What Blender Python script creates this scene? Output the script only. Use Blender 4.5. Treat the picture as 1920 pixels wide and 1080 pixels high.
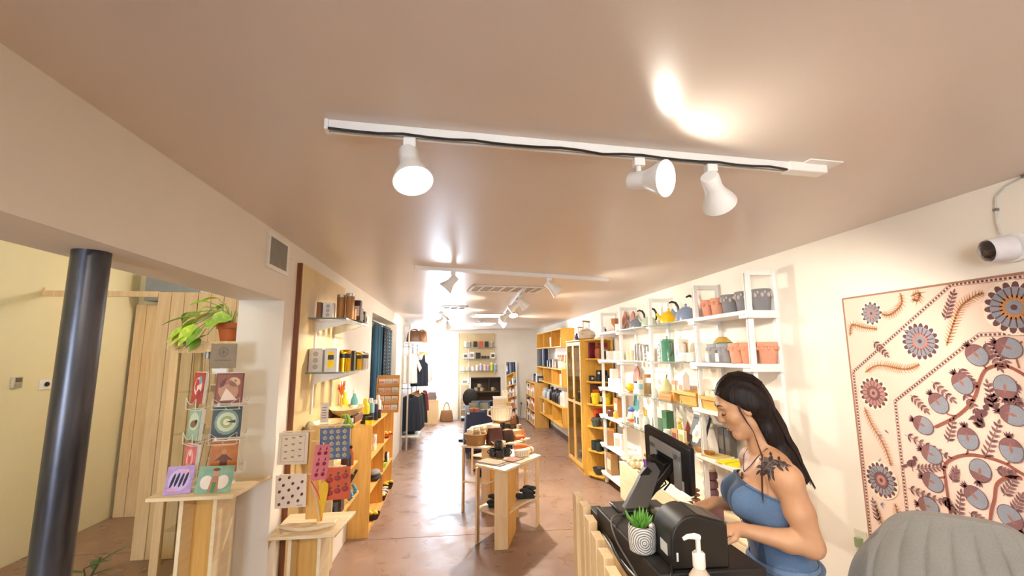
import bpy, bmesh, math, random
import numpy as np
from mathutils import Matrix, Vector
random.seed(7)
PI = math.pi
scene = bpy.context.scene
COL = scene.collection
for o in list(bpy.data.objects):
    bpy.data.objects.remove(o)

# ------------------------------------------------------------------ camera
cam_d = bpy.data.cameras.new('camera')
cam_d.sensor_width = 36.0
cam_d.lens = 36.0 * 850.0 / 1920.0
cam_d.clip_start = 0.05
cam = bpy.data.objects.new('camera', cam_d)
COL.objects.link(cam)
CX = Vector((0.99287402, -0.11901472, -0.00605552))      # camera right in the room
CY = Vector((-0.01141822, -0.14559082, 0.989279))        # camera up
CZ = Vector((0.11862039, 0.98216028, 0.14591228))        # viewing direction
cam.matrix_world = Matrix(((CX.x, CY.x, -CZ.x, 0.0), (CX.y, CY.y, -CZ.y, 0.0), (CX.z, CY.z, -CZ.z, 1.8), (0, 0, 0, 1)))
scene.camera = cam

# ------------------------------------------------------------------ view, daylight
scene.view_settings.view_transform = 'Standard'
scene.view_settings.look = 'None'
scene.view_settings.exposure = 0.52
scene.view_settings.gamma = 1.0
scene.view_settings.use_curve_mapping = False

world = bpy.data.worlds.new('daylight')
scene.world = world
world.use_nodes = True
bg = world.node_tree.nodes['Background']
bg.inputs['Color'].default_value = (0.66, 0.78, 1.0, 1)
bg.inputs['Strength'].default_value = 34.0

def portal(name, loc, rot, sx, sy):
    d = bpy.data.lights.new(name, 'AREA')
    d.shape = 'RECTANGLE'; d.size = sx; d.size_y = sy
    d.cycles.is_portal = True
    o = bpy.data.objects.new(name, d); COL.objects.link(o)
    o.location = loc; o.rotation_euler = rot
    return o
portal('window_daylight', (-0.405, 13.46, 1.45), (-PI/2, 0, 0), 0.9, 1.65)
portal('storefront_daylight', (-1.8, -4.22, 1.5), (PI/2, 0, 0), 1.4, 1.2)

WARM = (1.0, 0.90, 0.77)
WARM2 = (1.0, 0.83, 0.60)

# ------------------------------------------------------------------ helpers
def lin(h):
    h = h.lstrip('#')
    c = [int(h[i:i+2], 16) / 255 for i in (0, 2, 4)]
    return tuple(((x / 12.92) if x <= 0.04045 else ((x + 0.055) / 1.055) ** 2.4) for x in c)

_M = {}
def new_mat(name):
    m = bpy.data.materials.new(name); m.use_nodes = True
    nt = m.node_tree
    return m, nt, nt.nodes['Principled BSDF']

def mat(hexc, rough=0.5, metal=0.0, var=0.06, scale=18.0, bump=0.0, stretch=None, coat=0.0, spec=0.5):
    """plain procedural material: a colour with slight mottling and optional relief"""
    key = ('p', hexc, rough, metal, var, scale, bump, stretch, coat, spec)
    if key in _M: return _M[key]
    m, nt, b = new_mat('paint_' + hexc.lstrip('#'))
    c = lin(hexc)
    tc = nt.nodes.new('ShaderNodeTexCoord')
    mp = nt.nodes.new('ShaderNodeMapping')
    if stretch: mp.inputs['Scale'].default_value = stretch
    nz = nt.nodes.new('ShaderNodeTexNoise'); nz.inputs['Scale'].default_value = scale; nz.inputs['Detail'].default_value = 3
    nt.links.new(tc.outputs['Object'], mp.inputs[0]); nt.links.new(mp.outputs[0], nz.inputs['Vector'])
    rp = nt.nodes.new('ShaderNodeValToRGB')
    rp.color_ramp.elements[0].position = 0.3; rp.color_ramp.elements[1].position = 0.7
    rp.color_ramp.elements[0].color = (*[max(0, x * (1 - var)) for x in c], 1)
    rp.color_ramp.elements[1].color = (*[min(1, x * (1 + var)) for x in c], 1)
    nt.links.new(nz.outputs['Fac'], rp.inputs[0]); nt.links.new(rp.outputs[0], b.inputs['Base Color'])
    b.inputs['Roughness'].default_value = rough
    b.inputs['Metallic'].default_value = metal
    b.inputs['Coat Weight'].default_value = coat
    b.inputs['Specular IOR Level'].default_value = spec
    if bump:
        bp = nt.nodes.new('ShaderNodeBump'); bp.inputs['Strength'].default_value = bump; bp.inputs['Distance'].default_value = 0.004
        nt.links.new(nz.outputs['Fac'], bp.inputs['Height']); nt.links.new(bp.outputs[0], b.inputs['Normal'])
    _M[key] = m
    return m

def wood(h1, h2, axis='z', scale=1.0, rough=0.5):
    key = ('w', h1, h2, axis, scale, rough)
    if key in _M: return _M[key]
    m, nt, b = new_mat('wood_' + h1.lstrip('#'))
    tc = nt.nodes.new('ShaderNodeTexCoord')
    mp = nt.nodes.new('ShaderNodeMapping')
    s = {'x': (1.2, 14, 14), 'y': (14, 1.2, 14), 'z': (14, 14, 1.2)}[axis]
    mp.inputs['Scale'].default_value = tuple(q * scale for q in s)
    nz = nt.nodes.new('ShaderNodeTexNoise'); nz.inputs['Scale'].default_value = 2.2; nz.inputs['Detail'].default_value = 5; nz.inputs['Distortion'].default_value = 0.6
    rp = nt.nodes.new('ShaderNodeValToRGB')
    rp.color_ramp.elements[0].position = 0.32; rp.color_ramp.elements[1].position = 0.68
    rp.color_ramp.elements[0].color = (*lin(h1), 1); rp.color_ramp.elements[1].color = (*lin(h2), 1)
    nt.links.new(tc.outputs['Object'], mp.inputs[0]); nt.links.new(mp.outputs[0], nz.inputs['Vector'])
    nt.links.new(nz.outputs['Fac'], rp.inputs[0]); nt.links.new(rp.outputs[0], b.inputs['Base Color'])
    b.inputs['Roughness'].default_value = rough
    bp = nt.nodes.new('ShaderNodeBump'); bp.inputs['Strength'].default_value = 0.12; bp.inputs['Distance'].default_value = 0.002
    nt.links.new(nz.outputs['Fac'], bp.inputs['Height']); nt.links.new(bp.outputs[0], b.inputs['Normal'])
    _M[key] = m
    return m

def fabric(hexc, scale=260.0, var=0.10, rough=0.9, bump=0.25):
    key = ('f', hexc, scale, var)
    if key in _M: return _M[key]
    m, nt, b = new_mat('cloth_' + hexc.lstrip('#'))
    c = lin(hexc)
    tc = nt.nodes.new('ShaderNodeTexCoord')
    wv = nt.nodes.new('ShaderNodeTexNoise'); wv.inputs['Scale'].default_value = scale; wv.inputs['Detail'].default_value = 1
    n2 = nt.nodes.new('ShaderNodeTexNoise'); n2.inputs['Scale'].default_value = 9; n2.inputs['Detail'].default_value = 4
    mx = nt.nodes.new('ShaderNodeMath'); mx.operation = 'ADD'
    nt.links.new(tc.outputs['Object'], wv.inputs['Vector']); nt.links.new(tc.outputs['Object'], n2.inputs['Vector'])
    nt.links.new(wv.outputs['Fac'], mx.inputs[0]); nt.links.new(n2.outputs['Fac'], mx.inputs[1])
    rp = nt.nodes.new('ShaderNodeValToRGB')
    rp.color_ramp.elements[0].position = 0.35; rp.color_ramp.elements[1].position = 0.65
    hf = nt.nodes.new('ShaderNodeMath'); hf.operation = 'MULTIPLY'; hf.inputs[1].default_value = 0.5
    nt.links.new(mx.outputs[0], hf.inputs[0]); nt.links.new(hf.outputs[0], rp.inputs[0])
    rp.color_ramp.elements[0].color = (*[x * (1 - var) for x in c], 1)
    rp.color_ramp.elements[1].color = (*[min(1, x * (1 + var)) for x in c], 1)
    nt.links.new(rp.outputs[0], b.inputs['Base Color'])
    b.inputs['Roughness'].default_value = rough
    b.inputs['Sheen Weight'].default_value = 0.15
    bp = nt.nodes.new('ShaderNodeBump'); bp.inputs['Strength'].default_value = bump; bp.inputs['Distance'].default_value = 0.002
    nt.links.new(wv.outputs['Fac'], bp.inputs['Height']); nt.links.new(bp.outputs[0], b.inputs['Normal'])
    _M[key] = m
    return m

def glass(tint='#f7f8f5', alpha=0.12, rough=0.02):
    key = ('g', tint, alpha)
    if key in _M: return _M[key]
    m, nt, b = new_mat('clear_glass')
    nt.nodes.remove(b)
    out = nt.nodes['Material Output']
    tr = nt.nodes.new('ShaderNodeBsdfTransparent'); tr.inputs['Color'].default_value = (*lin(tint), 1)
    gl = nt.nodes.new('ShaderNodeBsdfGlossy'); gl.inputs['Roughness'].default_value = rough
    fr = nt.nodes.new('ShaderNodeFresnel'); fr.inputs['IOR'].default_value = 1.45
    nz = nt.nodes.new('ShaderNodeTexNoise'); nz.inputs['Scale'].default_value = 6
    ma = nt.nodes.new('ShaderNodeMath'); ma.operation = 'MULTIPLY_ADD'; ma.inputs[1].default_value = 0.03
    ge = nt.nodes.new('ShaderNodeNewGeometry'); iv = nt.nodes.new('ShaderNodeMath'); iv.operation = 'SUBTRACT'; iv.inputs[0].default_value = 1.0
    ff = nt.nodes.new('ShaderNodeMath'); ff.operation = 'MULTIPLY'
    nt.links.new(ge.outputs['Backfacing'], iv.inputs[1]); nt.links.new(iv.outputs[0], ff.inputs[0]); nt.links.new(fr.outputs[0], ff.inputs[1])
    nt.links.new(nz.outputs['Fac'], ma.inputs[0]); nt.links.new(ff.outputs[0], ma.inputs[2])
    mx = nt.nodes.new('ShaderNodeMixShader')
    nt.links.new(ma.outputs[0], mx.inputs[0]); nt.links.new(tr.outputs[0], mx.inputs[1]); nt.links.new(gl.outputs[0], mx.inputs[2])
    nt.links.new(mx.outputs[0], out.inputs['Surface'])
    _M[key] = m
    return m

def emit(col, strength):
    key = ('e', col, strength)
    if key in _M: return _M[key]
    m, nt, b = new_mat('lit_lamp')
    b.inputs['Base Color'].default_value = (0.9, 0.9, 0.9, 1)
    b.inputs['Emission Color'].default_value = (*col, 1)
    b.inputs['Emission Strength'].default_value = strength
    _M[key] = m
    return m

class MB:
    def __init__(s): s.v = []; s.f = []; s.m = []
    def add(s, vs, fs, mi=0):
        k = len(s.v); s.v += [tuple(p) for p in vs]
        s.f += [tuple(i + k for i in f) for f in fs]; s.m += [mi] * len(fs)
        return s
    def box(s, a, b, mi=0):
        x0, y0, z0 = a; x1, y1, z1 = b
        return s.add([(x0,y0,z0),(x1,y0,z0),(x1,y1,z0),(x0,y1,z0),(x0,y0,z1),(x1,y0,z1),(x1,y1,z1),(x0,y1,z1)],
                     [(0,3,2,1),(4,5,6,7),(0,1,5,4),(1,2,6,5),(2,3,7,6),(3,0,4,7)], mi)
    def cbox(s, c, d, R=None, mi=0):
        t = MB().box((-d[0]/2,-d[1]/2,-d[2]/2), (d[0]/2,d[1]/2,d[2]/2))
        R = R or Matrix.Identity(3)
        return s.add([Vector(c) + R @ Vector(p) for p in t.v], t.f, mi)
    def frame(s, axis):
        z = Vector(axis).normalized()
        x = z.cross(Vector((0,0,1)))
        if x.length < 1e-4: x = Vector((1,0,0))
        x.normalize(); y = z.cross(x)
        return x, y, z
    def cyl(s, p0, p1, r0, r1=None, n=14, mi=0, caps=True):
        r1 = r0 if r1 is None else r1
        p0 = Vector(p0); p1 = Vector(p1); x, y, z = s.frame(p1 - p0)
        vs = []
        for p, r in ((p0, r0), (p1, r1)):
            for i in range(n):
                a = 2*PI*i/n; vs.append(p + x*(r*math.cos(a)) + y*(r*math.sin(a)))
        fs = [(i, (i+1) % n, n+(i+1) % n, n+i) for i in range(n)]
        if caps: fs += [tuple(range(n))[::-1], tuple(range(n, 2*n))]
        return s.add(vs, fs, mi)
    def lathe(s, prof, n=20, c=(0,0,0), axis=(0,0,1), mi=0, cap0=True, cap1=True, sx=1.0, sy=1.0):
        c = Vector(c)
        if tuple(axis) == (0,0,1): x, y, z = Vector((1,0,0)), Vector((0,1,0)), Vector((0,0,1))
        else: x, y, z = s.frame(axis)
        vs = []
        for r, h in prof:
            for i in range(n):
                a = 2*PI*i/n; vs.append(c + x*(r*sx*math.cos(a)) + y*(r*sy*math.sin(a)) + z*h)
        fs = []
        for j in range(len(prof)-1):
            for i in range(n):
                i2 = (i+1) % n
                fs.append((j*n+i, j*n+i2, (j+1)*n+i2, (j+1)*n+i))
        if cap0: fs.append(tuple(range(n))[::-1])
        if cap1: k = (len(prof)-1)*n; fs.append(tuple(range(k, k+n)))
        return s.add(vs, fs, mi)
    def tube(s, pts, r, n=6, mi=0, flat=1.0):
        pts = [Vector(p) for p in pts]
        rs = r if isinstance(r, (list, tuple)) else [r]*len(pts)
        vs = []; prev = None
        for i, p in enumerate(pts):
            d = (pts[min(i+1, len(pts)-1)] - pts[max(i-1, 0)]).normalized()
            if prev is None:
                x, y, _ = s.frame(d)
            else:
                x = (prev - d*prev.dot(d)).normalized(); y = d.cross(x)
            prev = x
            for k in range(n):
                a = 2*PI*k/n; vs.append(p + x*(rs[i]*math.cos(a)) + y*(rs[i]*flat*math.sin(a)))
        fs = []
        for j in range(len(pts)-1):
            for k in range(n):
                k2 = (k+1) % n; fs.append((j*n+k, j*n+k2, (j+1)*n+k2, (j+1)*n+k))
        fs += [tuple(range(n))[::-1], tuple(range((len(pts)-1)*n, len(pts)*n))]
        return s.add(vs, fs, mi)
    def prism(s, poly, z0, z1, mi=0):
        n = len(poly)
        vs = [(p[0], p[1], z0) for p in poly] + [(p[0], p[1], z1) for p in poly]
        fs = [tuple(range(n))[::-1], tuple(range(n, 2*n))] + [(i, (i+1) % n, n+(i+1) % n, n+i) for i in range(n)]
        return s.add(vs, fs, mi)
    def ell(s, c, r, n=14, m=9, mi=0):
        prof = [(max(1e-4, math.sin(PI*j/m)), -math.cos(PI*j/m)) for j in range(m+1)]
        k = len(s.v)
        s.lathe(prof, n, (0,0,0), mi=mi)
        for i in range(k, len(s.v)):
            p = s.v[i]; s.v[i] = (c[0]+p[0]*r[0], c[1]+p[1]*r[1], c[2]+p[2]*r[2])
        return s
    def xf(s, M, k=0):
        for i in range(k, len(s.v)): s.v[i] = tuple(M @ Vector(s.v[i]))
        return s

def mesh_of(name, mb, mats, smooth=True, ang=35):
    me = bpy.data.meshes.new(name)
    me.from_pydata(mb.v, [], mb.f)
    bm = bmesh.new(); bm.from_mesh(me)
    bmesh.ops.recalc_face_normals(bm, faces=bm.faces)
    bm.to_mesh(me); bm.free()
    if not isinstance(mats, (list, tuple)): mats = [mats]
    for m in mats: me.materials.append(m)
    if len(mats) > 1: me.polygons.foreach_set('material_index', mb.m)
    if smooth:
        me.polygons.foreach_set('use_smooth', [True]*len(me.polygons))
        me.set_sharp_from_angle(angle=math.radians(ang))
    me.update()
    return me

def obj(name, mb, mats, parent=None, loc=None, rz=0.0, bevel=0.0, label=None, smooth=True, kind=None):
    o = bpy.data.objects.new(name, mesh_of(name, mb, mats, smooth))
    COL.objects.link(o)
    if parent is not None: o.parent = parent
    if loc is not None: o.location = loc
    if rz: o.rotation_euler = (0, 0, rz)
    if bevel:
        bv = o.modifiers.new('edge', 'BEVEL'); bv.width = bevel; bv.segments = 2; bv.limit_method = 'ANGLE'; bv.angle_limit = 0.7
    if label: o['label'] = label
    if kind: o['kind'] = kind
    return o

def tag(o, label, cat, group=None):
    o['label'] = label; o['category'] = cat
    if group: o['group'] = group
    return o

def thing(name, label, cat, loc=(0,0,0), rz=0.0, group=None, rot=None):
    o = bpy.data.objects.new(name, None); COL.objects.link(o)
    o.empty_display_size = 0.05
    o.location = loc; o.rotation_euler = rot if rot else (0, 0, rz)
    return tag(o, label, cat, group)

def struct(name, mb, mats, parent=None, **kw):
    o = obj(name, mb, mats, parent, **kw)
    if parent is None: o['kind'] = 'structure'
    return o

def dup(root, loc, rz=None, label=None, group=None, scale=None):
    r = root.copy(); COL.objects.link(r); r.location = loc
    if rz is not None: r.rotation_euler = (root.rotation_euler.x, root.rotation_euler.y, rz)
    if scale: r.scale = (scale, scale, scale)
    if label: r['label'] = label
    if group: r['group'] = group
    for ch in list(root.children):
        c = ch.copy(); COL.objects.link(c); c.parent = r
        for g in list(ch.children):
            d = g.copy(); COL.objects.link(d); d.parent = c
    return r

def R3(yaw=0, pitch=0, roll=0):
    return (Matrix.Rotation(yaw, 3, 'Z') @ Matrix.Rotation(pitch, 3, 'X') @ Matrix.Rotation(roll, 3, 'Y'))

# flat prints: thin raised shapes laid on a cloth or card, in the (u, v) plane of a local frame
class Print:
    def __init__(s, org, U, V, N, step=0.0004):
        s.o = Vector(org); s.U = Vector(U); s.V = Vector(V); s.N = Vector(N).normalized(); s.mb = MB(); s.k = 0; s.step = step; s.mats = []
    def mi(s, m):
        if m not in s.mats: s.mats.append(m)
        return s.mats.index(m)
    def up(s): s.k += 1
    def poly(s, pts, m):
        h = s.N * (0.0006 + s.k*s.step)
        n = len(pts)
        vs = [s.o + s.U*p[0] + s.V*p[1] + h for p in pts]
        s.mb.add(vs, [tuple(range(n))], s.mi(m))
    def ell(s, c, rx, ry, m, rot=0, n=14):
        ca, sa = math.cos(rot), math.sin(rot)
        s.poly([(c[0]+rx*math.cos(2*PI*i/n)*ca-ry*math.sin(2*PI*i/n)*sa, c[1]+rx*math.cos(2*PI*i/n)*sa+ry*math.sin(2*PI*i/n)*ca) for i in range(n)], m)
    def rect(s, a, b, m): s.poly([(a[0],a[1]),(b[0],a[1]),(b[0],b[1]),(a[0],b[1])], m)
    def leaf(s, p, ang, L, w, m):
        d = (math.cos(ang), math.sin(ang)); nn = (-d[1], d[0])
        f = [(0,0),(0.3,0.5),(0.6,0.45),(1,0),(0.6,-0.45),(0.3,-0.5)]
        s.poly([(p[0]+d[0]*a*L+nn[0]*b*w, p[1]+d[1]*a*L+nn[1]*b*w) for a, b in f], m)
    def stroke(s, pts, w, m):
        ws = w if isinstance(w, (list, tuple)) else [w]*len(pts)
        for i in range(len(pts)-1):
            a = pts[i]; b = pts[i+1]; d = (b[0]-a[0], b[1]-a[1]); L = math.hypot(*d) or 1
            n_ = (-d[1]/L, d[0]/L)
            s.poly([(a[0]+n_[0]*ws[i]/2, a[1]+n_[1]*ws[i]/2), (a[0]-n_[0]*ws[i]/2, a[1]-n_[1]*ws[i]/2), (b[0]-n_[0]*ws[i+1]/2, b[1]-n_[1]*ws[i+1]/2), (b[0]+n_[0]*ws[i+1]/2, b[1]+n_[1]*ws[i+1]/2)], m)
    def make(s, name, parent, label=None):
        return obj(name, s.mb, s.mats, parent, label=label, smooth=False)

# ------------------------------------------------------------------ shared materials
M_WALL = mat('#ebe3d8', 0.6, var=0.02, scale=3, bump=0.02)
M_WALLR = mat('#f3ece0', 0.6, var=0.02, scale=3, bump=0.02)
M_ALC = mat('#ece0b8', 0.65, var=0.02, scale=3)
M_CEIL = mat('#dccfc4', 0.32, var=0.02, scale=2.0)
M_PINE = wood('#e0bd8c', '#eccfa2', 'z')
M_PINEY = wood('#dcb47c', '#efd3a4', 'y')
M_BIRCH = wood('#e2c59a', '#f0dcb9', 'x')
M_OAK = wood('#d9a24e', '#e8bb6a', 'z')
M_OAKY = wood('#d9a24e', '#e8bb6a', 'y')
M_MAPLE = wood('#ead3a8', '#f4e4c4', 'y')
M_BROWN = wood('#6b3a1c', '#8a5128', 'z')
M_WHITE = mat('#f2efe9', 0.35, var=0.02)
M_WMET = mat('#efedea', 0.3, var=0.02)
M_BLACK = mat('#171412', 0.35, var=0.1)
M_BLKM = mat('#1d1a18', 0.55, var=0.15)
M_STEEL = mat('#c9c7c6', 0.18, 1.0, var=0.05)
M_GREYM = mat('#8c8a88', 0.35, 0.6, var=0.05)
M_GLASS = glass()
M_GLEDGE = mat('#6f8078', 0.15, var=0.05)
M_TERRA = mat('#c46a35', 0.75, var=0.08, bump=0.15)
M_PAPER = mat('#f1ece2', 0.8, var=0.03)
M_KRAFT = mat('#c99a60', 0.8, var=0.06)
# ------------------------------------------------------------------ the room shell
XL, XR, YF, YB, ZC = -1.07, 2.34, 13.3, -4.1, 2.53
def floor_mat():
    m, nt, b = new_mat('stained_concrete')
    tc = nt.nodes.new('ShaderNodeTexCoord')
    n1 = nt.nodes.new('ShaderNodeTexNoise'); n1.inputs['Scale'].default_value = 0.9; n1.inputs['Detail'].default_value = 7; n1.inputs['Roughness'].default_value = 0.65
    n2 = nt.nodes.new('ShaderNodeTexNoise'); n2.inputs['Scale'].default_value = 4.5; n2.inputs['Detail'].default_value = 4; n2.inputs['Roughness'].default_value = 0.55; n2.inputs['Distortion'].default_value = 0.3
    for n in (n1, n2): nt.links.new(tc.outputs['Object'], n.inputs['Vector'])
    r1 = nt.nodes.new('ShaderNodeValToRGB'); r1.color_ramp.elements[0].position = 0.25; r1.color_ramp.elements[1].position = 0.75
    r1.color_ramp.elements[0].color = (*lin('#846a5e'), 1); r1.color_ramp.elements[1].color = (*lin('#a5866e'), 1)
    r2 = nt.nodes.new('ShaderNodeValToRGB'); r2.color_ramp.interpolation = 'EASE'; r2.color_ramp.elements[0].position = 0.3; r2.color_ramp.elements[1].position = 0.7
    r2.color_ramp.elements[0].color = (0.93, 0.93, 0.95, 1); r2.color_ramp.elements[1].color = (1, 1, 1, 1)
    nt.links.new(n1.outputs['Fac'], r1.inputs[0]); nt.links.new(n2.outputs['Fac'], r2.inputs[0])
    mx = nt.nodes.new('ShaderNodeMix'); mx.data_type = 'RGBA'; mx.blend_type = 'MULTIPLY'; mx.inputs[0].default_value = 1
    nt.links.new(r1.outputs[0], mx.inputs[6]); nt.links.new(r2.outputs[0], mx.inputs[7])
    nt.links.new(mx.outputs[2], b.inputs['Base Color'])
    rr = nt.nodes.new('ShaderNodeMapRange'); rr.inputs['From Min'].default_value = 0.35; rr.inputs['From Max'].default_value = 0.65
    rr.inputs['To Min'].default_value = 0.24; rr.inputs['To Max'].default_value = 0.46
    nt.links.new(n2.outputs['Fac'], rr.inputs['Value']); nt.links.new(rr.outputs[0], b.inputs['Roughness'])
    b.inputs['Specular IOR Level'].default_value = 0.45
    bp = nt.nodes.new('ShaderNodeBump'); bp.inputs['Strength'].default_value = 0.10; bp.inputs['Distance'].default_value = 0.006
    nt.links.new(n2.outputs['Fac'], bp.inputs['Height']); nt.links.new(bp.outputs[0], b.inputs['Normal'])
    return m
M_FLOOR = floor_mat()
fl = struct('floor', MB().box((-4.1, YB, -0.12), (XR+0.1, YF+0.1, -0.012)), mat('#4a3527', 0.8))
g = 0.004
for (x0, x1, y0, y1) in ((-4.0, XR, YB, 1.0), (-4.0, XR, 1.0, 4.93), (-4.0, XR, 4.93, 9.1), (XL-.265, XR, 9.1, YF)):
    obj('slab', MB().box((x0+g, y0+g, -0.012), (x1-g, y1-g, 0.0)), M_FLOOR, fl, bevel=0.002)
ceil = struct('ceiling', MB().box((-1.335, YB-.1, ZC), (XR+.1, YF+.1, ZC+.1)), M_CEIL)

# right wall, far wall with its window, near wall behind the camera
struct('wall_right', MB().box((XR, YB-.1, 0), (XR+.1, YF+.1, ZC)), M_WALLR)
WX0, WX1, WZ0, WZ1 = -0.86, 0.05, 0.62, 2.28
w = MB()
w.box((XL-.265, YF, 0), (WX0, YF+.14, ZC)).box((WX1, YF, 0), (XR, YF+.14, ZC)).box((WX0, YF, 0), (WX1, YF+.14, WZ0)).box((WX0, YF, WZ1), (WX1, YF+.14, ZC))
struct('wall_back', w, M_WALLR)
w2 = MB()
for a, b in (((WX0, YF+.04, WZ0), (WX0+.05, YF+.1, WZ1)), ((WX1-.05, YF+.04, WZ0), (WX1, YF+.1, WZ1)), ((WX0+.05, YF+.04, WZ0), (WX1-.05, YF+.1, WZ0+.05)), ((WX0+.05, YF+.04, WZ1-.05), (WX1-.05, YF+.1, WZ1))):
    w2.box(a, b)
win2 = struct('window_2', w2, M_WHITE)
obj('pane', MB().box((WX0+.05, YF+.065, WZ0+.05), (WX1-.05, YF+.071, WZ1-.05)), M_GLASS, win2)
SX0, SX1, SZ0, SZ1 = -2.5, -1.1, 0.9, 2.1
w = MB()
w.box((-4.0, YB-.1, 0), (SX0, YB, 2.95)).box((SX1, YB-.1, 0), (XR, YB, ZC)).box((SX0, YB-.1, 0), (SX1, YB, SZ0)).box((SX0, YB-.1, SZ1), (SX1, YB, 2.95))
struct('wall_front', w, M_WALL)
w2 = MB()
for a, b in (((SX0, YB-.08, SZ0), (SX0+.06, YB-.02, SZ1)), ((SX1-.06, YB-.08, SZ0), (SX1, YB-.02, SZ1)), ((SX0, YB-.08, SZ0), (SX1, YB-.02, SZ0+.06)), ((SX0, YB-.08, SZ1-.06), (SX1, YB-.02, SZ1))):
    w2.box(a, b)
win3 = struct('window_3', w2, M_BLACK)
obj('pane', MB().box((SX0+.06, YB-.053, SZ0+.06), (SX1-.06, YB-.047, SZ1-.06)), M_GLASS, win3)

# left wall: a deep beam over the opening to the side room, a jamb, a recessed window
XJ, YJ, ZB = -1.335, 2.95, 2.143
LW = MB()
LW.box((XJ, YB, ZB), (XL, YJ, ZC+.4))
LW.box((XJ, YJ, 0), (XL, 5.9, ZC+.4)).box((XJ, 8.3, 0), (XL, YF, ZC+.0))
LW.box((XJ, 5.9, 0), (XL, 8.3, 1.0)).box((XJ, 5.9, 2.345), (XL, 8.3, ZC))
wall_left = struct('wall_left', LW, M_WALL)
w1 = MB()
for a, b in (((XJ+.01, 5.9, 1.0), (XJ+.06, 5.96, 2.345)), ((XJ+.01, 8.24, 1.0), (XJ+.06, 8.3, 2.345)), ((XJ+.01, 5.9, 1.0), (XJ+.06, 8.3, 1.06)), ((XJ+.01, 5.9, 2.285), (XJ+.06, 8.3, 2.345)), ((XJ+.01, 7.06, 1.0), (XJ+.06, 7.12, 2.345))):
    w1.box(a, b)
win1 = struct('window_1', w1, M_WHITE)
for y0, y1 in ((5.96, 7.06), (7.12, 8.24)):
    obj('pane', MB().box((XJ+.03, y0, 1.06), (XJ+.038, y1, 2.285)), mat('#8fa5b0', 0.25), win1)
obj('sill', MB().box((XJ+.06, 5.9, .98), (XL+.02, 8.3, 1.005)), M_WHITE, win1, bevel=.004)
# baseboards
struct('baseboard_right', MB().box((XR-.015, 6.9, 0), (XR, YF, .09)), mat('#6b5b50', 0.6))
struct('baseboard_back', MB().box((XL, YF-.015, 0), (XR-.015, YF, .09)), M_WHITE)

# side room seen through the opening
struct('wall_left_side_room', MB().box((-4.0, YB, 0), (-3.9, 6.05, 2.95)), M_ALC)
struct('wall_back_side_room', MB().box((-3.9, 6.05, 0), (XJ, 6.12, 2.95)), M_ALC)
struct('ceiling_side_room', MB().box((-4.0, YB-.1, 2.95), (XJ, 6.12, 3.05)), M_ALC)
struct('trim_1', MB().box((-3.72, 5.86, 2.47), (-3.1, 6.05, 2.80)), mat('#8f959c', 0.5))
def plank_wall(name, label, x0, n, y, z1, base):
    t = thing(name, label, 'partition', (x0, y, 0))
    me = None
    for i in range(n):
        rr = random.Random(i+n)
        if me is None or i == 1:
            mb = MB().box((0, -.016, .0), (.116, .016, z1))
        o = obj('plank', mb, [M_PINE], t, loc=(i*.12, rr.uniform(-.003, .003), 0), bevel=.004)
    obj('backing_board', MB().box((0, .018, 0), (n*.12, .04, z1-.02)), M_BROWN, t)
    return t
plank_wall('plank_partition', 'tall pale pine plank partition behind the potted plant and glass cabinet', -2.88, 12, 4.75, 2.425, 0)
plank_wall('plank_partition', 'shorter run of pine planks against the back wall of the side room', -3.86, 3, 5.98, 2.43, 0)
tag(obj('header_rail', MB().box((-3.9, 4.735, 2.375), (-2.885, 4.765, 2.43)).box((-3.9, 4.745, 2.43), (-3.885, 4.755, 2.46)), M_PINE, bevel=.003),
    'horizontal pine rail between the plank partition and the yellowish wall', 'rail')
t = thing('thermostat', 'small beige and grey thermostat on the side room wall, left of the column', 'thermostat', (-3.9, 4.61, 1.585))
obj('case', MB().box((0, -.045, -.05), (.025, .045, .05)), mat('#cfc7b0', .5), t, bevel=.004)
obj('display', MB().box((.025, -.03, .0), (.028, .03, .04)), mat('#6d6654', .3), t)
obj('cover', MB().box((.025, -.03, -.04), (.03, .03, -.008)), mat('#a59c86', .4), t)
t = thing('wall_switch', 'white switch plate with a dark round button beside the steel column', 'switch', (-3.9, 4.915, 1.55))
obj('plate', MB().box((0, -.07, -.05), (.01, .07, .05)), M_WHITE, t, bevel=.003)
obj('button', MB().lathe([(.022, .01), (.022, .02), (.017, .026)], 14, axis=(1,0,0)), M_BLACK, t)

# steel column
def column_mat():
    m, nt, b = new_mat('dark_mill_steel')
    tc = nt.nodes.new('ShaderNodeTexCoord'); mp = nt.nodes.new('ShaderNodeMapping'); mp.inputs['Scale'].default_value = (6, 6, 1.0)
    nz = nt.nodes.new('ShaderNodeTexNoise'); nz.inputs['Scale'].default_value = 3; nz.inputs['Detail'].default_value = 6
    nt.links.new(tc.outputs['Object'], mp.inputs[0]); nt.links.new(mp.outputs[0], nz.inputs['Vector'])
    rp = nt.nodes.new('ShaderNodeValToRGB'); rp.color_ramp.elements[0].position = .35; rp.color_ramp.elements[1].position = .65
    rp.color_ramp.elements[0].color = (*lin('#36363c'), 1); rp.color_ramp.elements[1].color = (*lin('#5a595f'), 1)
    nt.links.new(nz.outputs['Fac'], rp.inputs[0]); nt.links.new(rp.outputs[0], b.inputs['Base Color'])
    mr = nt.nodes.new('ShaderNodeMapRange'); mr.inputs['To Min'].default_value = .22; mr.inputs['To Max'].default_value = .42
    nt.links.new(nz.outputs['Fac'], mr.inputs['Value']); nt.links.new(mr.outputs[0], b.inputs['Roughness'])
    b.inputs['Metallic'].default_value = 0.75
    return m
t = thing('steel_column', 'dark round steel column standing under the wall beam', 'column', (-1.195, 1.61, 0))
obj('pipe', MB().cyl((0,0,0.012), (0,0,ZB), .051, n=40), column_mat(), t)
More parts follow.
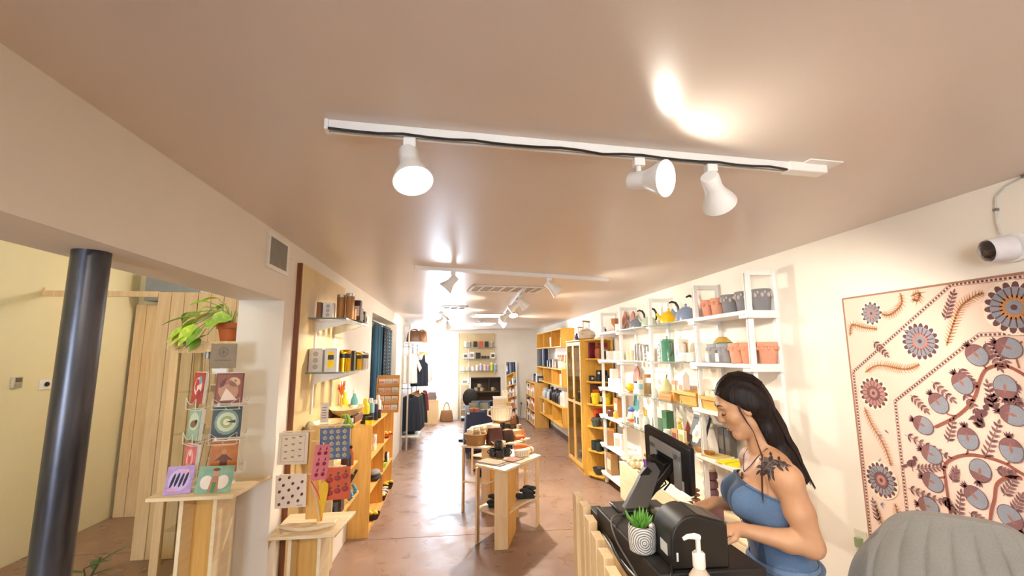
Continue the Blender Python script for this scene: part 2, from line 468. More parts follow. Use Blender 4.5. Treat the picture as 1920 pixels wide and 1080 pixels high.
obj('base_plate', MB().box((-.1,-.1,0), (.1,.1,.012)), M_GREYM, t)

# return air grille high on the left wall
t = thing('air_grille', 'square white air grille high on the left wall near the ceiling', 'grille', (XL, 2.79, 2.4))
f = MB()
for a, b in (((0,-.16,-.105),(.012,.16,-.08)), ((0,-.16,.08),(.012,.16,.105)), ((0,-.16,-.08),(.012,-.13,.08)), ((0,.13,-.08),(.012,.16,.08))): f.box(a, b)
obj('frame', f, M_WMET, t, bevel=.002)
obj('backing', MB().box((0,-.13,-.08),(.002,.13,.08)), mat('#6e675d', .8), t)
f = MB()
for i in range(16): f.cbox((.007, -.122+i*.0163, 0), (.008, .006, .158), R3(.5))
o = obj('louvres', f, mat('#9b9284', .5), t); o['kind'] = 'stuff'
obj('lever', MB().cyl((.008,.15,-.0),(.03,.16,0),.004), M_WMET, t)

# ceiling vents and light panels
def ceiling_vent(label, x0, x1, y0, y1, n, col):
    t = thing('ceiling_vent', label, 'vent', ((x0+x1)/2, (y0+y1)/2, ZC))
    w_, d_ = (x1-x0)/2, (y1-y0)/2
    f = MB().box((-w_,-d_,-.014),(w_,-d_+.03,0)).box((-w_,d_-.03,-.014),(w_,d_,0)).box((-w_,-d_,-.014),(-w_+.03,d_,0)).box((w_-.03,-d_,-.014),(w_,d_,0))
    obj('frame', f, M_WMET, t)
    obj('backing', MB().box((-w_,-d_,-.003),(w_,d_,0)), mat(col, .6), t)
    for i in range(1, n):
        x = -w_ + 2*w_*i/n
        obj('slat', MB().box((x-.009,-d_+.03,-.014),(x+.009,d_-.03,-.002)), M_WMET, t)
    return t
v = ceiling_vent('wide ceiling vent with five grey bays behind the second light track', .13, .95, 4.74, 5.2, 7, '#a99c8c'); v.rotation_euler = (0,0,.12)
v = ceiling_vent('small grey ceiling vent further back on the left', -.24, .14, 6.78, 7.15, 3, '#8f8983'); v.rotation_euler = (0,0,.12)
M_PANEL = emit((1.0, 0.97, 0.92), 6.0)
for lab, y0, y1, in (('bright rectangular ceiling light panel nearer the second track', 8.05, 8.75), ('bright rectangular ceiling light panel closest to the far wall', 10.3, 11.2)):
    t = thing('ceiling_panel_light', lab, 'ceiling light', (.56, (y0+y1)/2, ZC), rz=.1)
    d_ = (y1-y0)/2
    f = MB().box((-.3,-d_,-.015),(.3,-d_+.03,0)).box((-.3,d_-.03,-.015),(.3,d_,0)).box((-.3,-d_,-.015),(-.27,d_,0)).box((.27,-d_,-.015),(.3,d_,0))
    obj('frame', f, M_WMET, t)
    obj('diffuser', MB().box((-.27,-d_+.03,-.008),(.27,d_-.03,-.004)), M_PANEL, t)
    L = bpy.data.lights.new('panel_light', 'AREA'); L.shape = 'RECTANGLE'; L.size = .5; L.size_y = 2*d_-.1; L.energy = 16; L.color = (1, .95, .88)
    lo = bpy.data.objects.new('panel_light', L); COL.objects.link(lo); lo.parent = t; lo.location = (0, 0, -.02)
t = thing('smoke_detector', 'small round smoke detector between the two ceiling light panels', 'detector', (.5, 9.55, ZC))
obj('body', MB().lathe([(.07,0),(.07,-.02),(.05,-.035)], 18), M_WHITE, t)
obj('sensor_ring', MB().lathe([(.03,-.036),(.03,-.042),(.02,-.042)], 12), M_GREYM, t)

# ------------------------------------------------------------------ track lighting
M_BULB = emit((1.0, 0.94, 0.83), 9.0)
def track(label, p0, p1, feed=None, cord=False):
    p0 = Vector(p0); p1 = Vector(p1); d = p1-p0; L = d.length; a = math.atan2(d.y, d.x)
    t = thing('light_track', label, 'light track', (p0.x, p0.y, ZC), rz=a)
    obj('rail', MB().box((0,-.018,-.032),(L,-.006,0)).box((0,.006,-.032),(L,.018,0)).box((0,-.006,-.012),(L,.006,0)), M_WMET, t, bevel=.002)
    obj('slot', MB().box((0.01,-.006,-.026),(L-.01,.006,-.012)), M_BLACK, t)
    obj('end_cap', MB().box((-.012,-.019,-.033),(0,.019,0)), M_WMET, t)
    if feed:
        obj('feed_box', MB().box((L-.14,-.026,-.036),(L+.03,.026,0)), M_WHITE, t, bevel=.004)
        obj('cover_plate', MB().box((L-.08,-.06,-.006),(L+.07,.06,0)), M_WHITE, t, bevel=.002)
    if cord:
        pts = [(L*i/24, -.019, -.031 - .003*math.sin(i*1.7) - (.004 if i % 5 == 2 else 0)) for i in range(23)]
        obj('cord', MB().tube(pts, .0045, 6), M_BLACK, t)
    return t
def spot_head(label, mount, aim, lit=True, power=60, size=2.3, blend=.35, drop=.055, s=1.0, col=WARM):
    """cone spotlight: a stem under the track, a round back and a flared bell"""
    t = thing('spotlight', label, 'spotlight', (mount[0], mount[1], ZC-.034))
    a = Vector(aim).normalized()
    obj('stem', MB().box((-.02,-.016,-.03),(.02,.016,0)).cyl((0,0,-.028),(0,0,-drop),.009), M_WMET, t, bevel=.003)
    c = Vector((0, 0, -drop-.012))
    q = a.to_track_quat('Z', 'Y').to_matrix()
    prof = [(.001,-.036),(.03,-.036),(.033,-.03),(.033,.02),(.036,.035),(.046,.06),(.058,.085),(.064,.105),(.061,.105),(.055,.085),(.044,.06),(.033,.04)]
    mb = MB().lathe([(r*s, h*s) for r, h in prof], 26, cap0=False, cap1=True).xf(Matrix.Translation(c) @ q.to_4x4())
    obj('bell', mb, M_WMET, t)
    b = MB().lathe([(.044,.070),(.047,.084),(.035,.094),(.012,.099)], 20).xf(Matrix.Translation(c) @ q.to_4x4() @ Matrix.Scale(s, 4))
    obj('bulb', b, M_BULB if lit else mat('#d8d2c6', .3), t)
    if lit:
        L = bpy.data.lights.new('spot', 'SPOT'); L.energy = power; L.spot_size = size; L.spot_blend = blend; L.color = col; L.shadow_soft_size = .035
        lo = bpy.data.objects.new('spot', L); COL.objects.link(lo); lo.parent = t
        lo.location = c + a*.112*s; lo.rotation_euler = (-a).to_track_quat('Z', 'Y').to_euler()
    return t
TR1 = ((-.407, 1.395), (1.395, 1.545))
track('nearest white light track with a dark cord along it, across the ceiling', (*TR1[0], 0), (*TR1[1], 0), feed=True, cord=True)
def on(tr, x):
    (x0, y0), (x1, y1) = tr; k = (x-x0)/(x1-x0); return (x, y0+(y1-y0)*k)
spot_head('white cone spotlight on the left of the nearest track, lit and tilted down', on(TR1, -.16), (.18, -.42, -.9), power=46)
spot_head('white cone spotlight with its glowing face turned to the viewer, middle of the nearest track', on(TR1, .64), (.56, -.80, -.22), power=4.5, size=2.7, blend=.15, drop=.07)
spot_head('white cone spotlight turned away to the right wall, beside the track feed', on(TR1, .93), (.66, .64, -.58), power=80, size=1.5, blend=.7, drop=.06)
TR2 = ((-.343, 3.73), (1.44, 4.18))
track('second white light track, crossing the ceiling in the middle distance', (*TR2[0], 0), (*TR2[1], 0), feed=False)
spot_head('white cone spotlight on the left of the second track, facing the left wall', on(TR2, -.04), (-.66, .02, -.75), power=62, size=1.6, blend=.5)
spot_head('lit cone spotlight on the right of the second track', on(TR2, .83), (.78, -.02, -.62), power=36)
TR3 = ((.72, 4.9), (.86, 9.4))
track('lengthwise light track under the wide ceiling vent', (*TR3[0], 0), (*TR3[1], 0))
for y, a, lit, pw, lab in ((5.25, (.75, .25, -.65), True, 44, 'lit spotlight at the near end of the lengthwise track'), (5.75, (-.8, .1, -.55), True, 45, 'cone spotlight turned left, second on the lengthwise track'),
                     (6.25, (.05, -.42, -.9), True, 230, 'lit spotlight turned down to the island tables, third on the lengthwise track'), (7.3, (-.8, .2, -.5), True, 45, 'cone spotlight turned left, fourth on the lengthwise track'),
                     (8.9, (.75, -.35, -.55), True, 75, 'lit spotlight at the far end of the lengthwise track')):
    x = .72 + .14*(y-4.9)/4.5
    spot_head(lab, (x, y), a, lit, pw)
TR4 = ((-.3, 7.9), (-.18, 9.5))
track('short far light track near the clothes rack', (*TR4[0], 0), (*TR4[1], 0))
spot_head('small unlit grey spotlight nearer on the short far track', (-.27, 8.15), (-.7, .3, -.6), True, 45)
spot_head('small grey spotlight at the end of the short far track', (-.2, 9.3), (.2, .8, -.6), True, 45)
# unseen track and spots, added behind the viewer to light the near room
TR5 = ((-.4, -.9), (1.7, -.75))
track('light track over the front of the counter behind the viewer', (*TR5[0], 0), (*TR5[1], 0))
spot_head('spotlight on the rear track, left', on(TR5, -.1), (.1, .6, -.8), True, 30)
spot_head('spotlight on the rear track, middle', on(TR5, .7), (.25, .8, -.6), True, 34)
spot_head('spotlight on the rear track, right', on(TR5, 1.4), (.2, .75, -.6), True, 26)
# lamps of the side room
for i, (x, y, e) in enumerate(((-2.3, 5.6, 18), (-2.7, 2.2, 15), (-2.6, -1.0, 10))):
    t = thing('globe_light', ('globe ceiling light at the back of the side room', 'globe ceiling light in the middle of the side room', 'globe ceiling light at the front of the side room')[i], 'ceiling light', (x, y, 2.95))
    obj('canopy', MB().lathe([(.06,0),(.06,-.02),(.02,-.03),(.02,-.06)], 16), M_WMET, t)
    obj('globe', MB().ell((0,0,-.11),(.06,.06,.06)), emit((1, .9, .72), 8.0), t)
    L = bpy.data.lights.new('globe', 'POINT'); L.energy = e; L.color = (1, .84, .56); L.shadow_soft_size = .06
    lo = bpy.data.objects.new('globe', L); COL.objects.link(lo); lo.parent = t; lo.location = (0, 0, -.2)
# ------------------------------------------------------------------ builders for the goods
def mug(label, loc, r=.042, h=.09, col='#efece4', rz=0.0, group=None, mark=None, name='mug'):
    t = thing(name, label, 'mug', loc, rz, group)
    m = mat(col, .3)
    obj('body', MB().lathe([(r*.86,0),(r,.006),(r,h),(r*.92,h),(r*.9,.012),(.001,.01)], 18, cap1=False), m, t)
    pts = [(r*.96+ .030*math.sin(PI*i/8), 0, h*(.2+.62*i/8)) for i in range(9)]
    obj('handle', MB().tube(pts, .006, 6), m, t)
    if mark:
        p = Print((0, -r-.001, 0), (1,0,0), (0,0,1), (0,-1,0)); p.rect((-.016,h*.3), (.016,h*.7), mat(mark, .5)); p.make('print', t)
    return t
def lathe_thing(name, label, cat, loc, parts, rz=0.0, group=None, n=20):
    """parts: (part name, profile, material[, label])"""
    t = thing(name, label, cat, loc, rz, group)
    for p in parts:
        obj(p[0], MB().lathe(p[1], n, cap1=p[1][-1][0] > .0015), p[2], t, label=p[3] if len(p) > 3 else None)
    return t
def tin(label, loc, r, h, col, lid, band=None, group=None, name='canister', metal=0.0, cat='canister'):
    pr = [('body', [(r,0),(r,h*.86),(r*.99,h*.86)], mat(col, .3, metal)), ('lid', [(r*1.02,h*.86),(r*1.02,h*.98),(r*.97,h)], mat(lid, .35, metal if lid == col else 0))]
    if band: pr.append(('label_band', [(r*1.01,h*.3),(r*1.012,h*.3),(r*1.012,h*.6),(r*1.01,h*.6)], mat(band, .5)))
    return lathe_thing(name, label, cat, loc, pr, group=group)
def carton(label, loc, w, d, h, col, patch=None, rz=0.0, group=None, name='box', cat='box', dots=None, tilt=0.0, patch_c=None, face='-y', lid=None):
    t = thing(name, label, cat, loc, group=group, rot=(tilt, 0, rz))
    obj('body', MB().box((-w/2,-d/2,0), (w/2,d/2,h)), mat(col, .6), t, bevel=.0015)
    F = {'-y': ((0,-d/2,0),(1,0,0),(0,-1,0),w), '-x': ((-w/2,0,0),(0,-1,0),(-1,0,0),d), '+x': ((w/2,0,0),(0,1,0),(1,0,0),d)}[face]
    if patch or dots:
        p = Print(F[0], F[1], (0,0,1), F[2]); W = F[3]
        if patch: p.rect((-W*.36,h*.22), (W*.36,h*.72), mat(patch, .6)); p.up()
        if patch_c: p.ell((0,h*.47), W*.2, h*.14, mat(patch_c, .6))
        if dots:
            for k in range(3): p.ell((0,h*(.22+.27*k)), W*.2, W*.2, mat(dots, .6))
        p.make('print', t)
    if lid: obj('lid', MB().box((-w/2-.002,-d/2-.002,h*.8), (w/2+.002,d/2+.002,h+.003)), mat(lid, .6), t)
    return t
def bottle(label, loc, r, h, col, cap, group=None, band=None):
    t = lathe_thing('bottle', label, 'bottle', loc, [
        ('body', [(r*.95,0),(r,.006),(r,h*.58),(r*.9,h*.66),(r*.42,h*.8),(r*.42,h*.86)], mat(col, .3)),
        ('cap', [(r*.5,h*.86),(r*.5,h*.97),(r*.4,h)], mat(cap, .4))], group=group)
    if band: obj('label_band', MB().lathe([(r*1.005,h*.12),(r*1.02,h*.12),(r*1.02,h*.48),(r*1.005,h*.48)], 20), mat(band, .6), t)
    return t
def flowerpot(label, loc, r, h, col, group=None, face=False, rz=0.0, tagcard=False, faces_col=None):
    """tapered pot with a thick rim; some carry a moulded band of leaves round the top"""
    t = thing('planter', label, 'planter', loc, rz, group)
    m = mat(col, .7, bump=.1)
    obj('body', MB().lathe([(r*.72,0),(r*.78,.008),(r*.97,h*.78),(r*1.04,h*.8),(r*1.04,h*.97),(r*.98,h),(r*.9,h*.98),(r*.85,h*.75),(r*.68,.012),(.001,.01)], 22, cap1=False), m, t)
    mb = MB()
    n = 9
    for k in range(n):
        a = 2*PI*k/n
        mb.ell((math.cos(a)*r*.98, math.sin(a)*r*.98, h*.72), (r*.17, r*.17, h*.11), 8, 6)
        if face: mb.ell((math.cos(a+.3)*r*1.0, math.sin(a+.3)*r*1.0, h*.83), (r*.12, r*.12, h*.07), 8, 6)
    obj('leaf_relief', mb, mat(faces_col or col, .7), t, kind='stuff')
    if tagcard:
        obj('price_tag', MB().box((-r-.012,-.022,h*.05),(-r-.008,.022,h*.5)), M_PAPER, t)
    return t
def kettle(label, loc, col, s=1.0, rz=0.0, gooseneck=False):
    t = thing('kettle', label, 'kettle', loc, rz)
    m = mat(col, .18, coat=.6)
    obj('body', MB().lathe([(.085*s,0),(.1*s,.01*s),(.098*s,.04*s),(.085*s,.085*s),(.06*s,.115*s),(.035*s,.125*s)], 26), m, t)
    obj('lid', MB().lathe([(.04*s,.122*s),(.036*s,.132*s),(.01*s,.137*s),(.01*s,.148*s),(.014*s,.155*s),(.006*s,.163*s)], 18), m, t)
    obj('spout', MB().tube([(-.07*s,0,.055*s),(-.105*s,0,.08*s),(-.125*s,0,.115*s)], [.022*s,.016*s,.012*s], 10), m, t)
    pts = [(.085*s,0,.085*s),(.096*s,0,.13*s),(.092*s,0,.18*s),(.07*s,0,.222*s),(.035*s,0,.235*s),(.005*s,0,.222*s)]
    obj('handle', MB().tube(pts, [.012*s,.016*s,.018*s,.018*s,.015*s,.009*s], 8, flat=.8), M_BLACK, t, label='curved black handle')
    return t
def french_press(label, loc, r, h, col, knob, name='french_press', wood_h=False):
    t = thing(name, label, 'coffee press', loc)
    m = mat(col, .2, coat=.5)
    obj('body', MB().lathe([(r*1.03,0),(r,.01),(r,h*.82),(r*1.02,h*.83)], 24), m, t)
    obj('lid', MB().lathe([(r*1.03,h*.83),(r*1.0,h*.87),(r*.6,h*.9),(.005,h*.905),(.005,h*.97),(.013,h*.98),(.013,h),(.004,h*1.01)], 20), m, t)
    pts = [(.0,-r*.98,h*.75),(0,-r-.04,h*.72),(0,-r-.045,h*.4),(0,-r*.98,h*.2)]
    obj('handle', MB().tube(pts, .008, 8), mat(knob, .4), t)
    return t
def jar(label, loc, r, h, col, lid, group=None, glassy=False, name='jar'):
    return lathe_thing(name, label, 'jar', loc, [
        ('body', [(r*.9,0),(r,.008),(r,h*.7),(r*.8,h*.82)], M_GLASS if glassy else mat(col, .3)),
        ('lid', [(r*.82,h*.82),(r*.82,h*.98),(r*.7,h)], mat(lid, .5))] + ([('contents', [(r*.85,.004),(r*.9,.01),(r*.9,h*.55)], mat(col, .8))] if glassy else []), group=group)
def bowl(label, loc, r, h, col, group=None, sx=1.0, sy=1.0, rz=0.0, name='bowl', woodm=None, inner=None):
    t = thing(name, label, 'bowl', loc, rz, group)
    m = woodm or mat(col, .45)
    obj('body', MB().lathe([(r*.35,0),(r*.5,.004),(r*.85,h*.55),(r,h),(r*.95,h),(r*.8,h*.58),(r*.42,.014),(.001,.012)], 28, cap1=False, sx=sx, sy=sy), m, t)
    obj('foot', MB().lathe([(r*.36,-.0),(r*.38,.006)], 20, sx=sx, sy=sy), m, t)
    return t
def leafmesh(L, w, bend=.25, fold=.25):
    """one pointed leaf along +x with a folded midrib"""
    mb = MB(); n = 6; vs = []; fs = []
    for i in range(n+1):
        u = i/n; hw = w*math.sin(PI*min(1, u*.93+.05))**.8*(1-.45*u)
        z = -bend*L*u*u
        vs += [(u*L, -hw, z+fold*hw), (u*L, 0, z), (u*L, hw, z+fold*hw)]
    for i in range(n):
        k = 3*i
        fs += [(k,k+1,k+4,k+3),(k+1,k+2,k+5,k+4)]
    return mb.add(vs, fs)

# ------------------------------------------------------------------ left side room: glass cabinet, plant
t = thing('display_cabinet', 'tall pine framed glass cabinet under the potted plant', 'cabinet', (-1.96, 4.06, 0))
W, D, Hc = .24, .16, 1.90
for sx in (-1, 1):
    for sy in (-1, 1):
        obj('post', MB().box((sx*W-.03,sy*D-.02,0),(sx*W+.03,sy*D+.02,Hc)), M_PINE, t, bevel=.002)
obj('top', MB().box((-W-.035,-D-.025,Hc),(W+.035,D+.025,Hc+.022)), M_PINEY, t, bevel=.002)
obj('rail', MB().box((-W+.03,-D-.018,Hc-.07),(W-.03,-D+.018,Hc)), M_PINEY, t, bevel=.002)
obj('bottom', MB().box((-W+.03,-D-.018,.05),(W-.03,D+.018,.14)), M_PINEY, t)
for i, z in enumerate((.5, .85, 1.2, 1.52)): obj('glass_shelf', MB().box((-W+.03,-D+.02,z),(W-.03,D-.02,z+.008)), M_GLASS, t)
obj('glass_pane', MB().box((-W+.03,-D-.003,.14),(W-.03,-D+.003,Hc-.07)), M_GLASS, t)
g = MB()
for i in range(9):
    x = -W+.05+.055*i; g.tube([(x,0,1.86),(x+.02*math.sin(i),0.02,1.6),(x,.03,1.45-.04*(i%3))], .0022, 4)
    g.tube([(x-.02,.02,1.1),(x+.02,.02,1.14),(x,0,.9+.03*(i%2))], .0022, 4)
o = obj('chain_display', g, mat('#6b5236', .4, .6), t); o['kind'] = 'stuff'
for i, (x, z, c) in enumerate(((-.08,.508,'#8a5a30'),(.05,.508,'#d8b27a'),(-.02,.858,'#e9dfce'),(.09,1.208,'#7c4a2a'),(-.1,1.208,'#ddd2bf'),(.0,1.528,'#b48a5c'))):
    carton('small ' + ('brown jewellery box on the lowest shelf of the glass cabinet','tan jewellery box on the lowest shelf of the glass cabinet','cream jewellery box on the second shelf of the glass cabinet','dark brown jewellery box on the third shelf of the glass cabinet','pale jewellery box on the third shelf of the glass cabinet','light brown jewellery box on the top shelf of the glass cabinet')[i],
           (-1.96+x, 4.06, z), .06, .05, .05, c, lid='#efe3cf')

# potted pothos on the cabinet
PX, PY, PZ = -1.855, 3.99, 1.922
t = thing('potted_plant', 'trailing green houseplant in a terracotta pot on the glass cabinet', 'plant', (PX, PY, PZ))
obj('pot', MB().lathe([(.062,0),(.066,.006),(.085,.1),(.098,.102),(.102,.15),(.094,.15),(.09,.13),(.001,.128)], 24, cap1=False), M_TERRA, t, label='tapered terracotta pot')
obj('soil', MB().lathe([(.088,.128),(.05,.136)], 16), mat('#3a281b', .9), t)
LG = [mat('#c4e258', .4, var=.25, scale=30), mat('#a6d24e', .4, var=.25, scale=30), mat('#d6e67c', .4, var=.2, scale=30), mat('#86b546', .4, var=.2)]
leaf_me = mesh_of('leaf', leafmesh(.15, .05), [LG[0]])
lmeshes = []
for m in LG:
    me = leaf_me.copy(); me.materials.clear(); me.materials.append(m); lmeshes.append(me)
stems = MB(); rr = random.Random(3)
ends = []
for px_, pz_, py_ in ((-.10,.30,0),(-.18,.28,-.05),(-.24,.24,-.04),(-.28,.19,-.08),(-.30,.12,-.06),(-.2,.18,-.1),(-.12,.22,-.1),(-.16,.10,-.12),(-.04,.24,-.05),(.02,.20,-.06),(.08,.22,-.03),(.1,.16,-.06),(.14,.18,0),(-.06,.16,-.12),(-.26,.06,-.08),(-.1,.05,-.14),(-.34,.07,-.05),(-.2,.33,0),(-.13,.36,.03),(-.30,.24,.0),(-.22,.13,-.1),(-.08,.31,.02)):
    p1 = (px_*.4, py_*.4, .2+pz_*.25); p2 = (px_, py_, pz_)
    stems.tube([(0,0,.12), p1, p2], .0035, 5); ends.append(p2)
stems.tube([(0,0,.13),(-.12,-.1,.12),(-.2,-.1,.0),(-.21,-.1,-.03)], .003, 5); ends.append((-.21,-.1,-.02)); ends.append((-.17,-.1,.02))
obj('stems', stems, mat('#8aa84a', .5), t)
for i, e in enumerate(ends):
    o = bpy.data.objects.new('leaf', lmeshes[i % 4]); COL.objects.link(o); o.parent = t; o.location = e
    s = rr.uniform(.8, 1.35); o.scale = (s, s, s)
    yaw = math.atan2(e[1]-.0, e[0]) + rr.uniform(-.7, .7)
    o.rotation_euler = (rr.uniform(-.9, .2), rr.uniform(.0, .8), yaw)
# floor plant, only its tip in frame
t = thing('floor_plant', 'dark green leafy floor plant low behind the steel column', 'plant', (-2.5, 3.72, 0))
obj('pot', MB().lathe([(.1,0),(.13,.2),(.14,.24),(.125,.24),(.12,.2),(.001,.2)], 22, cap1=False), mat('#8d8378', .7), t)
dl = mesh_of('leaf', leafmesh(.20, .035, .15), [mat('#2f5a2c', .35, var=.3, scale=20)])
st = MB(); st.tube([(0,0,.18),(.01,-.02,.3),(.05,-.0,.42)], .006, 6).tube([(0,0,.18),(-.03,-.03,.36)], .005, 6); obj('stems', st, mat('#3e5a2b', .5), t)
for i, (p, yaw, pit) in enumerate((((.03,0,.38),.3,-.6),((.0,-.02,.3),-.3,-.5),((.02,0,.34),2.2,-.2),((-.03,-.03,.36),-.2,-.45),((-.03,-.03,.34),3.5,-.2),((.01,-.02,.27),-1.4,-.2))):
    o = bpy.data.objects.new('leaf', dl); COL.objects.link(o); o.parent = t; o.location = p; o.rotation_euler = (0, pit, yaw)

# ------------------------------------------------------------------ small card table with the card spinner
def card_table(name, label, c, w, d, z, rz):
    t = thing(name, label, 'table', (c[0], c[1], 0), rz)
    obj('tabletop', MB().prism([(-w/2,-d/2),(w/2,-d/2),(w/2+.03,d/2),(-w/2-.01,d/2)], z-.018, z), M_BIRCH, t, bevel=.003)
    obj('leg', MB().box((-.10,-.09,0),(-.082,.12,z-.018)), M_MAPLE, t)
    obj('leg', MB().box((.06,-.09,0),(.078,.12,z-.018)), M_MAPLE, t)
    obj('leg', MB().box((-.082,.02,0),(.06,.038,z-.018)), M_OAK, t, label='darker cross panel between the legs')
    obj('foot', MB().box((-.14,-.15,0),(.12,.17,.016)), M_MAPLE, t)
    return t
ZT = 1.12
card_table('card_table', 'small light plywood table holding the greeting card spinner', (-1.295, 2.72), .40, .40, ZT, 0)
SXc, SYc = -1.31, 2.76
t = thing('card_spinner', 'clear and white rotating greeting card rack on the small table', 'card rack', (SXc, SYc, ZT))
obj('base', MB().lathe([(.11,0),(.11,.008),(.02,.014)], 24), mat('#e8e6e2', .2), t)
obj('pole', MB().cyl((0,0,.01),(0,0,.62),.008), M_WMET, t)
obj('top_block', MB().box((-.045,-.012,.585),(.03,.012,.615)), mat('#f4f4f4', .15), t)
wr = MB()
for z in (.05, .22, .40):
    for fx, fy, ang in ((.075,-.07,0.2),(-.075,-.07,-.75),(-.06,.08,2.6),(.08,.07,2.2)):
        r_ = R3(ang)
        def q(a, b, cc): return Vector((fx,fy,z)) + r_ @ Vector((a,b,cc))
        wr.tube([q(-.065,0,0), q(-.065,-.03,0), q(.065,-.03,0), q(.065,0,0)], .0018, 4)
        wr.tube([q(-.065,-.03,0), q(-.065,-.032,.06), q(-.02,-.032,.03), q(.02,-.032,.03), q(.065,-.032,.06), q(.065,-.03,0)], .0018, 4)
        wr.tube([q(0,0,0), (0,0,z+.02)], .0018, 4)
o = obj('wire_pocket', wr, mat('#e6e2dc', .3), t); o['kind'] = 'stuff'
def card(label, loc, rot, w, h, base, art, thick=.003, group=None, stack=0):
    t = thing('greeting_card', label, 'card', loc, rot=rot, group=group)
    obj('sheet', MB().box((-w/2,-thick/2,0),(w/2,thick/2,h)), mat(base, .5, var=.18, scale=25), t)
    if stack:
        mb = MB()
        for k in range(stack): mb.box((-w/2+.001*(k%2), thick/2+.001+.004*k, 0), (w/2-.001*(k%3), thick/2+.0035+.004*k, h+.002*((k*7)%3)))
        obj('envelopes', mb, M_PAPER, t)
    p = Print((0,-thick/2,0), (1,0,0), (0,0,1), (0,-1,0))
    art(p, w, h); p.make('print', t)
    return t
C_ = lambda h: mat(h, .5)
def art_red(p, w, h):
    p.ell((0,h*.55), w*.35, h*.3, C_('#f0d9d4')); p.up(); p.ell((-w*.1,h*.6), w*.18, h*.2, C_('#c23b35')); p.ell((w*.15,h*.75), w*.15, h*.14, C_('#7d9fc4')); p.ell((w*.12,h*.3), w*.2, h*.16, C_('#a63e4f')); p.up(); p.ell((0,h*.5), w*.08, h*.1, C_('#f7efe8'))
def art_face(p, w, h):
    p.rect((-w*.44,h*.05), (w*.44,h*.95), C_('#94533a')); p.up(); p.ell((-.004,h*.42), w*.36, h*.34, C_('#c08a6a'), .3); p.ell((w*.16,h*.7), w*.22, h*.16, C_('#d9b08f'), -.4); p.up()
    p.poly([(-w*.3,h*.08),(-w*.12,h*.5),(w*.06,h*.34),(w*.3,h*.1)], C_('#ecd3bd')); p.ell((w*.2,h*.74), w*.03, h*.03, C_('#4a2a20')); p.leaf((-w*.34,h*.5), 1.1, h*.4, w*.16, C_('#6b3524')); p.leaf((-w*.2,h*.6), .7, h*.3, w*.1, C_('#b46a48'))
def art_bird(p, w, h):
    p.ell((0,h*.6), w*.4, h*.3, C_('#c9d8c8')); p.up(); p.ell((.0,h*.52), w*.3, h*.12, C_('#8a6a50'), .2); p.ell((w*.2,h*.6), w*.12, h*.07, C_('#5d4435'))
def art_eye(p, w, h):
    p.ell((0,h*.5), w*.42, h*.42, C_('#7d947f')); p.up(); p.ell((0,h*.5), w*.34, h*.32, C_('#c9cfae')); p.up(); p.ell((0,h*.5), w*.22, h*.2, C_('#9aa870')); p.up(); p.ell((0,h*.5), w*.12, h*.11, C_('#e4dfae')); p.up()
    p.poly([(-.005,h*.5),(w*.3,h*.56),(w*.3,h*.46)], C_('#2d2a28')); p.rect((-w*.48,h*.02), (-w*.3,h*.1), C_('#4a3340')); p.rect((w*.3,h*.02), (w*.48,h*.1), C_('#4a3340'))
def art_pink(p, w, h):
    p.ell((0,h*.55), w*.3, h*.32, C_('#f1b7b4')); p.up(); p.ell((0,h*.6), w*.16, h*.2, C_('#d35d63')); p.ell((0,h*.2), w*.2, h*.12, C_('#c8442f')); p.up(); p.ell((0,h*.72), w*.1, h*.08, C_('#f2d9c9'))
def art_gold(p, w, h):
    p.poly([(-w*.36,h*.35),(0,h*.62),(w*.36,h*.35),(w*.14,h*.4),(w*.12,.004),(-w*.12,.004),(-w*.14,h*.4)], C_('#6a3012')); p.up(); p.ell((0,h*.66), w*.1, h*.09, C_('#c6843a')); p.rect((-w*.4,h*.84), (w*.4,h*.9), C_('#e0a23a'))
def art_purple(p, w, h):
    p.ell((0,h*.5), w*.4, h*.4, C_('#cdb7e6')); p.up()
    for k in range(4): p.ell((-w*.24+w*.16*k,h*.48+.004*(k%2)), w*.055, h*.26, C_('#2b2748'), -.2)
    p.up(); p.ell((w*.2,h*.8), w*.16, h*.07, C_('#e9a9c9')); p.ell((-w*.22,h*.16), w*.2, h*.06, C_('#d79fcf'))
def art_wings(p, w, h):
    p.ell((-w*.22,h*.4), w*.18, h*.26, C_('#e7d9d0'), .4); p.ell((w*.22,h*.4), w*.18, h*.26, C_('#e7d9d0'), -.4); p.up()
    p.poly([(-w*.15,.004),(-w*.1,h*.55),(0,h*.66),(w*.1,h*.55),(w*.15,.004)], C_('#b67a5c')); p.up(); p.rect((-w*.06,h*.02), (w*.06,h*.4), C_('#4f8a5a')); p.ell((0,h*.74), w*.09, h*.12, C_('#c89478')); p.up(); p.ell((0,h*.86), w*.1, h*.06, C_('#7a4632'))
# (columns: left seen at an angle, right facing the aisle)
LX, LY, RX, RY = -1.398, 2.70, -1.235, 2.70
lean = -.06
card('red, white and blue patterned greeting card, top left pocket of the card spinner', (LX,LY,ZT+.43), (lean,0,-.62), .105, .165, '#b9483f', art_red, stack=4)
card('brown portrait greeting card, top right pocket of the card spinner', (RX,RY,ZT+.43), (lean,0,.2), .135, .16, '#7a3d26', art_face, stack=3)
card('pale green bird greeting card, middle left pocket of the card spinner', (LX-.005,LY,ZT+.24), (lean,0,-.62), .11, .16, '#9db8a4', art_bird, stack=5)
card('green eye pattern greeting card, middle right pocket of the card spinner', (RX,RY,ZT+.25), (lean,0,.2), .14, .16, '#3f4a47', art_eye, stack=3)
card('pink and red greeting card, bottom left pocket of the card spinner', (LX-.01,LY,ZT+.05), (lean,0,-.62), .105, .165, '#d9737a', art_pink, stack=5)
card('gold greeting card with a dark winged figure, bottom right pocket of the card spinner', (RX,RY,ZT+.07), (lean,0,.2), .13, .16, '#b96a1d', art_gold, stack=3)
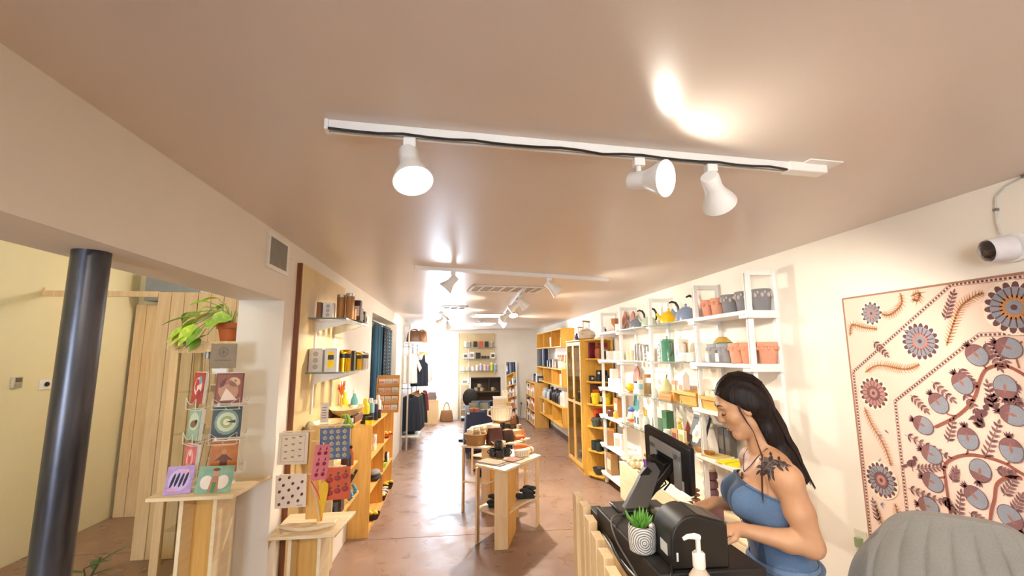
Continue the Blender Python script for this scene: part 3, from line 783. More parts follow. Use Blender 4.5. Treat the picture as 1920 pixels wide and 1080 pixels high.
card('lilac greeting card with dark feathers, leaning on the card table edge', (-1.385,2.575,ZT+.001), (-.42,0,.25), .115, .135, '#b79ad6', art_purple)
card('green greeting card with a winged robed figure, leaning at the front of the card table', (-1.215,2.565,ZT+.001), (-.35,0,.04), .165, .13, '#86ab93', art_wings)
t = thing('shop_sign', 'small taupe sign card with a round emblem above the card spinner', 'sign', (-1.30,2.745,ZT+.618), rz=.05)
obj('card', MB().box((-.066,-.003,0),(.066,.003,.135)), mat('#8f7d68', .6), t)
obj('holder', MB().box((-.07,-.006,-.003),(.07,.006,.004)), M_GLASS, t)
p = Print((0,-.003,0), (1,0,0), (0,0,1), (0,-1,0)); m_ = mat('#6f6050', .6)
for k in range(6):
    a0, a1 = PI/6+PI*k/3, PI/6+PI*(k+1)/3
    p.stroke([(.026*math.cos(a0),.088+.026*math.sin(a0)),(.026*math.cos(a1),.088+.026*math.sin(a1))], .004, m_)
    p.stroke([(.0,.088),(.018*math.cos(a0),.088+.018*math.sin(a0))], .0035, m_)
for k in range(9): p.rect((-.04+.009*k,.038), (-.034+.009*k,.045), m_)
p.make('emblem', t)
obj('clip', MB().lathe([(.014,-.02),(.016,0),(.014,.02)], 12, c=(-.085,.01,.07)), M_GREYM, t)

# ------------------------------------------------------------------ second small table with the dish cloth stand
ZT2 = .82
card_table('cloth_table', 'small light plywood table holding the dish cloth stand', (-.84, 2.98), .36, .38, ZT2, 0)
t = thing('cloth_stand', 'wooden stand with arms that dish cloths hang from', 'stand', (-.85, 3.0, ZT2))
obj('post', MB().box((-.035,-.012,.02),(.035,.012,.56)), M_OAK, t, bevel=.003)
arc = [(-.155+.31*i/10, -.06+.05*math.sin(PI*i/10)*-1) for i in range(11)]
obj('base', MB().prism([(a, b-.028-.014*math.sin(PI*i/10)) for i, (a, b) in enumerate(arc)] + [(a, b+.035) for a, b in arc[::-1]], 0, .022), M_BIRCH, t, bevel=.006)
arms = MB()
for x0, x1, z in ((-.19,0,.53),(-.19,0,.28),(0,.2,.56),(0,.19,.32),(-.02,.1,.47)): arms.cyl((x0,-.02,z),(x1,-.02,z),.004, n=6)
obj('arms', arms, M_MAPLE, t, kind='stuff')
def dishcloth(label, loc, w, h, col, art, rz=0, tilt=0, roll=0):
    t = thing('dish_cloth', label, 'dish cloth', loc, rot=(tilt, roll, rz))
    obj('cloth', MB().box((-w/2,-.002,-h),(w/2,.002,0)), fabric(col), t, bevel=.001)
    obj('hook', MB().tube([(0,.0,-.004),(0,.0,.006),(0,.012,.010)], .002, 5), M_WMET, t)
    p = Print((0,-.002,-h), (1,0,0), (0,0,1), (0,-1,0)); art(p, w, h); p.make('print', t)
    return t
def art_grid(p, w, h):
    m1, m2 = C_('#a88d72'), C_('#8c6f4c')
    for a, b in (((-w*.4,h*.08),(w*.4,h*.09)),((-w*.4,h*.91),(w*.4,h*.92)),((-w*.4,h*.08),(-w*.39,h*.92)),((w*.39,h*.08),(w*.4,h*.92))): p.rect(a, b, m1)
    for i in range(3):
        for j in range(4):
            p.ell((-w*.24+w*.24*i, h*(.2+.2*j)+.006*i), w*.06, h*.018, m2); p.ell((-w*.24+w*.24*i, h*(.2+.2*j)+.006*i-.006), w*.05, h*.01, C_('#d6c9a6'))
def art_dots(p, w, h):
    m1 = C_('#6e2a22'); rr = random.Random(5)
    for j in range(5):
        for i in range(3 + (j % 2)*0):
            x = -w*.36+w*.3*i+(j % 2)*w*.12; z = h*(.12+.19*j)+w*.04*i
            if abs(x) < w*.46 and z < h*.95: p.ell((x,z), w*.055, h*.042, m1, .9)
    p.rect((w*.2,h*.05), (w*.38,h*.07), C_('#8b7d70'))
def art_apples(p, w, h):
    for i in range(4):
        for j in range(5):
            c = (-w*.33+w*.22*i, h*(.12+.19*j)); p.ell(c, w*.075, h*.06, C_('#b5a06a')); 
    p.up()
    for i in range(4):
        for j in range(5):
            c = (-w*.33+w*.22*i, h*(.12+.19*j)); p.ell((c[0]+.003,c[1]), w*.04, h*.03, C_('#8f8a70')); p.leaf((c[0],c[1]+h*.05), 1.2, h*.04, w*.04, C_('#b5a06a'))
def art_pom(p, w, h):
    for i, x in enumerate((-w*.3, 0, w*.3)):
        for j, z in enumerate((h*.22, h*.62)):
            zz = z + h*.05*i
            p.ell((x,zz), w*.13, h*.085, C_('#8e1c1e')); p.up(); p.ell((x-.004,zz+.003), w*.07, h*.05, C_('#b02c2a')); p.leaf((x,zz+h*.09), 1.4, h*.12, w*.06, C_('#59532e')); p.leaf((x+.004,zz+h*.12), .9, h*.08, w*.06, C_('#59532e'))
def art_berry(p, w, h):
    for i in range(2):
        for j in range(3):
            x, z = -w*.2+w*.4*i, h*(.15+.3*j); p.ell((x,z), w*.12, h*.055, C_('#8e2340')); p.leaf((x,z+h*.07), 1.3, h*.12, w*.1, C_('#7a3a3c'))
def art_brown(p, w, h):
    p.rect((-w*.38,h*.08), (w*.38,h*.1), C_('#9c7348')); p.rect((-w*.38,h*.9), (w*.38,h*.92), C_('#9c7348')); p.rect((-w*.1,h*.82), (w*.3,h*.84), C_('#8a5e34'))
dishcloth('cream dish cloth with a bordered grid of tan motifs, upper left of its stand', (-.972,2.972,1.345), .17, .185, '#e4d3bd', art_grid)
dishcloth('cream dish cloth with dark red seed dots, lower left of the cloth stand', (-.968,2.958,1.105), .175, .185, '#ecdccb', art_dots, roll=-.03)
dishcloth('slate blue dish cloth with rows of tan apples, upper right of the cloth stand', (-.735,2.975,1.365), .175, .185, '#5d6b8d', art_apples, roll=-.03)
dishcloth('coral dish cloth with dark red pomegranates, lower right of the cloth stand', (-.708,2.972,1.135), .15, .185, '#d0603f', art_pom, roll=-.04)
dishcloth('pink dish cloth with berries, folded sideways in the middle of the cloth stand', (-.79,2.945,1.275), .10, .2, '#dd7f8a', art_berry, rz=.75, roll=.1)
dishcloth('tan brown dish cloth with a line border, hanging behind the slate blue one', (-.85,3.025,1.335), .13, .19, '#bd9468', art_brown)
t = thing('leaf_scraper', 'yellow leaf shaped silicone spatula standing on the cloth stand base', 'spatula', (-.795, 2.945, ZT2+.022), rz=.15)
prof = [(-.012,0),(.012,0),(.022,.08),(.028,.16),(.024,.21),(.0,.225),(-.022,.21),(-.026,.16),(-.02,.08)]
mb = MB().prism(prof, -.006, .006).xf(Matrix.Rotation(PI/2, 4, 'X')).xf(Matrix.Rotation(.10, 4, 'Y'))
obj('blade', mb, mat('#e8b51c', .35), t, bevel=.003)
t = thing('leaf_scraper', 'pink and yellow striped leaf shaped pot holder curving beside the yellow spatula', 'pot holder', (-.825, 2.935, ZT2+.022), rz=.35)
pts = [(.035-.06*(i/10)**1.5, 0, .23*i/10) for i in range(11)]
mb = MB().tube(pts, [.016,.022,.026,.028,.028,.026,.023,.02,.016,.011,.004], 8, flat=.3)
obj('leaf', mb, mat('#e9c9a0', .5), t)
obj('rim', MB().tube([(p_[0]+.022*math.sin(PI*(.15+.8*i/10)), -.004, p_[2]) for i, p_ in enumerate(pts)], .004, 6), mat('#c94f5a', .5), t, label='pink edge')

# ------------------------------------------------------------------ left wall display: board, glass shelves, cans
t = thing('wall_board', 'large pale yellow plywood board with a dark edge fixed on the left wall', 'board', (XL, 3.15, 0))
obj('panel', MB().box((0,0,.02),(.03,1.18,2.42)), mat('#d9c08a', .45, var=.05, scale=8), t)
obj('edge', MB().box((-.0,-.012,.02),(.032,0,2.42)), M_BROWN, t, label='dark wood edge')
for z in (2.07, 1.69):
    t = thing('glass_shelf', 'upper glass shelf on the yellow board, with bamboo flasks' if z > 2 else 'lower glass shelf on the yellow board, with gold and black cans', 'shelf', (XL+.03, 3.33, z))
    obj('plate', MB().box((.0,0,-.012),(.255,.86,-.002)), M_GLASS, t)
    obj('edge', MB().box((.255,0,-.012),(.258,.86,-.002)).box((0,-.003,-.012),(.258,0,-.002)), M_GLEDGE, t)
    for y in (.16, .68):
        obj('bracket', MB().prism([(0,-.012),(.23,-.012),(.23,-.03),(.02,-.09),(0,-.09)], -.006, .006).xf(Matrix.Translation((0,y,0)) @ Matrix.Rotation(PI/2, 4, 'X')), M_WMET, t)
    [obj('track', MB().box((0,yy,-.365 if z > 2 else -.3),(.012,yy+.02,-.0)), M_WMET, t) for yy in (.15,.67)]
S1, S2 = 2.069, 1.689
carton('white box with three grey dots on the upper left glass shelf', (-.93,3.43,S1), .07, .07, .115, '#e7e2dc', dots='#b7aea6')
carton('slim brown box behind the white dotted box on the upper left glass shelf', (-.99,3.42,S1), .03, .07, .115, '#8a5a34')
for i, (x, y, h, lab) in enumerate(((-.865,3.50,.185,'shorter bamboo flask with a steel rim on the upper left glass shelf'),(-.80,3.50,.195,'taller bamboo flask with a steel rim on the upper left glass shelf'))):
    lathe_thing('bamboo_flask', lab, 'flask', (x,y,S1), [('body', [(.03,0),(.031,h*.88)], wood('#8f5c22','#a8722f')), ('rim', [(.032,h*.88),(.032,h),(.026,h)], M_STEEL)])
carton('dark brown box printed with a white bottle, beside the bamboo flasks', (-.77,3.62,S1), .055, .06, .155, '#3a2620', patch='#d8cfc4')
tin('small bamboo tumbler in front of the dark printed box', (-.79,3.555,S1), .026, .085, '#9b6a30', '#7c5324')
carton('dark grey box, third from the right on the upper left glass shelf', (-.78,3.74,S1), .05, .055, .105, '#4a3f3a', patch_c='#d9d2c8')
carton('dark box with a white panel, second from the right on the upper left glass shelf', (-.775,3.84,S1), .05, .05, .09, '#3b302b', patch='#cdbfae')
carton('small white tumbler box at the right end of the upper left glass shelf', (-.77,3.94,S1), .045, .05, .06, '#d9cfc2', patch='#3f332d')
carton('white box with grey dots at the left of the lower left glass shelf', (-.985,3.40,S2), .09, .085, .165, '#dcd7d0', dots='#b2aaa0')
t = carton('white box with a cut-out window showing a gold and black can', (-.885,3.41,S2), .085, .085, .165, '#e6e1da')
p = Print((0,-.0425,0), (1,0,0), (0,0,1), (0,-1,0)); p.rect((-.02,.03),(.02,.14), mat('#c79a1e', .2, 1.0)); p.up(); p.rect((-.02,.085),(.02,.118), M_BLACK); p.make('window_print', t)
def goldcan(label, loc, r, h, body='#d8a822'):
    return lathe_thing('coffee_can', label, 'can', loc, [('body', [(r,0),(r,h*.62)], mat(body, .12, 1.0)), ('band', [(r*1.01,h*.62),(r*1.01,h*.82)], M_BLACK), ('lid', [(r,h*.82),(r,h*.97),(r*.95,h)], mat(body, .12, 1.0))])
goldcan('shiny gold can with a black band, middle of the lower left glass shelf', (-.815,3.48,S2), .043, .155)
carton('black carton with a gold emblem between the gold and the chrome cans', (-.80,3.62,S2), .055, .06, .15, '#3a3833', patch_c='#b99b4f')
goldcan('shiny gold can with a black band, right of the black carton', (-.79,3.78,S2), .038, .14)
goldcan('polished chrome can with a black band, right end of the lower glass shelf', (-.775,3.94,S2), .043, .145, '#dcd8d0')

# things lying and standing under the board
t = thing('side_shelf', 'low wooden display ledge under the yellow board, loaded with wooden bowls', 'shelf', (XL+.03, 3.45, 0))
obj('top', MB().box((0,0,1.22),(.19,.92,1.24)), M_OAKY, t)
obj('middle_shelf', MB().box((0,0,.60),(.19,.92,.62)), M_OAKY, t)
obj('lower_shelf', MB().box((0,0,.86),(.17,.92,.875)), M_OAKY, t)
obj('side', MB().box((0,0,0),(.19,.02,1.22)), M_MAPLE, t)
t = bowl('long pale wooden boat shaped dough bowl, in front on the ledge', (-.93,3.56,1.241), .15, .085, '#e6cf9f', sx=.72, sy=1.2, woodm=wood('#dcc08a','#ead7ae','y'))
t = bowl('wide pale wooden bowl raised behind the boat shaped bowl', (-.92,4.10,1.300), .16, .07, '#e6cf9f', sx=.8, sy=1.7, woodm=wood('#d8b57e','#ecd7ac','y'))
t = thing('wood_riser', 'dark wooden riser block under the wide pale bowl', 'riser', (-.94,4.2,1.241))
obj('block', MB().box((-.1,-.16,0),(.1,.16,.055)), M_BROWN, t, bevel=.003)
obj('plinth', MB().box((-.08,-.13,.055),(.08,.13,.0585)), M_OAK, t)
t = thing('linen_napkin', 'crumpled olive linen cloth hanging at the left end of the ledge', 'napkin', (-1.0,3.37,1.241))
mb = MB(); rr = random.Random(2)
n_ = 14; vs = []
for i in range(n_+1):
    for j in range(n_+1):
        u, v = i/n_, j/n_
        vs.append((.07*(u-.5)*2*(.6+.4*v), .09*(v-.5)*2, .02+.10*(1-abs(u-.5)*1.6)*math.sin(PI*v)**.6 + .012*math.sin(9*u+4*v)*math.cos(7*v)))
mb.add(vs, [(i*(n_+1)+j, i*(n_+1)+j+1, (i+1)*(n_+1)+j+1, (i+1)*(n_+1)+j) for i in range(n_) for j in range(n_)])
obj('cloth', mb, fabric('#9a8f6c'), t)
t = thing('price_sign', 'tall narrow sign in a clear holder standing on the ledge', 'sign', (-.90,3.34,1.241), rz=.2)
obj('holder', MB().box((-.028,-.002,.0),(.028,.002,.24)), M_GLASS, t)
obj('card', MB().box((-.024,-.005,.11),(.024,-.003,.235)).box((-.03,-.006,.02),(.03,-.004,.1)), mat('#ddd5cd', .6), t)
p = Print((0,-.006,0), (1,0,0), (0,0,1), (0,-1,0)); 
for k in range(5): p.rect((-.016,.205-.017*k), (.014-.004*(k%2),.211-.017*k), mat('#8d7f92', .6))
p.rect((-.02,.045),(.02,.05), mat('#9a9090', .6)); p.make('print', t)
t = thing('artichoke', 'green artichoke shaped ornament in front of the boat bowl', 'ornament', (-.865,3.80,1.241))
mb = MB()
for k in range(6):
    for i in range(10-k):
        a = 2*PI*i/(10-k)+k*.4; r_ = .05*(1-k/7.5)
        mb.ell((math.cos(a)*r_, math.sin(a)*r_, .015+.014*k), (.018,.018,.02), 6, 5)
obj('leaves', mb, mat('#77902f', .6, var=.2), t, kind='stuff'); obj('core', MB().ell((0,0,.04),(.045,.045,.04)), mat('#5d7326', .7), t)
for i, y in enumerate((4.02, 4.07, 4.12, 4.17, 4.22)):
    b_ = bottle(('first','second','third','fourth','fifth')[i] + ' small dark vial with a white label, counted from the artichoke', (-.868,y,1.241), .018, .1, '#241512', '#15100f', band='#e9e3da')
    b_['group'] = 'dark vials on the ledge'
carton('reddish brown spice box behind the artichoke', (-.99,3.80,1.241), .05, .05, .055, '#6e3324', patch='#a8683c')
bottle('yellow pump bottle at the back of the ledge', (-1.0,4.33,1.241), .035, .24, '#e7cf1c', '#f0d83a')
bottle('teal and white bottle beside the yellow pump bottle', (-.915,4.33,1.241), .032, .26, '#5fa3a6', '#e9e4dc', band='#f1eee6')
t = thing('flower_brush', 'orange tufted brush standing behind the bottles', 'brush', (-1.01,4.25,1.241))
obj('handle', MB().cyl((0,0,0),(0,0,.24),.008), M_OAK, t)
mb = MB()
for k in range(14):
    a = k*2.4; mb.tube([(0,0,.22),(.03*math.cos(a),.03*math.sin(a),.28+.03*(k%3))], [.008,.003], 5)
obj('tuft', mb, mat('#d4753a', .7), t, kind='stuff')
# middle shelf goods, mostly hidden behind the cloth stand
for i, (y, c, lab) in enumerate(((3.52,'#c42f33','red tin'),(3.60,'#e6c52a','yellow tin'),(3.68,'#3fa8a0','teal tin'),(3.76,'#e98aa0','pink tin'),(3.84,'#f0ede4','white tin'))):
    tin('small ' + lab + ' on the shelf behind the cloth stand', (-.91,y,.876), .035, .075, c, '#e9e4d8')
for i, (y, c) in enumerate(((4.0,'#4a2a20'),(4.1,'#2f3040'),(4.2,'#b5622d'))):
    bottle(('dark brown','navy','amber')[i] + ' bottle on the shelf behind the coral cloth', (-.90,y,.876), .03, .16, c, '#1c1614')
for i, (y, c) in enumerate(((3.62,'#23262c'),(3.82,'#5c4a40'))):
    carton(('black','brown')[i] + ' framed gift tin low behind the cloth stand', (-.94,y,.621), .16, .1, .11, c, patch='#8f8f8c')
for i, (y, a) in enumerate(((4.05,.35),(4.2,.5))):
    t = thing('scrub_brush', ('nearer','farther')[i] + ' long brush with a blue tip leaning on the yellow bookcase side', 'brush', (-.90,y,.637), rot=(0,.0,0))
    obj('handle', MB().cyl((-.03,0,.03),(.06,0,.2),.012), mat('#4a4038', .5), t); obj('tip', MB().cyl((.06,0,.03),(.03,0,.0),.016).cyl((.03,0,.08),(.06,0,.03),.014), mat('#5f9fc0', .5), t)
# ------------------------------------------------------------------ left bookcase of yellow wood
BX0, BX1, BY0, BY1, BH = -1.065, -.86, 4.97, 6.62, 1.09
t = thing('bookcase', 'low honey coloured wooden bookcase along the left wall, open to the aisle', 'bookcase', (BX0, BY0, 0))
dx, dy = BX1-BX0, BY1-BY0
obj('side', MB().box((0,0,0),(dx,.02,BH-.02)), M_OAK, t, bevel=.002)
obj('side', MB().box((0,dy-.02,0),(dx,dy,BH-.02)), M_OAK, t, bevel=.002)
obj('divider', MB().box((0,.86,.08),(dx-.004,.88,BH-.02)), M_OAK, t)
obj('top', MB().box((0,0,BH-.02),(dx,dy,BH)), M_OAKY, t, bevel=.002)
obj('back', MB().box((0,.02,.08),(.008,dy-.02,BH-.02)), M_OAK, t)
obj('bottom', MB().box((0,.02,.06),(dx,dy-.02,.08)), M_OAKY, t)
obj('plinth', MB().box((.01,.02,0),(dx-.02,dy-.02,.06)), M_OAKY, t)
for y0, y1 in ((.02,.86),(.88,dy-.02)):
    for z in (.41,.74): obj('shelf', MB().box((.008,y0,z),(dx-.002,y1,z+.016)), M_OAKY, t)
def z_(k): return (.08, .426, .756, BH)[k]
mug('white mug, lower of the two stacked in the bookcase', (-.925,5.43,z_(2)), .04, .085, '#f1ede2', rz=-1.2)
mug('white mug stacked on another in the bookcase', (-.925,5.43,z_(2)+.086), .04, .085, '#f1ede2', rz=-1.0)
t = bowl('shallow red and orange tray of yellow snacks in the bookcase', (-.90,6.2,z_(2)), .09, .05, '#c4391f')
obj('stripe', MB().lathe([(.078,.026),(.090,.045)], 24, cap0=False, cap1=False).xf(Matrix.Scale(1.02,4)), mat('#e2803a', .5), t)
mb = MB()
rr = random.Random(8)
for k in range(9): mb.ell((rr.uniform(-.05,.05), rr.uniform(-.05,.05), .05+rr.uniform(0,.03)), (.024,.02,.018), 7, 5)
o = obj('snacks', mb, mat('#e8c65a', .6), t, kind='stuff')
t = thing('round_tin', 'round white lidded tin standing on its edge in the bookcase', 'tin', (-.875,6.25,z_(1)+.085))
obj('body', MB().cyl((-.03,0,0),(0,0,0),.062,n=22), mat('#2d2a26', .4), t); obj('lid', MB().cyl((0,0,0),(.012,0,0),.06,n=22), M_WHITE, t)
p = Print((.012,0,0),(0,1,0),(0,0,1),(1,0,0)); p.ell((0,0),.02,.02,mat('#a8a49c',.5)); p.make('print',t)
jar('lime green jar left of the round white tin', (-.90,6.05,z_(1)), .04, .08, '#9bd02a', '#2d3324')
for i, y in enumerate((5.95,6.06,6.17)):
    tin(('nearest','middle','farthest')[i] + ' of three small dark tins low in the bookcase', (-.885,y+.05,z_(0)), .035, .07, '#3b3530', '#d9d4c8', band='#e2ded2')
def snackbasket(label, loc, col, fill, r=.075):
    t = thing('basket', label, 'basket', loc)
    obj('body', MB().lathe([(r*.7,0),(r*.85,.03),(r,.06),(r*.94,.06),(r*.8,.03),(.001,.012)], 20, cap1=False), mat(col, .7, bump=.4, scale=80), t)
    mb = MB(); rr = random.Random(len(label))
    for k in range(8): mb.ell((rr.uniform(-r*.55,r*.55), rr.uniform(-r*.55,r*.55), .05+rr.uniform(0,.03)), (.03,.024,.02), 7, 5)
    obj('contents', mb, mat(fill, .55), t, kind='stuff')
snackbasket('dark basket of yellow soaps on the lower shelf of the bookcase, far bay', (-.885,6.4,z_(0)), '#2f2a20', '#e7bd3a')
snackbasket('dark basket of cream soaps on the lower shelf of the bookcase, by the divider', (-.885,5.92,z_(0)), '#3a1e18', '#ead9a4', .06)
snackbasket('dark red bowl of yellow pieces on the bottom of the bookcase, nearest the end panel', (-.88,5.28,z_(0)), '#3a1a1c', '#e3c02a', .085)
t = thing('folded_bag', 'crumpled grey and black folded bags on the middle shelf of the bookcase', 'bag', (-.90,5.5,z_(1)))
obj('lower_fold', MB().ell((0,0,.03),(.07,.12,.03),16,8), fabric('#2b272b'), t); obj('upper_fold', MB().ell((.0,-.01,.08),(.055,.1,.03),16,8), fabric('#8f9296'), t)
# on top of the bookcase
def thermos(label, loc, col, base, cap, r=.045, h=.26):
    return lathe_thing('thermos', label, 'bottle', loc, [('body', [(r,h*.38),(r,h*.72),(r*.75,h*.8)], mat(col, .3)), ('base', [(r*.96,0),(r*1.02,.006),(r*1.02,h*.38)], mat(base, .3)), ('cap', [(r*.55,h*.8),(r*.55,h*.95),(r*.4,h)], mat(cap, .4))])
thermos('yellow thermos with a black middle on the near end of the bookcase', (-.965,5.12,BH), '#e8d21e', '#2a2118', '#f0de50')
lathe_thing('jar', 'short bright yellow tub in front of the yellow thermos', 'jar', (-.90,5.02,BH), [('body',[(.04,0),(.042,.05)],mat('#f0d713',.35)),('lid',[(.043,.05),(.043,.085)],mat('#2a2118',.4))])
thermos('pale blue bottle with a white cap on the bookcase', (-.93,5.26,BH), '#8fc1cf', '#3a4a60', '#f1efe9', .036, .25)
thermos('dark purple bottle on the bookcase beside the pale blue one', (-.905,5.37,BH), '#3a2d42', '#2a2430', '#d8d2cc', .034, .22)
thermos('white bottle on the bookcase in front of the cardboard soap rack', (-.90,5.52,BH), '#e9e4de', '#3a3340', '#f3f0ea', .038, .26)
thermos('second dark bottle behind the pale blue bottle', (-.99,5.40,BH), '#2c2a35', '#1d1b22', '#bfae9c', .036, .23)
t = thing('soap_rack', 'kraft cardboard display rack with four tiers of pale soaps on the bookcase', 'display rack', (-.87,6.08,BH), rz=.06)
obj('back', MB().box((-.14,.05,0),(.14,.06,.46)), M_KRAFT, t)
obj('side', MB().box((-.14,-.06,0),(-.132,.06,.43)), M_KRAFT, t); obj('side', MB().box((.132,-.06,0),(.14,.06,.43)), M_KRAFT, t)
for k in range(4): obj('tier', MB().box((-.132,-.07+.02*k,.0+.105*k),(.132,.05,.012+.105*k)).box((-.132,-.07+.02*k,.012+.105*k),(.132,-.066+.02*k,.035+.105*k)), M_KRAFT, t)
SC = ['#f6dccf','#f6efe6','#f0c9b4','#f8e8de','#e6ecea','#f4dfcd']
for k in range(4):
    for i in range(3):
        s = thing('soap_bar', '%s soap bar in tier %s of the cardboard soap rack' % (('left','middle','right')[i], ('one, the lowest','two','three','four, the highest')[k]), 'soap', (-.87-.086+.086*i, 6.08-.025+.02*k, BH+.013+.105*k), group='soaps in the cardboard rack')
        c = SC[(k*3+i*2) % 6]
        obj('bar', MB().box((-.041,-.018,0),(.041,.018,.086)), mat(c, .5), s, bevel=.004)
        p = Print((0,-.018,0),(1,0,0),(0,0,1),(0,-1,0)); p.rect((-.028,.028),(.028,.055),mat('#e3ab95' if (k+i) % 2 else '#cdd3da',.6)); p.make('wrapper_print',s)

# ------------------------------------------------------------------ curtain in the left window
def curtain(label, col, col2, x0, y0, y1, z0, z1, ph):
    t = thing('curtain', label, 'curtain', (x0, y0, 0))
    mb = MB(); n = 40; vs = []
    L = y1-y0
    for i in range(n+1):
        for z in (z0, z1): vs.append((.03*math.sin(i*1.15+ph)+.01*math.sin(i*.4), L*i/n, z))
    mb.add(vs, [(2*i,2*i+2,2*i+3,2*i+1) for i in range(n)])
    o = obj('panel', mb, fabric(col), t)
    sd = o.modifiers.new('thickness', 'SOLIDIFY'); sd.thickness = .003
    if col2:
        p = MB()
        for j in range(22):
            z = z0 + .03 + (z1-z0-.06)*j/22
            for i in range(1, n, 3):
                y = L*i/n; x = .03*math.sin(i*1.15+ph)+.01*math.sin(i*.4)+.006
                p.add([(x,y-.02,z),(x,y+.02,z+.012),(x,y+.02,z+.028),(x,y-.02,z+.016)], [(0,1,2,3)])
        obj('print', p, fabric(col2), t, kind='stuff')
    r = MB()
    for i in range(7): r.lathe([(.012,-.004),(.016,0),(.012,.004)], 10, c=(0,L*(i+.5)/7,z1+.012), axis=(0,1,0))
    obj('rings', r, M_GREYM, t, kind='stuff')
    return t
curtain('plain teal curtain at the left edge of the window', '#2a5b78', None, -1.19, 6.72, 7.35, .95, 2.25, 0)
curtain('dark teal curtain with a pale zigzag print in the window', '#22323f', '#6f8f9c', -1.17, 7.38, 8.25, .95, 2.24, 1)
t = thing('curtain_rod', 'thin dark rod that the teal curtains hang from', 'rod', (-1.18, 6.3, 2.275))
obj('bar', MB().cyl((0,0,0),(0,1.98,0),.008), M_BLKM, t); obj('finial', MB().ell((0,-.01,0),(.014,.02,.014)), M_BLKM, t)

# ------------------------------------------------------------------ clothes rack on the left wall
RX0, RX1, RY0, RY1 = -1.065, -.93, 9.2, 11.2
t = thing('clothes_rack', 'tall grey metal wall rack with two hanging rails and shelves', 'rack', (RX0, RY0, 0))
RM = mat('#b9b6b2', .35, .5)
for y in (0, RY1-RY0-.03):
    obj('upright', MB().box((RX1-RX0-.03,y,0),(RX1-RX0,y+.03,2.40)).box((0,y,2.37),(RX1-RX0-.03,y+.03,2.40)), RM, t, bevel=.002)
    obj('wall_post', MB().box((0,y,0),(.03,y+.03,2.37)), RM, t)
for z, d_ in ((2.05,.36),(.24,.34)): obj('shelf', MB().box((0,.03,z),(d_,RY1-RY0-.03,z+.02)), M_WHITE, t, label='white shelf board')
for z in (1.97, 1.16): obj('hanging_rail', MB().cyl((.2,.02,z),(.2,2.0,z),.012).box((0,.0,z-.01),(.21,.025,z+.01)), RM, t)
def hanger_garment(label, y, z, w, L, col, kind='top', xoff=0.0, rz=.25, print_c=None, group=None):
    """a garment on a hanger, hanging from the rail at z"""
    t = thing('hanging_garment', label, 'garment', (RX0+.2+xoff, y, z), rz=rz, group=group)
    hk = [(0,0,-.10),(0,0,-.03),(.012,0,.0),(.0,0,.016),(-.012,0,.006)]
    obj('hanger', MB().tube(hk, .003, 5).tube([(-w*.45,0,-.17),(0,0,-.10),(w*.45,0,-.17)], .006, 5), M_OAK, t)
    prof = {'top': [(-.45,-.17),(-.16,-.14),(-.1,-.22),(.1,-.22),(.16,-.14),(.45,-.17),(.55,-L*.55),(.62,-L),(-.62,-L),(-.55,-L*.55)],
            'tank': [(-.3,-.16),(-.24,-.15),(-.14,-.26),(.14,-.26),(.24,-.15),(.3,-.16),(.34,-.3),(.5,-.34),(.55,-L),(-.55,-L),(-.5,-.34),(-.34,-.3)],
            'shirt': [(-.42,-.17),(-.1,-.13),(.1,-.13),(.42,-.17),(.78,-.42),(.62,-.5),(.46,-.36),(.5,-L),(-.5,-L),(-.46,-.36),(-.62,-.5),(-.78,-.42)]}[kind]
    d_ = .03
    mb = MB().prism([(a*w, b) for a, b in prof], -d_, d_).xf(Matrix.Rotation(PI/2, 4, 'X'))
    o = obj('cloth', mb, fabric(col), t, bevel=.02)
    f = MB()
    for k in range(4):
        x = w*(-.36+.24*k); f.tube([(x,-d_+.002,-.34),(x*1.05,-d_-.006,-L*.7),(x*1.1,-d_,-L+.02)], [.004,.016,.02], 6, flat=.6)
    obj('folds', f, fabric(col), t, kind='stuff')
    if print_c:
        p = Print((0,-d_,-L), (1,0,0), (0,0,1), (0,-1,0)); p.poly([(0,L*.25),(w*.16,L*.45),(0,L*.68),(-w*.16,L*.45)], mat(print_c,.8)); p.make('print', t)
    return t
hanger_garment('dark navy camisole hanging at the front of the upper rail', 9.42, 1.97, .32, .78, '#232a3a', 'tank', .12)
for i, (y, c, lab) in enumerate(((9.29,'#e9e4e2','white blouse hanging against the left wall, beside the navy camisole'),(9.62,'#dcd8da','pale grey blouse behind the navy camisole'),(9.85,'#cbbfc4','mauve grey patterned blouse further along the upper rail'),(10.1,'#e2dcd8','off white shirt near the end of the upper rail'),(10.4,'#b9a9a4','taupe shirt last on the upper rail'))):
    hanger_garment(lab, y, 1.97, .30, .72, c, 'top' if i else 'shirt', -.06 if i == 0 else .15, rz=.2)
for i, (y, c, lab) in enumerate(((9.32,'#1f2733','dark navy coat nearest on the lower rail'),(9.48,'#2a3444','slate blue jacket second on the lower rail'),(9.64,'#202024','black dress third on the lower rail'),(9.82,'#3a3f4a','charcoal cardigan fourth on the lower rail'))):
    hanger_garment(lab, y, 1.16, .34, .82, c, 'top', -.03+.012*i, rz=.15)
hanger_garment('dark dress with a pale diamond print on the lower rail', 10.1, 1.16, .34, .78, '#2a2a2c', 'top', .05, .15, print_c='#9c9486')
hanger_garment('wine red top near the end of the lower rail', 10.75, 1.16, .3, .6, '#8a2440', 'top', .06, .1)
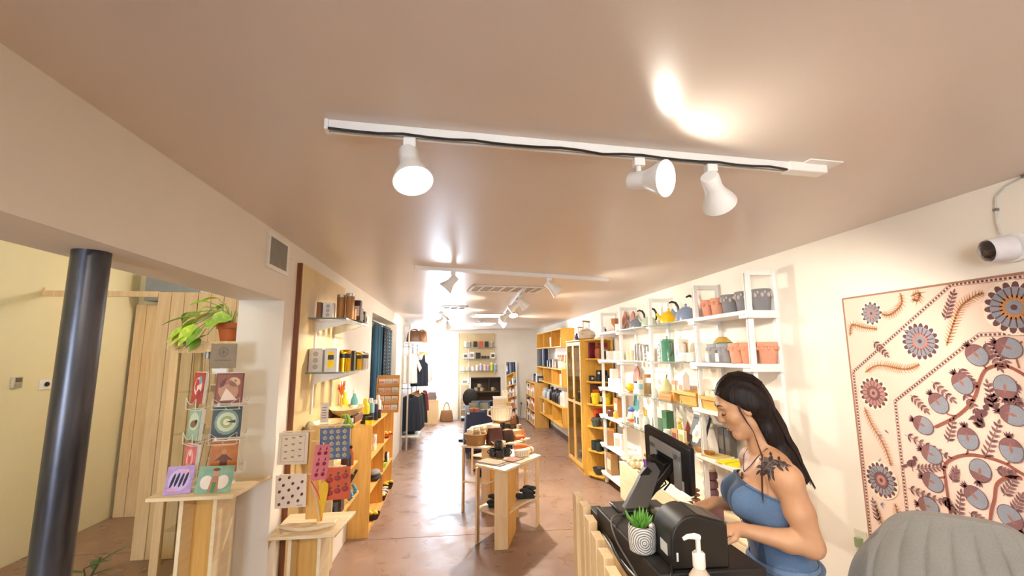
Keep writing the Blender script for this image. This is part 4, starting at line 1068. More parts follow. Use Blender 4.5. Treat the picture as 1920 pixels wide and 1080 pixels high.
def handbag(label, loc, w, d_, h, col, rz=0.0, name='handbag', hc=None, handle_h=.12):
    t = thing(name, label, 'bag', loc, rz)
    mb = MB(); n = 24
    vs = []
    lv = ((.9,0),(1,.02),(1.0,.3),(.9,.7),(.78,1.0))
    for k, z in lv:
        for i in range(n):
            a = 2*PI*i/n; ex = lambda v: math.copysign(abs(v)**.55, v)
            vs.append((w/2*k*ex(math.cos(a)), d_/2*(k if z < 1 else .5)*ex(math.sin(a)), h*z))
    fs = [(j*n+i, j*n+(i+1) % n, (j+1)*n+(i+1) % n, (j+1)*n+i) for j in range(len(lv)-1) for i in range(n)] + [tuple(range(n))[::-1], tuple(range(n*(len(lv)-1), n*len(lv)))]
    obj('body', mb.add(vs, fs), mat(col, .5, bump=.1, var=.12), t)
    for sy in (-1, 1):
        obj('handle', MB().tube([(w*.22*math.cos(PI*i/8)*1.0, sy*d_*.2, h*.95+handle_h*math.sin(PI*i/8)) for i in range(9)], .008, 6), mat(hc or col, .5), t)
    return t
handbag('big brown leather weekend bag on the top shelf of the clothes rack', (-.87,9.45,2.071), .30, .3, .22, '#5d3d26', .2, handle_h=.05)
handbag('tan leather bag behind the brown one on top of the clothes rack', (-.76,9.95,2.071), .24, .24, .24, '#8f5f3a', .2, handle_h=.04)
for i, (y, c) in enumerate(((9.6,'#2c2320'),(10.0,'#5b4231'))):
    carton(('dark','brown')[i] + ' shoe box on the bottom shelf of the clothes rack', (-.90,y,.261), .16, .28, .1, c, lid=c)

# ------------------------------------------------------------------ far wall
t = thing('wooden_chest', 'light wooden chest under the far window, with a handbag on it', 'chest', (-.68, 12.7, 0))
obj('body', MB().box((-.2,-.22,.0),(.2,.3,.60)), M_PINE, t, bevel=.004); obj('lid', MB().box((-.21,-.23,.60),(.21,.31,.63)), M_PINEY, t, bevel=.004)
handbag('grey and red handbag standing on the wooden chest', (-.655,12.6,.631), .26, .14, .2, '#7a6660', 0, hc='#4a3a36', handle_h=.15)
handbag('brown woven basket bag with two tall handles on the floor below the window', (-.27,13.0,.001), .36, .2, .30, '#9a6f46', 0, name='basket_bag', hc='#6a4426', handle_h=.22)
t = thing('tan_board', 'pale tan wooden display board on the far wall', 'board', (.56, 13.268, 0))
obj('panel', MB().box((-.50,0,.02),(.53,.03,2.42)), mat('#d9c193', .5, var=.04, scale=6), t)
obj('edge', MB().box((-.51,-.002,.02),(-.50,.03,2.42)), M_BROWN, t)
def wall_shelf(label, x0, x1, z, d_=.2, y=13.265, m=None):
    t = thing('wall_shelf', label, 'shelf', (x0, y-d_, z))
    obj('plate', MB().box((0,0,-.014),(x1-x0,d_,-.002)), m or M_GLASS, t)
    obj('edge', MB().box((0,-.004,-.016),(x1-x0,0,0)), M_GLEDGE, t)
    for x in (.08, x1-x0-.08): obj('bracket', MB().box((x-.008,.02,-.05),(x+.008,d_,-.016)), M_WMET, t)
    return t
FZ = (2.02, 1.70, 1.36)
wall_shelf('highest shelf on the tan board at the far wall', .18, 1.12, FZ[0]); wall_shelf('second shelf on the tan board at the far wall', .18, 1.12, FZ[1]); wall_shelf('third shelf on the tan board at the far wall, above the dark crate', .1, 1.15, FZ[2])
obj_pole = thing('shelf_pole', 'thin white shelf standard running down the left of the tan board', 'standard', (.33,13.255,1.0)); obj('rail', MB().box((-.015,0,0),(.015,.014,1.1)), M_WMET, obj_pole); obj('foot', MB().box((-.02,0,-.02),(.02,.014,0)), M_GREYM, obj_pole)
for i, (x, c, pc, lab) in enumerate(((.25,'#d9d6d2','#f2f0ec','white tin at the left of the highest far shelf'),(.36,'#8e8c88','#cfccc6','grey tin at the left of the highest far shelf'),(.52,'#2b2220','#e9e2d8','dark bag with a white dot, left of the orange one'),(.68,'#c5502f','#f0d9c4','orange bag with a pale dot on the highest far shelf'),(.84,'#2b2220','#e9e2d8','dark bag with a white dot, right of the orange one'),(1.0,'#a8a29c','#dcd8d2','light grey tin at the right of the highest far shelf'))):
    if i in (2,3,4): carton(lab, (x,13.15,FZ[0]), .11, .08, .17, c, patch_c=pc, name='coffee_bag', cat='bag')
    else: tin(lab, (x,13.15,FZ[0]), .04, .17, c, pc)
for x, h, c, pc, lab in ((.24,.16,'#e6e2dc','#6f6a66','white box with a dark strip at the left of the second far shelf'),(.42,.19,'#efece6','#8c8782','taller white box on the second far shelf'),(.60,.17,'#2d2522','#efe9e0','dark bag with a white dot on the second far shelf'),(1.02,.17,'#ece8e0','#4a4440','white box at the right of the second far shelf')):
    carton(lab, (x,13.15,FZ[1]), .13, .08, h, c, patch=pc if h != .17 or x > 1 else None, patch_c=None if x > 1 else pc)
for i, x in enumerate((.72,.80,.88)):
    mug(('left','middle','right')[i] + ' of three small dark cups on the second far shelf', (x,13.13,FZ[1]), .033, .075, '#2b2422')
for i, (x, h, c) in enumerate(((.18,.13,'#f0eeea'),(.30,.1,'#e2e4e6'),(.45,.12,'#f2f0ee'),(.57,.16,'#dfe3ea'),(.68,.2,'#cdbfd9'),(.79,.18,'#e9d3c4'),(.88,.15,'#b9a4c9'),(.99,.22,'#d8cf2a'),(1.09,.19,'#86b8c9'))):
    tin(('white jar','pale grey jar','off white tin','ice blue bottle','lilac bottle','peach bottle','mauve bottle','bright yellow bottle','light blue bottle')[i] + ' on the third far shelf', (x,13.15,FZ[2]), .04, h, c, '#efedea')
# white side unit left of the board
t = thing('white_shelf_unit', 'narrow white shelf unit between the far window and the tan board', 'shelf unit', (.10, 12.95, 0))
for x in (0, .24): obj('side', MB().box((x,0,0),(x+.015,.2,1.0)), M_WHITE, t)
for z in (.3,.62,.98): obj('shelf', MB().box((.015,0,z),(.24,.2,z+.015)), M_WHITE, t)
for i, (z, c) in enumerate(((.316,'#c9c7c2'),(.636,'#e9e7e2'),(.996,'#f0eeea'))):
    carton(('grey','off white','white')[i] + ' box on the ' + ('bottom','middle','top')[i] + ' of the narrow white shelf unit', (.225,13.03,z), .16, .1, .14, c, patch='#a9a7a2')
# dark crate cabinet
t = thing('crate_shelf', 'dark wooden crate shelf holding mugs, behind the blue table', 'crate', (.70, 11.6, .62))
DK = wood('#3f2c1a', '#5c4226', 'x')
obj('back', MB().box((-.36,.28,0),(.40,.3,.62)), DK, t)
for x in (-.36, .38): obj('side', MB().box((x,0,.02),(x+.02,.28,.62)), DK, t)
for z in (0,.26,.60): obj('shelf', MB().box((-.36 if z < .6 else -.34,0,z),(.40 if z < .6 else .38,.28,z+.02)), DK if z < .6 else M_BLKM, t)
obj('divider', MB().box((.1,.02,.28),(.115,.28,.6)), DK, t)
obj('support', MB().box((-.3,.05,-.62),(.34,.25,-.0)), DK, t)
for i, (x, dz) in enumerate(((.48,0),(.62,0),(.90,0),(.56,.092))):
    mug(('first grey green mug from the left in the dark crate','second grey green mug in the dark crate','grey green mug right of the divider in the dark crate','grey green mug on top of two others in the dark crate')[i], (x,11.68,.902+dz), .045, .09, '#a39c84', rz=.3)
t = thing('cutting_board', 'light wooden board leaning at the right side of the dark crate', 'board', (1.21, 11.58, .62), rot=(-.12,0,0))
obj('board', MB().box((-.07,-.01,0),(.07,.01,.30)), M_MAPLE, t, bevel=.01); obj('hole', MB().cyl((0,-.011,.26),(0,.011,.26),.01), M_BLKM, t)
t = thing('side_stand', 'brown wooden side stand under the light board', 'stand', (1.22, 11.6, 0))
obj('body', MB().box((-.1,-.05,0),(.12,.2,.6)), M_OAK, t); obj('top', MB().box((-.11,-.06,.6),(.13,.21,.619)), M_OAK, t)
# leaning mirror
t = thing('leaning_mirror', 'tall white framed mirror leaning on the far wall', 'mirror', (1.55, 12.98, 0), rot=(-.09, 0, .10))
f = MB().box((-.17,-.015,0),(-.14,.015,1.63)).box((.14,-.015,0),(.17,.015,1.63)).box((-.14,-.015,0),(.14,.015,.03)).box((-.14,-.015,1.6),(.14,.015,1.63))
obj('frame', f, M_WHITE, t, bevel=.003)
obj('glass', MB().box((-.14,-.002,.03),(.14,.008,1.6)), mat('#e8ebee', .03, 1.0, var=.01), t)
obj('stand', MB().box((-.14,.01,.0),(-.12,.03,1.2)).box((.12,.01,0),(.14,.03,1.2)), M_BLKM, t, kind='stuff')
t = thing('grey_noticeboard', 'tall narrow grey panel on the right wall at the far corner', 'panel', (2.30, 12.55, .86)); obj('board', MB().box((-.03,0,0),(.035,.36,1.24)), mat('#6b6a6c', .6), t); obj('edge', MB().box((-.032,-.006,0),(.035,0,1.24)), M_BLKM, t)
t = thing('wall_outlet', 'small white outlet low on the far wall right of the mirror', 'outlet', (1.85,13.293,.42)); obj('plate', MB().box((-.035,-.0,-.055),(.035,.006,.055)), M_WHITE, t); obj('sockets', MB().cyl((0,-.001,.02),(0,.004,.02),.014), M_GREYM, t)
t = thing('floor_cable', 'thin dark cable lying on the floor by the mirror', 'cord', (1.6,12.6,0)); obj('cable', MB().tube([(.25,.68,.4),(.22,.6,.1),(.1,.35,.005),(-.15,.1,.005),(-.3,.2,.005)], .005, 6), M_BLKM, t); obj('plug', MB().box((.235,.67,.39),(.265,.69,.43)), M_BLKM, t)

# far bookcase by the right wall
t = thing('far_bookcase', 'low wooden bookcase full of books at the far right corner', 'bookcase', (1.93, 11.45, 0))
for y in (0, 1.38): obj('side', MB().box((0,y,0),(.36,y+.02,1.08)), M_OAK, t, bevel=.002)
obj('top', MB().box((0,.0,1.08),(.36,1.40,1.10)), M_OAKY, t); obj('back', MB().box((.345,.02,.0),(.36,1.38,1.08)), M_OAK, t); obj('divider', MB().box((.0,.69,.06),(.345,.705,1.08)), M_OAK, t)
for z in (.04,.38,.72): obj('shelf', MB().box((0,.02,z),(.345,.69,z+.018)).box((0,.705,z),(.345,1.38,z+.018)), M_OAKY, t)
rr = random.Random(11)
BC = [('#c9413a','red'),('#e9e3d4','cream'),('#2f4a6b','navy'),('#d8a03a','ochre'),('#5c7a5a','green'),('#a9b7c2','pale blue'),('#7a2f3f','plum'),('#f0ece0','white'),('#3a3432','black'),('#c97f5a','salmon')]
ORD = ('first','second','third','fourth','fifth','sixth','seventh','eighth','ninth','tenth','eleventh','twelfth','thirteenth','fourteenth','fifteenth','sixteenth')
for lv, z in (('bottom',.058),('middle',.398),('top',.738)):
    y = 11.48; k = 0
    while y < 12.72 and k < 16:
        th = rr.uniform(.06,.10); h = rr.uniform(.2,.29); c, cn = BC[rr.randrange(10)]
        if y < 12.13 < y+th+.01: y = 12.165
        t = thing('book', '%s book, %s from the near end on the %s shelf of the far bookcase' % (cn, ORD[k], lv), 'book', (2.0, y+th/2, z), group='books in the far bookcase')
        obj('cover', MB().box((-.06,-th/2,0),(.09,th/2,h)), mat(c, .6), t); obj('spine_label', MB().box((-.062,-th*.35,h*.55),(-.06,th*.35,h*.8)), M_PAPER, t)
        y += th+.004; k += 1
for i, (y, h, c) in enumerate(((11.55,.16,'#3b3f52'),(11.72,.22,'#d9d6d0'),(11.9,.14,'#5a6a86'),(12.1,.2,'#2a2a30'),(12.3,.12,'#c9c4bc'))):
    carton(('navy','white','blue','black','pale')[i] + ' box on top of the far bookcase', (2.1,y,1.101), .14, .12, h, c, patch='#b9b6b0')

# ------------------------------------------------------------------ the island tables
def island_table(label, poly, z, zs, legs, panel):
    cx = sum(p[0] for p in poly)/len(poly); cy = sum(p[1] for p in poly)/len(poly)
    t = thing('island_table', label, 'table', (cx, cy, 0))
    L = [(p[0]-cx, p[1]-cy) for p in poly]
    obj('tabletop', MB().prism(L, z-.02, z), M_BIRCH, t, bevel=.003)
    for (x, y, w, a) in legs:
        obj('leg', MB().cbox((x-cx, y-cy, (z-.02)/2), (w, .018, z-.02), R3(a)), M_PINE, t, bevel=.002)
    for (x0, y0, x1, y1) in panel:
        d = math.hypot(x1-x0, y1-y0)
        obj('cross_panel', MB().cbox(((x0+x1)/2-cx, (y0+y1)/2-cy, (z-.02)/2), (d, .018, z-.02), R3(math.atan2(y1-y0, x1-x0))), M_OAK, t)
    # lower shelf with a scooped front edge
    a, b, c, d_ = L
    q = (.5*(b[0]+c[0])*.45, .5*(b[1]+c[1])*.45)
    front = [(b[0]*.93*(1-u)**2+2*u*(1-u)*q[0]+c[0]*.95*u*u, b[1]*.93*(1-u)**2+2*u*(1-u)*q[1]+c[1]*.95*u*u) for u in [i/8 for i in range(9)]]
    obj('lower_shelf', MB().prism([(a[0]*.95, a[1]*.95)] + front + [(d_[0]*.9, d_[1]*.9)], zs-.018, zs), M_BIRCH, t)
    return t
T1 = [(.19,4.77),(.46,4.45),(.92,5.08),(.66,5.44)]
island_table('nearest light plywood island table in the aisle', T1, .72, .30, ((.215,4.72,.10,1.25),(.43,4.53,.125,.0),(.875,5.08,.10,1.15),(.65,5.36,.12,0)), ((.49,4.54,.62,4.98),))
T2 = [(.06,5.62),(.34,5.46),(.95,5.98),(.62,6.42)]
island_table('second light plywood island table, loaded with baskets', T2, .74, .34, ((.09,5.66,.08,1.3),(.35,5.57,.10,0),(.88,5.98,.10,1.15),(.6,6.32,.12,0)), ((.40,5.6,.56,5.96),))
T3 = [(.22,7.2),(.5,6.95),(1.02,7.3),(.78,7.8)]
island_table('third light plywood island table before the blue cloth', T3, .72, .3, ((.25,7.22,.08,1.3),(.5,7.02,.1,0),(.96,7.28,.1,1.1),(.76,7.7,.1,0)), ((.52,7.06,.66,7.4),))
def placemat(label, x, y, z, w, d_, rz, col, col2):
    t = thing('placemat', label, 'placemat', (x, y, z), rz)
    obj('cloth', MB().box((-w/2,-d_/2,0),(w/2,d_/2,.006)), fabric(col), t, bevel=.002)
    p = Print((0,0,.006),(1,0,0),(0,1,0),(0,0,1))
    for k in range(5): p.rect((-w*.45,-d_*.4+d_*.18*k),(w*.45,-d_*.36+d_*.18*k), fabric(col2))
    p.make('stripes', t)
placemat('grey beige folded cloth, topmost at the left of the nearest table', .36, 4.80, .727, .26, .17, -.75, '#b7a68c', '#978468')
placemat('pale beige folded cloth at the front right edge of the nearest table', .66, 4.83, .7205, .22, .13, .93, '#cbbda4', '#a9977d')
placemat('grey folded cloth under the topmost one on the nearest table', .385, 4.765, .7202, .27, .18, -.68, '#8d8072', '#a69985')
placemat('rust striped folded cloth in the middle of the nearest table', .59, 4.87, .7275, .2, .15, .80, '#93654e', '#c9a88c')
for i, (x, y, z) in enumerate(((.40,5.08,.7205),(.465,5.0,.7205),(.455,5.06,.802),(.545,5.10,.7205))):
    mug(('dark glazed cup at the left of the nearest table','dark glazed cup in front on the nearest table','dark glazed cup stacked on two others on the nearest table','dark rounded cup at the right of the cup stack')[i], (x,y,z), .045, .08, '#27282b', rz=2.5+i)
t = thing('wrapped_soap', 'cream wrapped soap block with printed paper on the nearest table', 'soap', (.70,5.02,.7205), rz=.5)
obj('block', MB().box((-.075,-.04,0),(.075,.04,.075)), mat('#eadfcb', .7), t, bevel=.012)
p = Print((0,-.04,0),(1,0,0),(0,0,1),(0,-1,0)); 
for k in range(4): p.rect((-.055+.03*k,.02),(-.04+.03*k,.055),mat('#c9bba4',.7))
p.make('print',t)
t = thing('wrapped_soap', 'round cream soap lying on its side at the right of the nearest table', 'soap', (.80,5.16,.7205), rz=.9); obj('block', MB().cyl((-.05,0,.035),(.05,0,.035),.035,n=18), mat('#efe6d6',.7), t); obj('band', MB().cyl((-.018,0,.035),(.018,0,.035),.0362,n=18), M_KRAFT, t)
t = thing('clay_vase', 'terracotta vase lying on its side at the back right of the nearest table', 'vase', (.74,5.30,.765), rz=-.15)
obj('body', MB().lathe([(.001,-.09),(.03,-.088),(.043,-.04),(.044,0),(.033,.05),(.02,.075),(.03,.1)], 20, axis=(1,0,0), cap1=False), M_TERRA, t); obj('rim', MB().lathe([(.03,.1),(.034,.102),(.03,.106),(.024,.102)], 20, axis=(1,0,0)), mat('#d98a55',.7), t)
def wicker(label, loc, rx, ry, h, col, rz=0.0, rim=None):
    t = thing('basket', label, 'basket', loc, rz)
    mb = MB(); nz = 7
    prof = [(.86+.14*j/nz+(.02 if j % 2 else 0), h*j/nz) for j in range(nz+1)]
    k = len(mb.v)
    mb.lathe([(a, b) for a, b in prof] + [(.93,h),(.80,.02),(.001,.015)], 28, cap1=False)
    for i in range(len(mb.v)): v = mb.v[i]; mb.v[i] = (v[0]*rx, v[1]*ry, v[2])
    obj('body', mb, mat(col, .75, bump=.5, scale=90, var=.15), t)
    mb = MB(); mb.tube([(rx*1.02*math.cos(2*PI*i/24), ry*1.02*math.sin(2*PI*i/24), h) for i in range(25)], .008, 6)
    obj('rim', mb, mat(rim or col, .7), t)
    return t
wicker('tan wicker basket with folded rims at the front left of the second table', (.235,5.68,.741), .13, .12, .12, '#9c7446', .3)
def pouch(label, x, y, z, r, h, col, flap, rz=0.0):
    t = thing('pouch', label, 'bag', (x,y,z), rz)
    obj('body', MB().lathe([(r*.7,0),(r,h*.2),(r*.95,h*.6),(r*.6,h*.9),(r*.5,h)], 16, sx=1.0, sy=.6), fabric(col), t); obj('flap', MB().lathe([(r*.5,h*.82),(r*.72,h*.9),(r*.62,h*1.08),(r*.3,h*1.1)], 14, sx=1.05, sy=.7), fabric(flap), t)
pouch('cream cloth pouch at the left in the tan wicker basket', .165,5.66,.78,.055,.13,'#e3d5b8','#efe5cf',.2)
pouch('khaki cloth pouch in the middle of the tan wicker basket', .245,5.65,.78,.06,.13,'#a08a68','#c2ad88',.5)
pouch('grey olive pouch behind in the tan wicker basket', .25,5.74,.79,.055,.13,'#8b8266','#b9b08e',.1)
handbag('dark brown round leather bag with a tan strap on the second table', (.46,5.66,.741), .2, .13, .19, '#4a1f17', .4, hc='#b97a48', handle_h=.012)
handbag('second dark brown leather bag to the right on the second table', (.63,5.78,.741), .17, .11, .14, '#3a1b16', .3, hc='#c08a58', handle_h=.012)
bowl('cream shallow bowl in front of the brown bags on the second table', (.50,5.56,.741), .085, .045, '#e6d7b6')
for i, (x, y, lab, c) in enumerate(((.33,6.02,'cream ridged planter left at the back of the second table','#dccfae'),(.48,6.1,'cream round planter in the middle back of the second table','#e4d8bb'))):
    flowerpot(lab, (x,y,.741), .085, .16, c)
carton('tan cardboard tray box at the right of the second table', (.73,6.0,.741), .2, .12, .10, '#b79a6a', rz=.5)
for i, (x, y) in enumerate(((.66,6.17),(.60,6.26),(.72,6.12))):
    mug(('left','back','right')[i] + ' dark ribbed pot behind the tan tray box', (x+.02,y,.741), .042, .15, '#26241f', rz=i, name='dark_pot')
t = thing('clay_cone', 'terracotta cone vase standing at the right corner of the second table', 'vase', (.86,6.0,.741)); obj('body', MB().lathe([(.032,0),(.03,.02),(.012,.1),(.004,.13)], 16), M_TERRA, t); obj('foot', MB().lathe([(.035,-.0),(.035,.008)],16), M_TERRA, t)
t = thing('clay_vase', 'small terracotta jug lying in front of the tan tray box', 'vase', (.78,5.86,.775), rz=.4); obj('body', MB().lathe([(.001,-.06),(.03,-.055),(.034,0),(.02,.045),(.026,.065)], 18, axis=(1,0,0), cap1=False), M_TERRA, t); obj('rim', MB().lathe([(.026,.065),(.029,.067),(.022,.068)], 18, axis=(1,0,0)), M_TERRA, t)
for i, (x, y) in enumerate(((.60,5.66),(.69,5.74))):
    t = thing('soap_dish', ('nearer','farther')[i] + ' grey beige flat dish right of the cream bowl', 'dish', (x+.06,y-.06,.741), rz=i); obj('dish', MB().lathe([(.04,0),(.05,.015),(.045,.015),(.036,.006),(.001,.005)], 20, cap1=False, sx=1.3), mat('#b3a48c',.6), t); obj('soap', MB().box((-.03,-.015,.008),(.03,.015,.024)), mat('#e0d3b6',.6), t)
# things on the lower shelves
for q_, (x, y, r_, h, c, f2, lab) in enumerate(((.20,5.80,.06,.16,'#d9cba8','#e9dfc8','cream pouch standing behind the wicker basket'),(.31,5.84,.065,.17,'#c9b78e','#ddd0b0','beige pouch standing between the basket and the brown bags'),(.42,5.88,.065,.18,'#b89a6e','#d4bd94','sand coloured pouch behind the dark brown round bag'),(.53,5.86,.05,.15,'#8a4a2a','#b9784a','rust leather pouch behind the two brown bags'))):
    pouch(lab, x, y, .7415, r_, h, c, f2, .3*q_)
def dark_ceramic(label, x, y, z, s, seed):
    t = thing('folded_textile', label, 'textile', (x,y,z))
    rr = random.Random(seed); m = fabric('#2a2d30', 60, .5)
    mb = MB()
    for k in range(9): mb.ell((rr.uniform(-.1,.1)*s, rr.uniform(-.08,.08)*s, .03+.016*k*s*.6), (.07*s,.055*s,.022), 9, 6)
    obj('folds', mb, m, t, kind='stuff'); obj('base_layer', MB().box((-.12*s,-.08*s,0),(.12*s,.08*s,.03)), m, t, bevel=.01)
dark_ceramic('black speckled folded textiles left on the lower shelf of the nearest table', .41, 4.80, .3, .7, 1)
dark_ceramic('black speckled folded textiles right on the lower shelf of the nearest table', .735, 5.04, .3, .8, 2)
dark_ceramic('black speckled folded textiles on the lower shelf of the second table', .36, 5.82, .34, .9, 3)
# third table
t = thing('ribbed_tub', 'large cream ribbed ceramic tub with a side handle on the third table', 'tub', (.70,7.28,.785))
obj('body', MB().lathe([(.12,0),(.15,.02),(.165,.2),(.172,.21),(.16,.21),(.14,.03),(.001,.02)], 30, cap1=False), mat('#e2d6bd',.5), t)
mb = MB()
for k in range(20): a = 2*PI*k/20; mb.tube([(.146*math.cos(a),.146*math.sin(a),.02),(.166*math.cos(a),.166*math.sin(a),.19)], .009, 5)
obj('ribs', mb, mat('#e2d6bd',.5), t, kind='stuff'); obj('handle', MB().tube([(-.16,0,.18),(-.21,0,.16),(-.215,0,.09),(-.15,0,.06)], .012, 8), mat('#e2d6bd',.5), t)
carton('brown wooden box under the cream ribbed tub', (.70,7.3,.721), .26, .26, .062, '#8a6238')
for i, (x, y) in enumerate(((.88,7.2),(.93,7.34))): handbag(('small brown leather pouch in front of the ribbed tub','small dark leather pouch right of the ribbed tub')[i], (x,y,.721), .1, .07, .12, ('#6a3a22','#2a1d18')[i], .3, hc='#c08a58', handle_h=.04)
# blue cloth table
t = thing('folding_table', 'table under the navy blue cloth', 'table', (.57, 8.95, 0))
obj('tabletop', MB().box((-.38,-.6,.755),(.38,.6,.785)), M_WHITE, t)
for sx in (-1, 1):
    for sy in (-1, 1): obj('leg', MB().cyl((sx*.33,sy*.54,0),(sx*.33,sy*.54,.755),.015), M_GREYM, t)
t = thing('blue_tablecloth', 'navy blue cloth draped over the table in the aisle', 'tablecloth', (.57, 8.95, 0))
mb = MB(); n_ = 64
top = []; bot = []
for i in range(n_):
    a = 2*PI*i/n_; c, s_ = math.cos(a), math.sin(a)
    e = lambda v, p=.18: math.copysign(abs(v)**p, v)
    k = .02*math.sin(i*1.3)+.012*math.sin(i*2.9)
    top.append((.39*e(c), .61*e(s_), .79)); bot.append((.43*e(c)*(1+k), .66*e(s_)*(1+k*.7), .12+.02*math.sin(i*.7)))
mb.add(top+bot, [(i,(i+1)%n_,n_+(i+1)%n_,n_+i) for i in range(n_)] + [tuple(range(n_))])
obj('cloth', mb, fabric('#2b3450'), t); obj('hem', MB().tube([(x*1.001,y*1.001,z) for x,y,z in bot+[bot[0]]], .004, 5), fabric('#232b44'), t)
ZBt = .7915
for i, (x, y, c, lab) in enumerate(((.30,8.62,'#8d8a74','grey green mug at the left of the blue table'),(.50,8.60,'#8d8a74','grey green mug in the middle of the blue table'),(.36,9.0,'#6f7a86','slate blue mug behind on the blue table'),(.56,9.05,'#5e6b7b','steel blue mug further back on the blue table'))):
    mug(lab, (x,y,ZBt), .075, .13, c, rz=.3)
bowl('slate blue bowl stacked behind the mugs on the blue table', (.45,9.25,ZBt), .12, .1, '#39445a'); bowl('dark blue bowl at the back of the blue table', (.68,9.3,ZBt), .12, .1, '#2c3448')
for i, (x, y) in enumerate(((.27,8.42),(.36,8.42),(.31,8.5))):
    carton(('left','right','rear')[i] + ' small terracotta soap block at the front left of the blue table', (x,y-.01,ZBt), .075, .06, .06, '#a55a35')
for i, (x, y) in enumerate(((.47,8.41),(.56,8.44),(.52,8.5))):
    t = bowl(('left','right','rear')[i] + ' small grey dish at the front of the blue table', (x,y,ZBt), .05, .035, '#9aa4a4')
t = thing('slatted_crate', 'whitewashed slatted wooden crate on the right of the blue table', 'crate', (.80,8.66,ZBt))
obj('bottom', MB().box((-.11,-.11,0),(.11,.11,.012)), M_MAPLE, t)
for k in range(4):
    x = -.095+.063*k; obj('slat', MB().box((x-.022,-.11,.012),(x+.022,-.10,.22)), M_MAPLE, t); obj('slat', MB().box((x-.022,.10,.012),(x+.022,.11,.22)), M_MAPLE, t)
obj('rim', MB().box((-.12,-.122,.2),(.12,-.112,.235)).box((-.12,.112,.2),(.12,.122,.235)).box((-.12,-.11,.2),(-.11,.11,.235)).box((.11,-.11,.2),(.12,.11,.235)), M_WHITE, t, kind='stuff')
for i, (x, y, c) in enumerate(((.66,8.42,'#a5532c'),(.74,8.40,'#b8673c'),(.82,8.41,'#4a2a22'),(.89,8.44,'#2f1f1c'),(.93,8.52,'#5b2d22'))):
    mug(('rust','light rust','dark brown','blackish','wine brown')[i] + ' small cup in front of the slatted crate', (x,y,ZBt), .036, .07, c, rz=i)
t = thing('dark_chair', 'black office chair back behind the blue table', 'chair', (.30,10.2,0))
obj('backrest', MB().ell((0,0,.88),(.17,.05,.2),18,10), M_BLKM, t); obj('seat', MB().box((-.2,-.4,.44),(.2,.0,.5)), M_BLKM, t, bevel=.02); obj('post', MB().cyl((0,-.2,.02),(0,-.2,.44),.03), M_BLKM, t); obj('base', MB().cbox((0,-.2,.02),(.5,.05,.04)).cbox((0,-.2,.02),(.05,.5,.04)), M_BLKM, t, kind='stuff'); obj('back_bar', MB().tube([(0,-.03,.47),(0,.05,.55),(0,.03,.8)],.02,6), M_BLKM, t)
# ------------------------------------------------------------------ right wall: white ladder shelving
UY = (3.08, 3.83, 4.80, 5.73, 6.52)
LV = (2.11, 1.725, 1.335, .95, .555, .17)
XF, XW = 2.12, XR
t = thing('wall_shelving', 'white ladder frame shelving with white and glass shelves along the right wall', 'shelving', (0, 0, 0))
for y in UY:
    u = obj('upright', MB().box((XF-.018,y-.02,0.02),(XF+.018,y+.02,2.41)), M_WMET, t, bevel=.003)
    obj('groove', MB().box((XF-.021,y-.004,.04),(XF-.0175,y+.004,2.39)), mat('#bdb8b0', .4), u)
    obj('top_bar', MB().box((XF+.018,y-.02,2.372),(XW-.028,y+.02,2.41)), M_WMET, t, bevel=.003)
    obj('wall_post', MB().box((XW-.028,y-.02,0.02),(XW-.0005,y+.02,2.41)), M_WMET, t)
    obj('foot', MB().box((XF-.014,y-.016,0),(XF+.014,y+.016,.02)), M_GREYM, t)
for k, z in enumerate(LV):
    bays = [(0, 'w'), (1, 'g'), (2, 'g'), (3, 'w')] if k < 4 else [(3, 'w')]
    for b, kind in bays:
        y0, y1 = UY[b], UY[b+1]
        if kind == 'w':
            a, c = y0-(.045 if b == 0 else .0), y1+(.05 if b in (0,) else (.06 if b == 3 else 0))
            obj('white_shelf', MB().box((XF-.06,a+.0,z-.03),(XW-.03,c,z)), M_WHITE, t, bevel=.002)
            for yy in (y0, y1): obj('bracket', MB().box((XF-.05,yy-.05,z-.055),(XW-.03,yy+.05,z-.03)), M_WHITE, t)
        else:
            g_ = obj('glass_shelf', MB().box((XF-.055,y0+.055,z-.01),(XW-.03,y1-(.055 if b == 1 else -.0),z-.001)), M_GLASS, t)
            obj('edge', MB().box((XF-.058,y0+.055,z-.01),(XF-.055,y1-.055,z-.001)), M_GLEDGE, g_)
            obj('bracket', MB().box((XF-.03,y0-.022,z-.03),(XW-.03,y0+.05,z-.01)), M_WHITE, t)
def zl(k): return LV[k] + .0008
XS = 2.205
